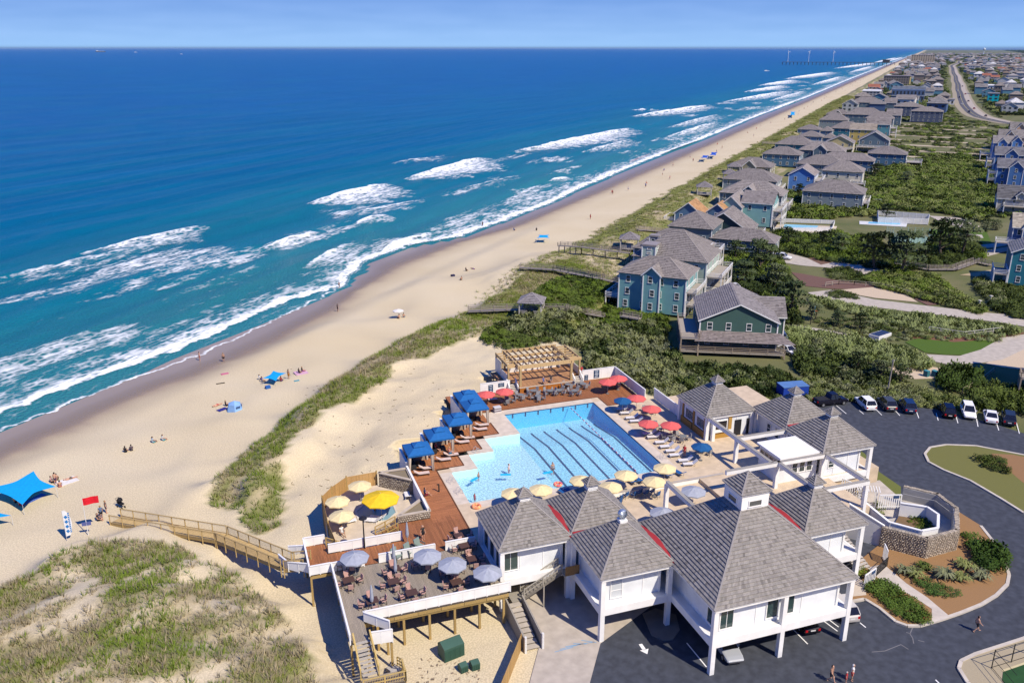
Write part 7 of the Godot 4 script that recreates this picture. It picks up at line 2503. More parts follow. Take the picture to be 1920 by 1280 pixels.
	brush("hedge", "long light green hedge beside the lawn, nearest the parking lot", [[1455,608],[1510,616],[1610,634],[1700,652],[1748,680],[1738,692],[1660,684],[1560,664],[1465,640]], 0.75, 0.7, 1.0, 1.7, hd, 2.4, "hedge", false, "clipped hedges between the drives")
	brush("hedge", "longest upper hedge running along the garden drive", [[1520,553],[1640,578],[1740,590],[1850,602],[1915,616],[1905,628],[1800,610],[1700,600],[1600,585],[1520,568]], 0.8, 0.7, 1.0, 1.5, hd, 2.4, "hedge", false, "clipped hedges between the drives")
	brush("hedge", "middle hedge between the split rail fence and the upper hedge", [[1622,592],[1700,604],[1800,614],[1885,630],[1872,640],[1800,632],[1720,618],[1640,604]], 0.8, 0.6, 0.9, 1.4, hd, 2.4, "hedge", false, "clipped hedges between the drives")
	brush("hedge", "dark hedge row below the mulch bed of the curved drive", [[1548,503],[1590,500],[1628,518],[1640,530],[1600,528],[1555,520]], 0.8, 0.6, 0.9, 1.3, [dk, md, gy], 2.4, "hedge", false)
	brush("hedge", "flat dark juniper bush on the grass beside the curved drive", [[1548,548],[1575,543],[1605,552],[1612,560],[1560,558]], 0.7, 0.5, 0.8, 0.8, [dk, md], 2.4, "hedge", false)
	brush("hedge", "dark dense hedge at the right edge above the parked cars", [[1818,735],[1860,715],[1920,722],[1980,735],[1980,785],[1900,772],[1830,765]], 0.8, 0.8, 1.2, 1.5, [dk, md, Color(0.07, 0.1, 0.02)], 2.4, "hedge", false)
	brush("hedge", "dark conifer clump at the end of the sandy drive", [[1760,722],[1764,700],[1790,686],[1840,700],[1845,715],[1800,732]], 0.7, 0.8, 1.2, 2.1, [dk, Color(0.05, 0.085, 0.015), dk], 2.4, "hedge", false)
	brush("hedge", "wedge shaped hedge before the teal house at the right edge", [[1825,525],[1845,520],[1885,548],[1897,570],[1870,572],[1835,548]], 0.8, 0.7, 1.0, 1.7, [gy, md, gy], 2.4, "hedge", false)
	# planting by the lot
	var hg := [Color(0.055, 0.10, 0.015), Color(0.09, 0.145, 0.025), Color(0.05, 0.085, 0.015)]
	brush("ground_cover", "low green ground cover on the kerb side of the garden path", [[1618,1098],[1640,1090],[1660,1088],[1690,1105],[1722,1128],[1746,1150],[1745,1165],[1720,1168],[1690,1158],[1650,1125]], 0.42, 0.4, 0.62, 0.9, hg, 2.62, "ground cover", false)
	brush("ground_cover", "green ground cover patch in the mulch bed right of the path", [[1712,1090],[1735,1082],[1770,1095],[1800,1103],[1803,1115],[1770,1122],[1740,1112]], 0.42, 0.35, 0.55, 0.75, [Color(0.05, 0.10, 0.02), Color(0.08, 0.14, 0.03)], 2.62, "ground cover", false)
	brush("bush", "large dark green rounded bush at the tip of the mulch bed", [[1825,1030],[1840,1012],[1870,1020],[1888,1045],[1885,1068],[1855,1068],[1830,1052]], 0.6, 0.8, 1.1, 1.3, [Color(0.03, 0.06, 0.012), Color(0.05, 0.09, 0.015)], 2.62, "bush", false)
	brush("bush", "green bush between cobble ramp and kerb", [[1803,1005],[1815,995],[1832,1005],[1825,1022],[1808,1020]], 0.6, 0.5, 0.8, 1.2, hg, 2.62, "bush", false)
	brush("bush", "small light bush at the picket gate", [[1603,1070],[1615,1064],[1630,1070],[1625,1082],[1606,1082]], 0.45, 0.35, 0.5, 1.0, [olive, br], 2.62, "bush", false)
	brush("bush", "dark bush on the grass island, by the right edge", [[1830,858],[1850,850],[1885,860],[1898,880],[1885,885],[1850,875]], 0.6, 0.6, 0.9, 1.0, [dk, md], 2.62, "bush", false)
	brush("bush", "palms and shrubs inside the white walled planter", [[1700,975],[1722,958],[1748,962],[1752,985],[1725,992]], 0.55, 0.5, 0.8, 1.3, [br, md, Color(0.14, 0.19, 0.06)], 3.4, "bush", false)
	brush("bush", "yellow green shrubs along the entrance walk wall", [[1638,945],[1648,940],[1660,958],[1655,965]], 0.5, 0.35, 0.5, 1.0, [Color(0.2, 0.24, 0.04), br], 2.7, "bush", false)
	for q in [["grey green rosette plant left of the pale gravel in the mulch bed", 1698, 1075, 1.3, gy], ["dark grass clump under the cobble wall corner", 1732, 1068, 1.2, md], ["tall grey green clump between ground cover and yuccas", 1770, 1082, 1.6, gy], ["yellowish yucca in the middle of the mulch bed", 1718, 1080, 1.3, lt], ["left one of the three yuccas on the right of the bed", 1800, 1085, 1.4, lt], ["tallest yucca behind the two others, towards the dark bush", 1808, 1065, 1.5, lt], ["right one of the three yuccas on the right of the bed", 1838, 1083, 1.4, gy]]:
		var p := P(q[1], q[2], 2.62)
		for k in 3:
			inst(p + V(rng.randf_range(-0.4, 0.4), 0, rng.randf_range(-0.4, 0.4)), rng.randf() * TAU, q[3], q[3], q[4])
		meta(joined("yucca", leafy["palm"]), q[0], "plant", "clumps in the mulch bed")
	# trees
	var trees := [[1392,535,6.5,"by the stairs of the teal house"],[1425,512,9.0,"left of the drive with the white SUV"],[1452,540,6.5,"at the bend of the middle drive"],[1478,590,8.0,"right behind the dark green house"],[1446,500,6.0,"below the long grey house"],[1528,600,4.0,"right of the basketball hoop"],[1572,612,3.6,"alone at the end of the paved drive"],[1612,620,4.0,"in the shrubs behind the garden frame"],[1640,505,10.5,"left one of the tall pair by the tennis court"],[1690,510,11.5,"large, in front of the tennis court"],[1765,482,11.0,"large, right of the tennis court"],[1803,478,10.0,"on the right with a bare lower trunk"],[1735,490,5.0,"small, between the two large pines"],[1575,475,6.0,"in front of the fenced pool"],[1545,462,5.0,"at the corner of the fenced pool"],[1480,462,6.0,"right of the long grey house"],[1380,490,6.0,"against the wall of the long grey house"],[1650,715,4.2,"just left of the utility pole"],[1605,700,4.2,"in the strip above the pickup"],[1690,722,3.8,"with a bent crown right of the utility pole"],[1560,365,6.5,"before the beige house"],[1500,368,5.0,"below the blue gabled house"],[1850,430,5.0,"behind the clipped round shrubs"],[1870,300,6.0,"before the blue houses on the right"],[1590,300,5.5,"bare topped, amid the grey roofs"],[1640,330,6.0,"inland of the beige house"],[1700,345,5.5,"in the middle of the scrub sweep"],[1660,410,5.5,"behind the white fence"]]
	var shapes := []
	for v in 3:
		var tr := MB.new()
		tr.col = Color(0.13, 0.1, 0.075)
		var top := V(rng.randf_range(-0.12, 0.12), 0.78, rng.randf_range(-0.1, 0.1))
		tr.tube(Vector3.ZERO, top * 0.5 + V(0.04, 0, 0), 0.035, 0.026, 7)
		tr.tube(top * 0.5 + V(0.04, 0, 0), top, 0.026, 0.012, 6)
		var cr := MB.new()
		for k in 11:
			var a := TAU * k / 11.0 * 2.4 + v
			var y := 0.36 + 0.055 * k
			var rad := 0.42 * (1.15 - y * 0.8) * rng.randf_range(0.7, 1.2)
			var e := V(cos(a) * rad, y, sin(a) * rad)
			tr.tube(top * (y - 0.12), e - V(0, 0.02, 0), 0.012, 0.005, 5, false)
			leaves(cr, 85, 0.045, -0.4, 0.45, e, 0.23)
		leaves(cr, 90, 0.045, -0.3, 0.5, top + V(0, 0.06, 0), 0.2)
		shapes.append([tr.mesh(), cr.mesh()])
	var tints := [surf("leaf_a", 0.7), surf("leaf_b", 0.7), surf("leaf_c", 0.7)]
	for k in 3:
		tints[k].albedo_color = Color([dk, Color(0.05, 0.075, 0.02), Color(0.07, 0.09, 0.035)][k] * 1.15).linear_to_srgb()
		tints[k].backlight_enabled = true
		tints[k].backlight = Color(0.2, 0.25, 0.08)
	for k in trees.size():
		var q: Array = trees[k]
		var p := on_ground(q[0], q[1])
		var t := thing("pine_tree", "dark wind-shaped pine %s" % q[3] if not q[3].begins_with("bare") else "bare topped grey tree amid the grey roofs", "tree", p - V(0, 0.1, 0), rng.randf() * TAU, "trees among the beach houses")
		t.scale = V(q[2] * 0.95, q[2], q[2] * 0.95)
		put(t, "trunk", shapes[k % 3][0], mats["wood"])
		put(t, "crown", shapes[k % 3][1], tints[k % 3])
	for q in [["left one of two clipped ball shrubs", 1848, 434], ["right one of two clipped ball shrubs", 1868, 431]]:
		var t := thing("ball_shrub", q[0] + " beside the far drive", "shrub", on_ground(q[1], q[2]), 0, "clipped ball shrubs")
		var m := MB.new()
		leaves(m, 900, 0.16, -1.0, 1.0, V(0, 1.7, 0), 1.75)
		put(t, "foliage", m, tints[2])
		slab_box(t, "stem", V(-0.1, 0, -0.1), V(0.1, 1.0, 0.1), Color(0.13, 0.1, 0.07), "wood")

const ROAD := [[690,90],[740,72],[787,55],[823,46],[890,41.5],[1000,40],[1103,41],[1303,44],[1648,50],[2100,57],[3067,70],[4146,118],[5156,188],[8000,420],[12000,760]]

func road_t(s: float) -> float:
	return along(ROAD, s)

func strip(called: String, off: float, half: float, s0: float, s1: float, y: float, c: Color, mt: String) -> void:
	var m := MB.new()
	m.col = c
	var s := s0
	while s < s1:
		var e := s + 12.0 + s * 0.03
		var a := road_t(s) + off
		var b := road_t(e) + off
		m.quad(W(s, a - half, y), W(s, a + half, y), W(e, b + half, y), W(e, b - half, y))
		s = e
	ground_sheet(called, m, mats[mt])

func build_grounds() -> void:
	var pave := Color(0.47, 0.42, 0.36)
	var sandy := Color(0.60, 0.49, 0.35)
	var lawn := Color(0.075, 0.14, 0.015)
	for q in [["sandy_drive", [[1470,650],[1500,653],[1600,664],[1690,680],[1768,690],[1752,709],[1715,710],[1650,694],[1560,674],[1490,668]], 2.46, sandy, "soil"], ["driveway", [[1738,664],[1800,667],[1822,660],[1872,634],[1925,626],[1980,630],[1980,655],[1920,655],[1880,674],[1840,680],[1780,683],[1750,677]], 2.47, pave, "concrete"], ["sandy_drive", [[1848,681],[1915,652],[1980,652],[1980,690],[1915,692],[1880,688]], 2.462, sandy, "soil"], ["lawn", [[1698,641],[1722,634],[1790,641],[1876,635],[1840,655],[1806,665],[1770,664],[1735,660]], 2.474, lawn, "grass"], ["mulch_bed", [[1700,630],[1760,628],[1880,628],[1930,622],[1880,636],[1790,642],[1722,636]], 2.466, Color(0.2, 0.095, 0.06), "soil"],
		["driveway", [[1430,606],[1440,602],[1500,610],[1600,626],[1650,634],[1640,640],[1560,624],[1480,614]], 2.468, pave, "concrete"], ["driveway", [[1515,548],[1560,543],[1640,561],[1730,572],[1860,587],[1930,592],[1980,600],[1980,618],[1925,612],[1860,602],[1740,588],[1630,574],[1540,562]], 2.472, pave, "concrete"], ["sandy_drive", [[1560,544],[1640,538],[1690,546],[1722,566],[1640,558]], 2.476, sandy, "soil"], ["mulch_bed", [[1484,510],[1500,512],[1560,523],[1640,533],[1700,548],[1650,542],[1560,541],[1512,536]], 2.464, Color(0.17, 0.095, 0.075), "soil"], ["mulch_bed", [[1715,560],[1760,552],[1785,568],[1740,572]], 2.479, Color(0.17, 0.095, 0.075), "soil"],
		["driveway", [[1478,474],[1500,480],[1545,492],[1600,489],[1650,503],[1660,518],[1600,512],[1560,502],[1500,497],[1470,492]], 2.47, pave, "concrete"], ["mulch_bed", [[1515,484],[1545,481],[1560,492],[1540,496]], 2.48, Color(0.17, 0.1, 0.07), "soil"], ["driveway", [[1520,455],[1560,458],[1555,470],[1540,478],[1525,468]], 2.468, pave, "concrete"], ["sandy_drive", [[1400,536],[1450,540],[1480,552],[1470,560],[1430,552],[1395,548]], 2.466, sandy, "soil"], ["driveway", [[1742,404],[1800,408],[1838,424],[1822,430],[1770,418]], 2.47, pave, "concrete"], ["driveway", [[1812,438],[1842,440],[1845,446],[1815,444]], 2.47, pave, "concrete"], ["driveway", [[1824,460],[1876,455],[1905,452],[1905,458],[1870,463],[1826,467]], 2.47, pave, "concrete"], ["driveway", [[1800,486],[1850,470],[1900,460],[1905,466],[1860,478],[1812,492]], 2.473, pave, "concrete"], ["lawn", [[1740,432],[1790,425],[1850,432],[1860,455],[1820,465],[1760,452]], 2.452, lawn, "grass"], ["sandy_drive", [[1700,320],[1740,322],[1738,334],[1692,332]], 2.46, sandy, "soil"], ["sandy_drive", [[1830,345],[1870,352],[1890,362],[1870,368],[1835,356]], 2.46, sandy, "soil"],
		["pool_terrace", [[1453,420],[1570,424],[1566,440],[1450,434]], 2.5, Color(0.55, 0.48, 0.38), "concrete"], ["pool_terrace", [[1612,414],[1702,418],[1700,425],[1612,420]], 2.5, Color(0.6, 0.62, 0.62), "concrete"], ["tennis_court", [[1664,441],[1740,444],[1744,456],[1686,456]], 2.5, Color(0.22, 0.34, 0.26), "concrete"], ["sand_garden", [[1800,515],[1860,505],[1880,512],[1850,520]], 2.46, Color(0.42, 0.34, 0.2), "soil"]]:
		sheet(q[0], q[1], q[2], q[3], q[4], 0.06)
	for q in [["pool_water", [[1472,420],[1535,423],[1530,430],[1468,427]]], ["pool_water", [[1630,415.5],[1690,418],[1688,421],[1628,419]]]]:
		sheet(q[0], q[1], 2.52, Color(0.2, 0.5, 0.65), "gloss")
	for k in 13:                                                # sandy tracks running inland to the highway
		var m := MB.new()
		m.col = vary(Color(0.52, 0.44, 0.32), 0.1)
		for j in 12:
			var t0 := -34.0 + j * 6.6
			m.quad(W(346.5 + k * 31.0 - 3.0 * sin(t0 * 0.05), t0, 2.46), W(346.5 + k * 31.0 - 3.0 * sin((t0 + 6.6) * 0.05), t0 + 6.6, 2.46), W(352.5 + k * 31.0 - 3.0 * sin((t0 + 6.6) * 0.05), t0 + 6.6, 2.46), W(352.5 + k * 31.0 - 3.0 * sin(t0 * 0.05), t0, 2.46))
		ground_sheet("track", m, mats["soil"])
	strip("highway", -1.0, 3.6, 690.0, 12000.0, 2.56, Color(0.11, 0.11, 0.125), "asphalt")
	strip("sidewalk", 5.6, 2.6, 690.0, 12000.0, 2.55, Color(0.42, 0.37, 0.31), "concrete")
	strip("road_shoulder", 0.5, 10.0, 760.0, 12000.0, 2.52, Color(0.36, 0.31, 0.22), "soil")
	strip("road_line", -1.0, 0.12, 690.0, 2500.0, 2.566, Color(0.6, 0.5, 0.15), "plain")
	for k in 9:
		var s: float = [835.0, 880.0, 935.0, 1000.0, 1065.0, 1140.0, 1230.0, 1330.0, 1480.0][k]
		var right_side := k % 2 == 0
		var d := W(1, 0) if right_side else W(-1, 0)
		car(["sedan", "SUV"][k % 2], [Color(0.01, 0.01, 0.012), Color(0.03, 0.03, 0.05), Color(0.3, 0.02, 0.02), Color(0.6, 0.6, 0.6)][k % 4], "far car on the highway, %s from the bend" % NTH[k], "cars on the far highway", W(s, road_t(s) + (4.6 if right_side else -2.5), 2.6), atan2(d.x, d.z))
	# fences, poles and small things between the drives
	for q in [["white slat fence round the long pool", [[1645,404],[1742,412],[1740,421],[1647,417]], 1.9, Color(0.75, 0.76, 0.8)], ["white picket fence round the pool by the pale teal house", [[1452,416],[1565,420],[1560,434],[1450,434]], 1.3, Color(0.72, 0.73, 0.75)], ["tall green netted fence of the tennis court", [[1662,440],[1742,443],[1746,458],[1684,457]], 2.6, Color(0.3, 0.42, 0.38)]]:
		var f := thing("garden_fence", q[0], "fence")
		for k in 4:
			var a := P(q[1][k][0], q[1][k][1], 2.5)
			var b := P(q[1][(k + 1) % 4][0], q[1][(k + 1) % 4][1], 2.5)
			var n := int((b - a).length() / 2.2) + 1
			for j in n:
				var m := MB.new()
				m.col = q[3]
				for z in 5:
					m.bar(a.lerp(b, j / float(n)) + V(0, q[2] * (z + 0.6) / 5.0, 0), a.lerp(b, (j + 1.0) / n) + V(0, q[2] * (z + 0.6) / 5.0, 0), 0.03, q[2] * (0.15 if not q[0].contains("net") else 0.02))
				m.box(a.lerp(b, j / float(n)) + V(0, q[2] * 0.5, 0), V(0.1, q[2], 0.1))
				put(f, "section", m, mats["paint"])
	for q in [["white two-rail fence beside the lawn", [[1742,621],[1808,631],[1880,622]], Color(0.62, 0.6, 0.55)], ["rope fence on posts along the dark mulch bed", [[1548,537],[1573,533],[1602,534],[1645,538],[1690,548],[1712,556]], Color(0.5, 0.45, 0.36)], ["weathered split rail fence below the blue tower", [[1805,738],[1840,718],[1865,698]], Color(0.4, 0.33, 0.22)]]:
		var f := thing("rail_fence", q[0], "fence")
		for k in q[1].size() - 1:
			var m := MB.new()
			m.col = q[2]
			railing(m, P(q[1][k][0], q[1][k][1], 2.45), P(q[1][k + 1][0], q[1][k + 1][1], 2.45), 1.0, 2.4, 0.12, 2)
			put(f, "section", m, mats["wood"])
	var up := thing("utility_pole", "leaning grey wooden utility pole at the edge of the parking lot", "pole", on_ground(1665, 733))
	var m := MB.new()
	m.col = Color(0.33, 0.3, 0.26)
	m.tube(Vector3.ZERO, V(0.15, 5.6, 0.1), 0.15, 0.11, 8)
	put(up, "pole", m, mats["wood"])
	slab_box(up, "bracket", V(-0.05, 5.3, -0.05), V(0.5, 5.45, 0.05), Color(0.3, 0.3, 0.3), "plain")
	var bh := thing("basketball_hoop", "basketball hoop with glass backboard beside the paved drive", "basketball hoop", on_ground(1520, 608), 0.9)
	slab_box(bh, "pole", V(-0.09, 0, -0.09), V(0.09, 3.0, 0.09), Color(0.02, 0.02, 0.025), "plain")
	slab_box(bh, "backboard", V(-0.9, 2.7, 0.5), V(0.9, 3.8, 0.55), Color(0.2, 0.36, 0.34), "gloss")
	slab_box(bh, "arm", V(-0.05, 2.9, 0.0), V(0.05, 3.1, 0.5), Color(0.02, 0.02, 0.025), "plain")
	m = MB.new()
	m.col = Color(0.5, 0.06, 0.03)
	for k in 10:
		m.bar(V(cos(TAU * k / 10.0) * 0.24, 3.0, 0.82 + sin(TAU * k / 10.0) * 0.24), V(cos(TAU * (k + 1) / 10.0) * 0.24, 3.0, 0.82 + sin(TAU * (k + 1) / 10.0) * 0.24), 0.04, 0.04)
	put(bh, "ring", m, mats["plain"])
	for q in [["left teal wheeled bin at the end of the sandy drive", 1737, 706], ["right teal wheeled bin beside the conifers", 1752, 706]]:
		var b := thing("wheeled_bin", q[0], "bin", on_ground(q[1], q[2]), 0.2, "wheeled bins")
		slab_box(b, "body", V(-0.35, 0.05, -0.4), V(0.35, 1.05, 0.4), Color(0.03, 0.13, 0.16), "plain")
		slab_box(b, "lid", V(-0.38, 1.05, -0.43), V(0.38, 1.15, 0.43), Color(0.04, 0.2, 0.24), "plain")
	var tr := thing("cargo_trailer", "blue enclosed container behind the bar pavilion roof", "container", P(1485, 742, 2.5), -0.15)
	slab_box(tr, "body", V(-2.2, 0.1, -1.2), V(2.2, 2.0, 1.2), Color(0.012, 0.05, 0.32))
	slab_box(tr, "roof", V(-2.25, 2.0, -1.25), V(2.25, 2.1, 1.25), Color(0.1, 0.2, 0.42))
	var cf := thing("cold_frame", "white garden frame with sloping dark panes behind the hedge", "cold frame", on_ground(1650, 634), 0.3)
	slab_box(cf, "box", V(-2.2, 0, -1.1), V(2.2, 1.0, 1.1), Color(0.7, 0.7, 0.7))
	for k in 3:
		slab_box(cf, "pane", V(-2.0 + k * 1.4, 1.0, -0.9), V(-0.8 + k * 1.4, 1.08, 0.9), Color(0.03, 0.035, 0.04), "glass")
	for q in [["lawn lamp post left of the garden drive", 1836, 577], ["white post at the mouth of the garden drive", 1857, 568]]:
		var l := thing("garden_post", q[0], "post", on_ground(q[1], q[2]))
		slab_box(l, "post", V(-0.1, 0, -0.1), V(0.1, 1.6, 0.1), Color(0.6, 0.58, 0.5))
		slab_box(l, "cap", V(-0.3, 1.6, -0.3), V(0.3, 1.75, 0.3), Color(0.6, 0.58, 0.5))

# ---------- beach houses ----------
func gable(t: Node3D, x0: float, z0: float, x1: float, z1: float, y: float, rise: float, along_z: bool, wall: Color, roof: Color, course: float) -> void:
	var r := MB.new()
	var o := 0.45
	var mx := (x0 + x1) * 0.5
	var mz := (z0 + z1) * 0.5
	var g := MB.new()
	g.col = wall
	if along_z:
		var k := o * rise / (mx - x0)
		face(r, V(x0 - o, y - k, z1 - o), V(x0 - o, y - k, z0 + o), V(mx, y + rise, z0 + o), V(mx, y + rise, z1 - o), roof, course, course * 1.2)
		face(r, V(x1 + o, y - k, z0 + o), V(x1 + o, y - k, z1 - o), V(mx, y + rise, z1 - o), V(mx, y + rise, z0 + o), roof, course, course * 1.2)
		g.tri(V(x0, y, z0), V(x1, y, z0), V(mx, y + rise, z0))
		g.tri(V(x1, y, z1), V(x0, y, z1), V(mx, y + rise, z1))
		g.col = WHITE
		for z in [z0 + o, z1 - o]:
			g.bar(V(x0 - o, y - k - 0.08, z), V(mx, y + rise - 0.08, z), 0.08, 0.22)
			g.bar(V(x1 + o, y - k - 0.08, z), V(mx, y + rise - 0.08, z), 0.08, 0.22)
	else:
		var k := o * rise / (z0 - mz)
		face(r, V(x0 - o, y - k, z0 + o), V(x1 + o, y - k, z0 + o), V(x1 + o, y + rise, mz), V(x0 - o, y + rise, mz), roof, course, course * 1.2)
		face(r, V(x1 + o, y - k, z1 - o), V(x0 - o, y - k, z1 - o), V(x0 - o, y + rise, mz), V(x1 + o, y + rise, mz), roof, course, course * 1.2)
		g.tri(V(x1, y, z0), V(x1, y, z1), V(x1, y + rise, mz))
		g.tri(V(x0, y, z1), V(x0, y, z0), V(x0, y + rise, mz))
		g.col = WHITE
		g.bar(V(x0 - o, y - k - 0.08, z0 + o), V(x1 + o, y - k - 0.08, z0 + o), 0.08, 0.2)
	put(t, "gable", g, mats["paint"])
	put(t, "roof", r, mats["shake"])

func block(t: Node3D, q: Array, wall: Color, roof: Color, course: float, storeys: int) -> void:   # q: x0, z0 (near), x1, z1, base, eave, rise, kind
	slab_box(t, "wall", V(q[0], q[4], q[3]), V(q[2], q[5], q[1]), wall)
	if q[7] == "hip":
		hip(t, q[0] - 0.5, q[1] + 0.5, q[2] + 0.5, q[3] - 0.5, q[5], q[6] / (minf(q[2] - q[0], q[1] - q[3]) * 0.5 + 0.5), roof, course)
	elif q[7] == "flat":
		slab_box(t, "roof", V(q[0] - 0.2, q[5], q[3] - 0.2), V(q[2] + 0.2, q[5] + 0.4, q[1] + 0.2), roof)
	else:
		gable(t, q[0], q[1], q[2], q[3], q[5], q[6], q[7] == "gable_s", wall, roof, course)
	for v in [[q[0] - 0.03, q[1] + 0.03], [q[2] + 0.03, q[1] + 0.03], [q[2] + 0.03, q[3] - 0.03], [q[0] - 0.03, q[3] - 0.03]]:
		slab_box(t, "corner_board", V(v[0] - 0.11, q[4], v[1] - 0.11), V(v[0] + 0.11, q[5] - 0.05, v[1] + 0.11), WHITE)
	var hgt: float = (q[5] - q[4]) / storeys
	for f in storeys:
		var y: float = q[4] + hgt * (f + 0.55)
		var n := maxi(1, int((q[2] - q[0]) / 3.4))
		for k in n:
			window(t, V(lerpf(q[0], q[2], (k + 0.5) / n) + rng.randf_range(-0.3, 0.3), y, q[1] + 0.03), 1.0, minf(1.5, hgt * 0.55), 0, 1, 2)
		n = maxi(1, int((q[1] - q[3]) / 3.6))
		for k in n:
			window(t, V(q[2] + 0.03, y, lerpf(q[1], q[3], (k + 0.5) / n)), 1.2, minf(1.6, hgt * 0.6), PI / 2, 2, 1)

func decks(t: Node3D, x0: float, z0: float, x1: float, z1: float, ys: Array, c := WHITE, roof_y := 0.0) -> void:     # stacked porches with rails on posts
	var m := MB.new()
	m.col = Color(0.42, 0.38, 0.32)
	for y in ys:
		m.span(V(x0, y - 0.2, z1), V(x1, y, z0))
	put(t, "porch_floor", m, mats["wood"])
	m = MB.new()
	m.col = c
	for y in ys:
		for e in [[V(x0, y, z0), V(x1, y, z0)], [V(x1, y, z0), V(x1, y, z1)], [V(x0, y, z1), V(x0, y, z0)], [V(x0, y, z1), V(x1, y, z1)]]:
			railing(m, e[0], e[1], 1.0, 3.0, 0.1, 3)
	put(t, "porch_rail", m, mats["paint"])
	m = MB.new()
	m.col = c
	var top: float = roof_y if roof_y > 0.0 else ys[-1]
	for k in 4:
		for x in [x0 + 0.1, x1 - 0.1]:
			m.box(V(x, top * 0.5, lerpf(z0 - 0.1, z1 + 0.1, k / 3.0)), V(0.22, top, 0.22))
	put(t, "porch_post", m, mats["paint"])

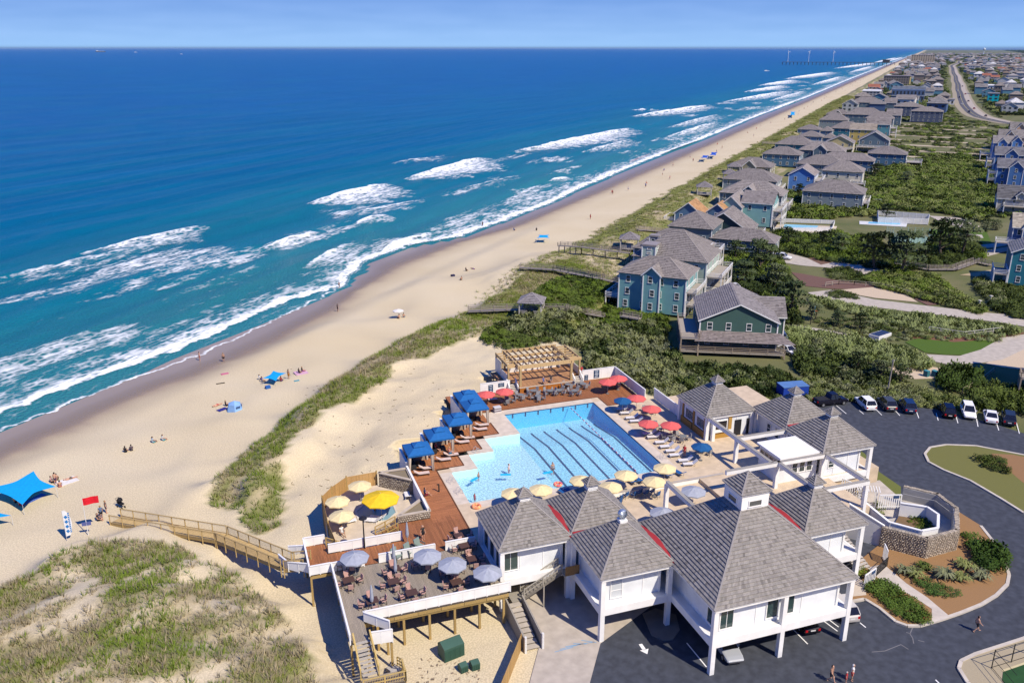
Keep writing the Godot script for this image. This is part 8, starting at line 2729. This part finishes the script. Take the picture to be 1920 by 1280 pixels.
func build_houses() -> void:
	var teal := Color(0.17, 0.36, 0.38)
	var roof := Color(0.27, 0.245, 0.235)
	var green := Color(0.055, 0.115, 0.10)
	var sky := Color(0.10, 0.24, 0.55)
	var slate := Color(0.10, 0.155, 0.20)
	var cream := Color(0.60, 0.57, 0.46)
	var yellow := Color(0.55, 0.42, 0.13)
	var cedar := Color(0.50, 0.29, 0.14)
	var navy := Color(0.03, 0.10, 0.22)
	var homes := []
	# label, s, t, wall, roof, course, storeys, blocks, porches (x0, z0, x1, z1, levels)
	for q in [["dark green gabled house with wraparound porch beside the scrub", 149.5, -33.6, green, Color(0.29, 0.265, 0.26), 0.4, 2, [[0.6, 0, 14.6, -15, 0.8, 6.4, 3.2, "gable_s"], [9.0, -7, 17.0, -15, 0.8, 5.6, 2.6, "gable_t"]], [[-3.0, 2.6, 0.4, -10, [3.4]], [-3.0, 2.6, 16.0, 0.2, [0.9]]]],
		["teal three storey house with central gable bay, nearest the beach walk", 172.5, -54.0, teal, Color(0.30, 0.27, 0.255), 0.45, 3, [[0, 0, 14.5, -10, 0.5, 8.6, 3.0, "hip"], [5.6, 1.0, 9.2, -4, 0.5, 9.2, 1.6, "gable_s"]], [[14.6, 0, 16.8, -9, [2.8, 5.6]], [-3.2, -0.5, -0.2, -8, [2.8]]]],
		["pale green house with tall hip roof and chimney behind the teal one", 184.5, -54.5, Color(0.36, 0.46, 0.41), Color(0.275, 0.25, 0.24), 0.5, 3, [[0, 0, 16.5, -13, 0.5, 9.6, 4.8, "hip"], [2.0, 0.5, 5.0, -3, 9.0, 12.2, 0.4, "flat"]], [[16.6, 0, 20.0, -12, [3.2, 6.4]]]],
		["grey house with broad hip roof and white spiral stair", 203, -60, slate, roof, 0.5, 2, [[0, 0, 17, -13, 0.5, 7.2, 4.2, "hip"], [4, 0.5, 6, -1.5, 6.0, 10.4, 0.2, "flat"]], [[17.1, -2, 20, -11, [3.4, 6.8]]]],
		["long low grey blue house with a row of small windows", 236.5, -48, Color(0.12, 0.165, 0.21), roof, 0.6, 1, [[0, 0, 17, -9, 1.2, 4.2, 2.6, "hip"], [-12, 0, 0, -14, 0.5, 6.6, 3.6, "hip"]], []],
		["dark green house with twin skylit gable", 250.5, -55.5, Color(0.025, 0.055, 0.065), roof, 0.6, 1, [[0, 0, 15.5, -13, 0.5, 4.0, 5.0, "gable_s"]], [[15.6, 0, 18.5, -10, [2.6]]]],
		["small blue house with orange cedar roof", 264.5, -65.5, Color(0.09, 0.17, 0.29), cedar, 0.6, 2, [[0, 0, 8.2, -9, 0.5, 5.6, 3.2, "gable_s"], [9.0, -5, 15, -12, 0.5, 5.8, 2.4, "gable_s"]], [[-3.5, 0, -0.2, -8, [2.8]]]],
		["pale teal house with an L shaped grey roof", 278, -52, Color(0.22, 0.42, 0.43), Color(0.31, 0.28, 0.27), 0.6, 2, [[4.5, 0, 14, -12, 0.5, 8.0, 2.8, "gable_t"], [-2.0, 3, 5.0, -12, 0.5, 6.8, 3.2, "gable_s"]], [[14.2, 0, 17, -11, [2.8, 5.6]]]],
		["grey roofed house with orange deck behind the pale teal one", 305, -60, slate, Color(0.32, 0.29, 0.275), 0.8, 2, [[0, 0, 21, -13, 0.5, 6.2, 3.8, "hip"], [7, 2, 13, -5, 0.5, 6.8, 2.6, "gable_s"]], [[21.2, 0, 23.5, -11, [3]]]],
		["wide grey house with terrace, seaward of the blue house", 340, -66, Color(0.2, 0.25, 0.28), roof, 0.8, 2, [[0, 0, 20, -14, 0.5, 6.0, 3.6, "hip"]], [[20.2, 0, 22, -12, [3]]]],
		["bright blue gabled house with two small white windows", 353, -43.2, sky, Color(0.33, 0.29, 0.275), 0.7, 2, [[0, 0, 9.5, -13, 0.5, 7.6, 2.8, "gable_s"]], [[9.7, 0, 12.4, -12, [2.8, 5.4]]]],
		["tall beige house under a hip roof with a white porch stair", 372, -32.5, cream, Color(0.31, 0.28, 0.265), 0.8, 2, [[0, 0, 15, -12, 0.5, 7.2, 3.6, "hip"]], [[11.0, 2.8, 16.5, 0.2, [3.0]]]],
		["grey house with yellow gable windows on the dune", 384, -72, Color(0.3, 0.28, 0.2), roof, 0.8, 2, [[0, 0, 17, -13, 0.5, 5.6, 3.4, "hip"], [5.5, 1.6, 11, -4, 0.5, 6.0, 2.6, "gable_s"]], []],
		["blue grey house with red chairs on white deck", 432, -66, Color(0.07, 0.15, 0.24), roof, 0.9, 2, [[0, 0, 17, -13, 0.5, 6.0, 3.2, "hip"]], [[17.2, 1, 24, -7, [2.8]]]],
		["long grey roofed house behind the bare tree", 425, -40, Color(0.06, 0.13, 0.24), Color(0.3, 0.27, 0.26), 0.9, 2, [[0, 0, 24, -11, 0.5, 5.6, 3.0, "hip"]], []],
		["teal walled house under big grey roof near the dune", 478, -67, Color(0.03, 0.15, 0.22), roof, 0.9, 2, [[0, 0, 19, -14, 0.5, 6.2, 4.0, "hip"]], [[19.2, 0, 21.5, -12, [3]]]],
		["grey roofed house with pale yellow gable front", 500, -44, Color(0.5, 0.43, 0.22), roof, 0.9, 2, [[0, 0, 14, -12, 0.5, 6.4, 3.4, "gable_s"]], [[-1, 2.4, 14, 0.2, [3]]]],
		["slate gabled house with white veranda", 516, -28, slate, Color(0.28, 0.26, 0.25), 0.9, 2, [[0, 0, 15, -14, 0.5, 6.8, 4.4, "gable_s"]], [[-1, 3, 16, 0.2, [3.0]]]],
		["bright yellow house with tan roof", 553, -36, yellow, Color(0.38, 0.33, 0.27), 0.9, 3, [[0, 0, 14, -12, 0.5, 9.2, 3.0, "gable_t"]], []],
		["white based house with a row of blue windows on the dune", 530, -62, Color(0.10, 0.18, 0.3), roof, 0.9, 2, [[0, 0, 13, -12, 0.5, 6.0, 2.8, "hip"], [13.5, -2, 20, -11, 0.5, 5.4, 2.4, "hip"]], [[-0.5, 1.6, 13, 0.1, [2.8]]]],
		["teal house behind white scaffold stair", 608, -30, Color(0.10, 0.28, 0.33), roof, 1.0, 2, [[0, 0, 14, -12, 0.5, 8.4, 3.6, "gable_t"]], [[14.2, 0, 18, -10, [3, 6]]]],
		["big grey roofed house by the dune bend", 640, -62, Color(0.2, 0.25, 0.27), roof, 1.0, 2, [[0, 0, 18, -14, 0.5, 7.5, 4.6, "hip"]], []],
		["wide grey roofed house before the hotel", 700, -50, slate, roof, 1.2, 2, [[0, 0, 26, -15, 0.5, 7.6, 4.8, "hip"], [28, -4, 38, -18, 0.5, 8.0, 4.0, "gable_t"]], []],
		["brown and blue house at the end of the row", 800, -20, Color(0.08, 0.1, 0.16), Color(0.3, 0.27, 0.25), 1.2, 3, [[0, 0, 22, -16, 0.5, 8.4, 3.2, "hip"]], []],
		["beige house with dormer and white porch at the right edge", 340, 28.5, Color(0.45, 0.42, 0.36), Color(0.15, 0.15, 0.16), 0.7, 2, [[0, 0, 14, -9, 0.5, 5.4, 3.8, "gable_t"], [5.5, 1.2, 8, -3, 5.0, 6.6, 1.2, "gable_s"]], [[2, 2.6, 14, 0.2, [2.8]]]],
		["blue house with white balconies behind the beige one at the right edge", 405, 32, sky * 0.7, Color(0.2, 0.2, 0.22), 0.8, 3, [[0, 0, 13, -10, 0.5, 8.4, 3.0, "gable_t"], [4, 2, 9, -5, 0.5, 8.6, 2.4, "gable_s"]], [[-3, 0, -0.2, -8, [2.8, 5.6]]]],
		["blue house with arched bay at the right edge, below the pink gable", 505, 36, sky, Color(0.3, 0.28, 0.27), 0.9, 3, [[0, 0, 12, -12, 0.5, 9.0, 3.0, "gable_t"], [2, 2, 6, -5, 0.5, 9.2, 2.0, "gable_s"], [8, 2.5, 12.5, -5, 0.5, 10.0, 2.4, "gable_s"]], [[-5, 0, -0.3, -8, [3]]]],
		["house with salmon pink gable at the right edge", 560, 42, Color(0.55, 0.36, 0.26), Color(0.27, 0.25, 0.24), 0.9, 2, [[0, 0, 22, -12, 0.5, 7.5, 3.5, "gable_t"], [3, 2, 8, -5, 0.5, 7.8, 2.8, "gable_s"]], []],
		["deep blue house with raised deck on the right edge", 272, 28, sky * 0.55, Color(0.5, 0.45, 0.36), 0.6, 2, [[0, 0, 14, -11, 0.5, 7.4, 3.0, "gable_t"], [2.2, 1.6, 5.6, -4, 0.5, 7.6, 2.2, "gable_s"]], [[-4, 3.2, 8, 0.2, [3.2]]]],
		["deep teal house on the right edge with yellow door", 230.5, 24.5, Color(0.025, 0.17, 0.23), Color(0.25, 0.25, 0.26), 0.5, 3, [[0, 0, 12, -11, 0.5, 8.6, 3.0, "gable_s"]], [[-3.2, 0.5, -0.2, -7, [3.0]]]],
		["blue shingled tower house with white legged deck at the right edge", 156, 23.2, Color(0.07, 0.17, 0.36), Color(0.25, 0.24, 0.24), 0.4, 3, [[0, 0, 10, -9, 0.5, 9.4, 3.0, "hip"]], [[-2.4, 2.8, 6, 0.2, [3.2]]]]]:
		var t := thing("beach_house", q[0], "house", W(q[1], q[2], 2.4), -SHORE, "houses along the beach")
		if q[1] < 151.0 and q[2] < 0.0:
			t.position = P(1304, 651, 3.2) * V(1, 0, 1) + V(0, 2.4, 0)
			t.rotation.y = -SHORE + 0.3
		for b in q[7]:
			block(t, b, q[3], q[4], q[5], q[6])
		for p in q[8]:
			decks(t, p[0], p[1], p[2], p[3], p[4], WHITE if q[1] > 160 else Color(0.33, 0.27, 0.2))
		if q[1] < 151:
			var r := MB.new()
			face(r, V(-0.5, 3.0, 3.0), V(17.6, 3.0, 3.0), V(15.2, 4.2, 0.05), V(0.5, 4.2, 0.05), Color(0.30, 0.26, 0.25), 0.4, 0.4)
			put(t, "porch_roof", r, mats["shake"])
		flatten_sub(t)
		homes.append(t)
	k_more(homes)
	# gazebo and walks over the dune
	for q in [["white gazebo with grey hip roof on the dune boardwalk", 997, 592, 4.4, 1.0], ["brown roofed shelter on the dune below the chimney house", 1180, 468, 4.6, 1.0], ["grey roofed dune shelter by the blue house with cedar roof", 1320, 366, 5.0, 1.0], ["upper dark dune shelter near the twin canopies", 1376, 326, 5.0, 1.0], ["lower dark dune shelter near the twin canopies", 1368, 340, 5.0, 1.0]]:
		var p := on_ground(q[1], q[2])
		var g := thing("gazebo", q[0], "gazebo", p, -SHORE + 0.25, "shelters on the dune walks")
		var h: float = q[3] * 0.5
		hip(g, -h - 0.4, h + 0.4, h + 0.4, -h - 0.4, 3.3, 0.62, Color(0.28, 0.26, 0.27), 0.4)
		for s in [[-1, -1], [1, -1], [-1, 1], [1, 1]]:
			slab_box(g, "post", V(s[0] * h - 0.1, -1, s[1] * h - 0.1), V(s[0] * h + 0.1, 3.25, s[1] * h + 0.1), Color(0.5, 0.48, 0.46))
		var m := MB.new()
		m.col = Color(0.42, 0.40, 0.38)
		m.span(V(-h, 0.55, -h), V(h, 0.75, h))
		put(g, "floor", m, mats["wood"])
		m = MB.new()
		m.col = Color(0.5, 0.48, 0.46)
		for e in [[-h, h, -h * 0.3, h], [h * 0.3, h, h, h], [h, h, h, -h], [-h, -h, -h, h]]:
			railing(m, V(e[0], 0.75, e[1]), V(e[2], 0.75, e[3]), 0.95, 2.0, 0.1, 4)
		put(g, "rail", m, mats["wood"])
		flatten_sub(g)
	for q in [["weathered boardwalk passing the gazebo towards the scrub", [[878,590],[950,587],[1065,588],[1130,600]], 0.8], ["long weathered dune boardwalk to the teal house", [[975,508],[1040,512],[1130,530],[1160,537]], 0.9], ["raised grey boardwalk on piles to the chimney house", [[1048,475],[1090,478],[1180,490]], 2.2], ["far grey walkway over the dune beside the big roof", [[1430,272],[1470,275]], 1.2], ["white walkway leading to the dark green house", [[1195,435],[1255,440]], 0.8], ["grey footbridge to the deep teal house", [[1680,497],[1740,508],[1790,508],[1830,494],[1858,500]], 0.5], ["grey weathered walkway stub between scrub and the green house", [[1165,602],[1200,608]], 1.2]]:
		var w := thing("dune_walk", q[0], "boardwalk", Vector3.ZERO, 0.0, "walks over the dune")
		for k in q[1].size() - 1:
			var a := on_ground(q[1][k][0], q[1][k][1]) + V(0, q[2], 0)
			var b := on_ground(q[1][k + 1][0], q[1][k + 1][1]) + V(0, q[2], 0)
			var m := MB.new()
			m.col = Color(0.36, 0.32, 0.28)
			m.bar(a, b, 1.5, 0.12)
			put(w, "deck", m, mats["wood"])
			m = MB.new()
			m.col = Color(0.33, 0.29, 0.25)
			var sd := (b - a).cross(Vector3.UP).normalized() * 0.75
			railing(m, a + sd, b + sd, 1.0, 2.6, 0.12, 3)
			railing(m, a - sd, b - sd, 1.0, 2.6, 0.12, 3)
			for j in 5:
				m.box(a.lerp(b, j / 4.0) - V(0, q[2] * 0.5 + 0.5, 0), V(0.2, q[2] + 1.0, 0.2))
			put(w, "rail", m, mats["wood"])

const LANES := ["on the dune front", "just behind the dune houses", "in the middle of the seaward strip", "on the sea side of the highway", "on the land side of the highway", "one block inland", "two blocks inland", "deep inland", "at the inland edge of town"]
const REACH := ["before the grey hotel", "level with the grey hotel", "just past the grey hotel", "before the brown hotel", "level with the brown hotel", "past the brown hotel", "halfway to the pier", "approaching the pier", "at the pier", "just past the pier", "far past the pier", "at the far end of town"]

func k_more(homes: Array) -> void:                             # more grey roofed houses that fill the row
	for q in [[9, 322, -34, "grey roofed house between the pale teal and the bright blue one"], [13, 455, -20, "grey roofed house inland of the slate veranda"], [9, 400, -46, "grey roofed house behind the bright blue one"], [8, 455, -52, "grey roofed house with a front gable amid the row"], [19, 576, -68, "low house with blue windows on the dune, beyond the white based one"], [15, 590, -50, "teal walled house seaward of the scaffold stair"], [21, 668, -34, "grey roofed house inland of the dune bend"], [12, 730, -66, "grey house with a yellow gable before the hotel"], [23, 745, -6, "brown and blue house nearest the highway bend"], [22, 860, -58, "wide grey roofed house behind the hotel lawn"], [25, 455, 34, "blue balcony house between the beige and the arched one"], [27, 620, 52, "salmon gabled house farther up the right edge"]]:
		dup(homes[q[0]], W(q[1], q[2], 2.4), -SHORE, q[3])

func build_town() -> void:
	# hotels and halls
	for q in [["grey five storey hotel with white roof edge by the dune", 992, -57, 17, 26, 11.8, 5, Color(0.40, 0.39, 0.38), Color(0.75, 0.75, 0.74)], ["hall with broad blue grey roof beside the grey hotel", 1034, -30, 32, 30, 12.5, 2, Color(0.10, 0.15, 0.26), Color(0.14, 0.165, 0.21)], ["brown hotel with balcony rows and yellow end wall", 1480, -57, 38, 34, 13.6, 4, Color(0.22, 0.19, 0.17), Color(0.2, 0.18, 0.17)], ["tall tan hotel near the pier", 3500, -54, 75, 60, 31.0, 7, Color(0.52, 0.42, 0.30), Color(0.45, 0.38, 0.3)], ["low white shop building beside the highway", 1000, 6, 24, 12, 5.0, 1, Color(0.65, 0.64, 0.62), Color(0.33, 0.31, 0.3)], ["turquoise tall house right of the highway", 1046, 62, 10, 14, 9.4, 3, Color(0.0, 0.42, 0.48), Color(0.25, 0.24, 0.24)], ["white roofed store right of the highway", 1351, 77, 18, 30, 6.5, 1, Color(0.6, 0.6, 0.6), Color(0.78, 0.78, 0.78)]]:
		var t := thing("hotel", q[0], "hotel" if q[6] > 3 else "building", W(q[1], q[2], 2.4), -SHORE)
		slab_box(t, "wall", V(0, 0, -q[4]), V(q[3], q[5], 0), q[7])
		if q[0].begins_with("hall"):
			gable(t, 0, 0, q[3], -q[4], q[5] - 6, 9.0, false, q[7], q[8], 2.0)
		else:
			slab_box(t, "roof", V(-0.5, q[5], -q[4] - 0.5), V(q[3] + 0.5, q[5] + 0.8, 0.5), q[8])
		if q[0].contains("yellow"):
			slab_box(t, "end_wall", V(q[3] - 2, 0, 0.02), V(q[3] + 0.05, q[5] - 0.05, 0.3), Color(0.72, 0.58, 0.2))
		var cols := int(q[3] / (3.4 if q[1] < 2000 else 7.0))
		for f in q[6]:
			for k in cols:
				var wd: float = q[3] / cols * 0.5
				slab_box(t, "window", V(q[3] * (k + 0.5) / cols - wd / 2, q[5] / q[6] * (f + 0.25), 0.0), V(q[3] * (k + 0.5) / cols + wd / 2, q[5] / q[6] * (f + 0.75), 0.12), Color(0.04, 0.045, 0.05), "glass")
	# pier
	var t := thing("fishing_pier", "long fishing pier on piles with a dark pier house", "pier")
	var m := MB.new()
	m.col = Color(0.14, 0.12, 0.1)
	var a := W(3330, -470, 9.5)
	var b := W(3330, -100, 9.5)
	m.bar(a, b, 9.0, 1.2)
	put(t, "deck", m, mats["wood"])
	for k in 30:
		m = MB.new()
		m.col = Color(0.09, 0.08, 0.07)
		var p := a.lerp(b, k / 29.0)
		for s in [-4.0, 4.0]:
			m.box(p + W(s, 0, -6.0), V(0.9, 12, 0.9))
		put(t, "pile", m, mats["wood"])
	m = MB.new()
	m.col = Color(0.17, 0.15, 0.13)
	m.box(W(3330, -128, 14.0), V(22, 8, 30), Basis(Vector3.UP, -SHORE))
	m.col = Color(0.12, 0.12, 0.13)
	m.box(W(3330, -128, 18.6), V(26, 1.6, 34), Basis(Vector3.UP, -SHORE))
	put(t, "pier_house", m, mats["wood"])
	for k in 3:
		var l := thing("wind_turbine", "tall thin mast with rotor on the pier, %s from the sea end" % NTH[k], "wind turbine", W(3330, [-452.0, -382.0, -300.0][k], 9.5), 0, "masts on the pier")
		m = MB.new()
		m.col = Color(0.68, 0.7, 0.73)
		m.tube(Vector3.ZERO, V(0, 34, 0), 0.7, 0.5, 6)
		put(l, "mast", m, mats["paint"])
		m = MB.new()
		m.col = Color(0.68, 0.7, 0.73)
		for j in 3:
			m.bar(V(0, 34, 0.8), V(0, 34, 0.8) + V(cos(TAU * j / 3.0 + k), sin(TAU * j / 3.0 + k), 0) * 6.0, 0.4, 0.9)
		put(l, "rotor", m, mats["paint"])
	# water tower
	var wt := thing("water_tower", "pale blue water tower above the far town", "water tower", W(9000, 440, 2.0))
	m = MB.new()
	m.col = Color(0.55, 0.63, 0.70)
	m.lathe(Vector3.ZERO, [Vector2(7, 0), Vector2(3.0, 8), Vector2(2.6, 36)], 10)
	put(wt, "stem", m, mats["paint"])
	m = MB.new()
	m.col = Color(0.6, 0.68, 0.74)
	m.lathe(V(0, 34, 0), [Vector2(2.6, 0), Vector2(11, 6), Vector2(12.5, 12), Vector2(11, 18), Vector2(0, 23)], 12)
	put(wt, "tank", m, mats["paint"])
	# ships and boats
	for q in [["long dark cargo ship on the horizon at the left", 188, 97.3, 150.0], ["smaller ship on the horizon, right of the cargo ship", 254, 98.0, 45.0], ["white motor boat below the horizon", 340, 101.5, 28.0], ["white boat with wake off the pier", 1438, 133, 14.0]]:
		var p := P(q[1], q[2], 0.0)
		var l: float = q[3]
		var sh := thing("ship" if l > 30 else "motor_boat", q[0], "ship" if l > 30 else "boat", p, -YAW)
		m = MB.new()
		m.col = Color(0.05, 0.06, 0.08) if l > 100 else Color(0.6, 0.62, 0.65)
		m.slab(PackedVector2Array([Vector2(-l / 2, -l * 0.07), Vector2(l * 0.4, -l * 0.07), Vector2(l / 2, 0), Vector2(l * 0.4, l * 0.07), Vector2(-l / 2, l * 0.07)]), -1, l * 0.07)
		put(sh, "hull", m, mats["paint"])
		m = MB.new()
		m.col = Color(0.62, 0.64, 0.66)
		m.span(V(-l * 0.42, l * 0.07, -l * 0.05), V(-l * 0.26 if l > 100 else l * 0.1, l * 0.16, l * 0.05))
		if l > 100:
			m.span(V(-l * 0.2, l * 0.07, -l * 0.06), V(l * 0.36, l * 0.1, l * 0.06))
		put(sh, "superstructure", m, mats["paint"])
	# the far town: a few kinds of house, repeated
	var kinds := [[Color(0.42, 0.44, 0.44), Color(0.22, 0.21, 0.21), "grey"], [Color(0.07, 0.12, 0.24), Color(0.25, 0.24, 0.24), "navy blue"], [Color(0.62, 0.61, 0.58), Color(0.27, 0.25, 0.24), "white"], [Color(0.46, 0.38, 0.27), Color(0.28, 0.24, 0.21), "tan"], [Color(0.10, 0.24, 0.33), Color(0.23, 0.22, 0.22), "blue green"], [Color(0.2, 0.17, 0.15), Color(0.3, 0.27, 0.25), "brown"], [Color(0.5, 0.48, 0.46), Color(0.36, 0.14, 0.09), "red roofed"], [Color(0.6, 0.6, 0.6), Color(0.7, 0.7, 0.7), "white roofed"]]
	var protos := []
	for k in kinds.size():
		var h := thing("town_house", "", "house", Vector3.ZERO, 0.0, "houses of the far beach town")
		var w := 10.0 + (k * 37 % 5)
		var d := 10.0 + (k * 23 % 4)
		var e := 5.4 + (k % 3) * 1.3
		slab_box(h, "wall", V(-w / 2, 0, -d / 2), V(w / 2, e, d / 2), kinds[k][0])
		if k % 2:
			hip(h, -w / 2 - 0.6, d / 2 + 0.6, w / 2 + 0.6, -d / 2 - 0.6, e, 0.6, kinds[k][1], 1.6)
		else:
			gable(h, -w / 2, d / 2, w / 2, -d / 2, e, 3.0, k % 4 == 0, kinds[k][0], kinds[k][1], 1.6)
		for f in 2:
			for c in 3:
				slab_box(h, "window", V(-w / 2 + w * (c + 0.28) / 3, 1.0 + f * e * 0.48, d / 2), V(-w / 2 + w * (c + 0.72) / 3, 2.4 + f * e * 0.48, d / 2 + 0.07), Color(0.04, 0.05, 0.06), "glass")
		flatten_sub(h)
		protos.append(h)
	var used := {}
	var s := 850.0
	var n_lane := 0
	var n := 0
	while n < 285:
		n_lane = -1
		for lane in [[-62, -48], [-40, -22], [-18, 6], [8, 26], [62, 78], [84, 110], [118, 150], [160, 230], [240, 380]]:
			n_lane += 1
			if n >= 285 or rng.randf() > (0.62 if lane[0] < 60 else 0.5):
				continue
			var t0: float = rng.randf_range(lane[0], lane[1]) * (1.0 + maxf(0.0, s - 1500.0) / 9000.0) + (road_t(s) - 42.0) * (1.0 if lane[0] > 30 else 0.0)
			var ss := s + rng.randf_range(0, 14)
			if absf(t0 - road_t(ss)) < 18.0 or (ss > 970 and ss < 1080 and t0 < 12) or (ss > 1455 and ss < 1530 and t0 < 0) or (ss > 3440 and ss < 3600 and t0 < 40):
				continue
			var k := rng.randi() % kinds.size()
			var where: String = LANES[n_lane] + ", " + REACH[clampi(int(log(ss / 850.0) * 6.0), 0, 11)]
			var label := "%s far house %s" % [kinds[k][2], where]
			var at := W(ss, t0, 2.4)
			var turn := -SHORE + rng.randf_range(-0.12, 0.12) + (PI / 2 if rng.randf() < 0.4 else 0.0)
			var o: Node3D
			if not used.has(k):
				o = protos[k]
				used[k] = true
				o.position = at
				o.rotation.y = turn
				o.set_meta("label", label)
			else:
				o = dup(protos[k], at, turn, label)
			o.scale = Vector3.ONE * rng.randf_range(0.85, 1.3) * (1.0 + maxf(0.0, ss - 2500.0) / 5000.0)
			n += 1
		s += 11.0 + s * 0.022
	for k in kinds.size():
		if not used.has(k):
			protos[k].queue_free()
	var hm := MB.new()                                           # what lies past three hundred houses
	hm.col = Color(0.75, 0.75, 0.75)
	hm.span(V(-5.5, 0, -5.5), V(5.5, 6, 5.5))
	hm.col = Color(0.4, 0.38, 0.37)
	for e in [[V(-6, 6, 6), V(6, 6, 6)], [V(6, 6, 6), V(6, 6, -6)], [V(6, 6, -6), V(-6, 6, -6)], [V(-6, 6, -6), V(-6, 6, 6)]]:
		hm.tri(e[0], e[1], V(0, 9, 0))
	for k in 1500:
		var z := 1000.0 + 9000.0 * pow(rng.randf(), 1.4)
		var x := rng.randf_range(-64.0, 60.0 + z * 0.09 + 260.0)
		if absf(x - road_t(z)) < 20.0 or z < 2600.0 and x < 140.0:
			continue
		inst(W(z, x, 2.0), -SHORE + rng.randf_range(-0.2, 0.2), rng.randf_range(0.8, 1.5) * (1.0 + z / 9000.0), rng.randf_range(0.8, 1.4), vary([Color(0.6, 0.6, 0.6), Color(0.3, 0.34, 0.4), Color(0.75, 0.72, 0.66), Color(0.42, 0.34, 0.26)][k % 4], 0.2))
	meta(flush("far_roofs", hm.mesh(), self, "plain"), "the remaining houses of the town fading towards the horizon", "houses", "", "stuff")
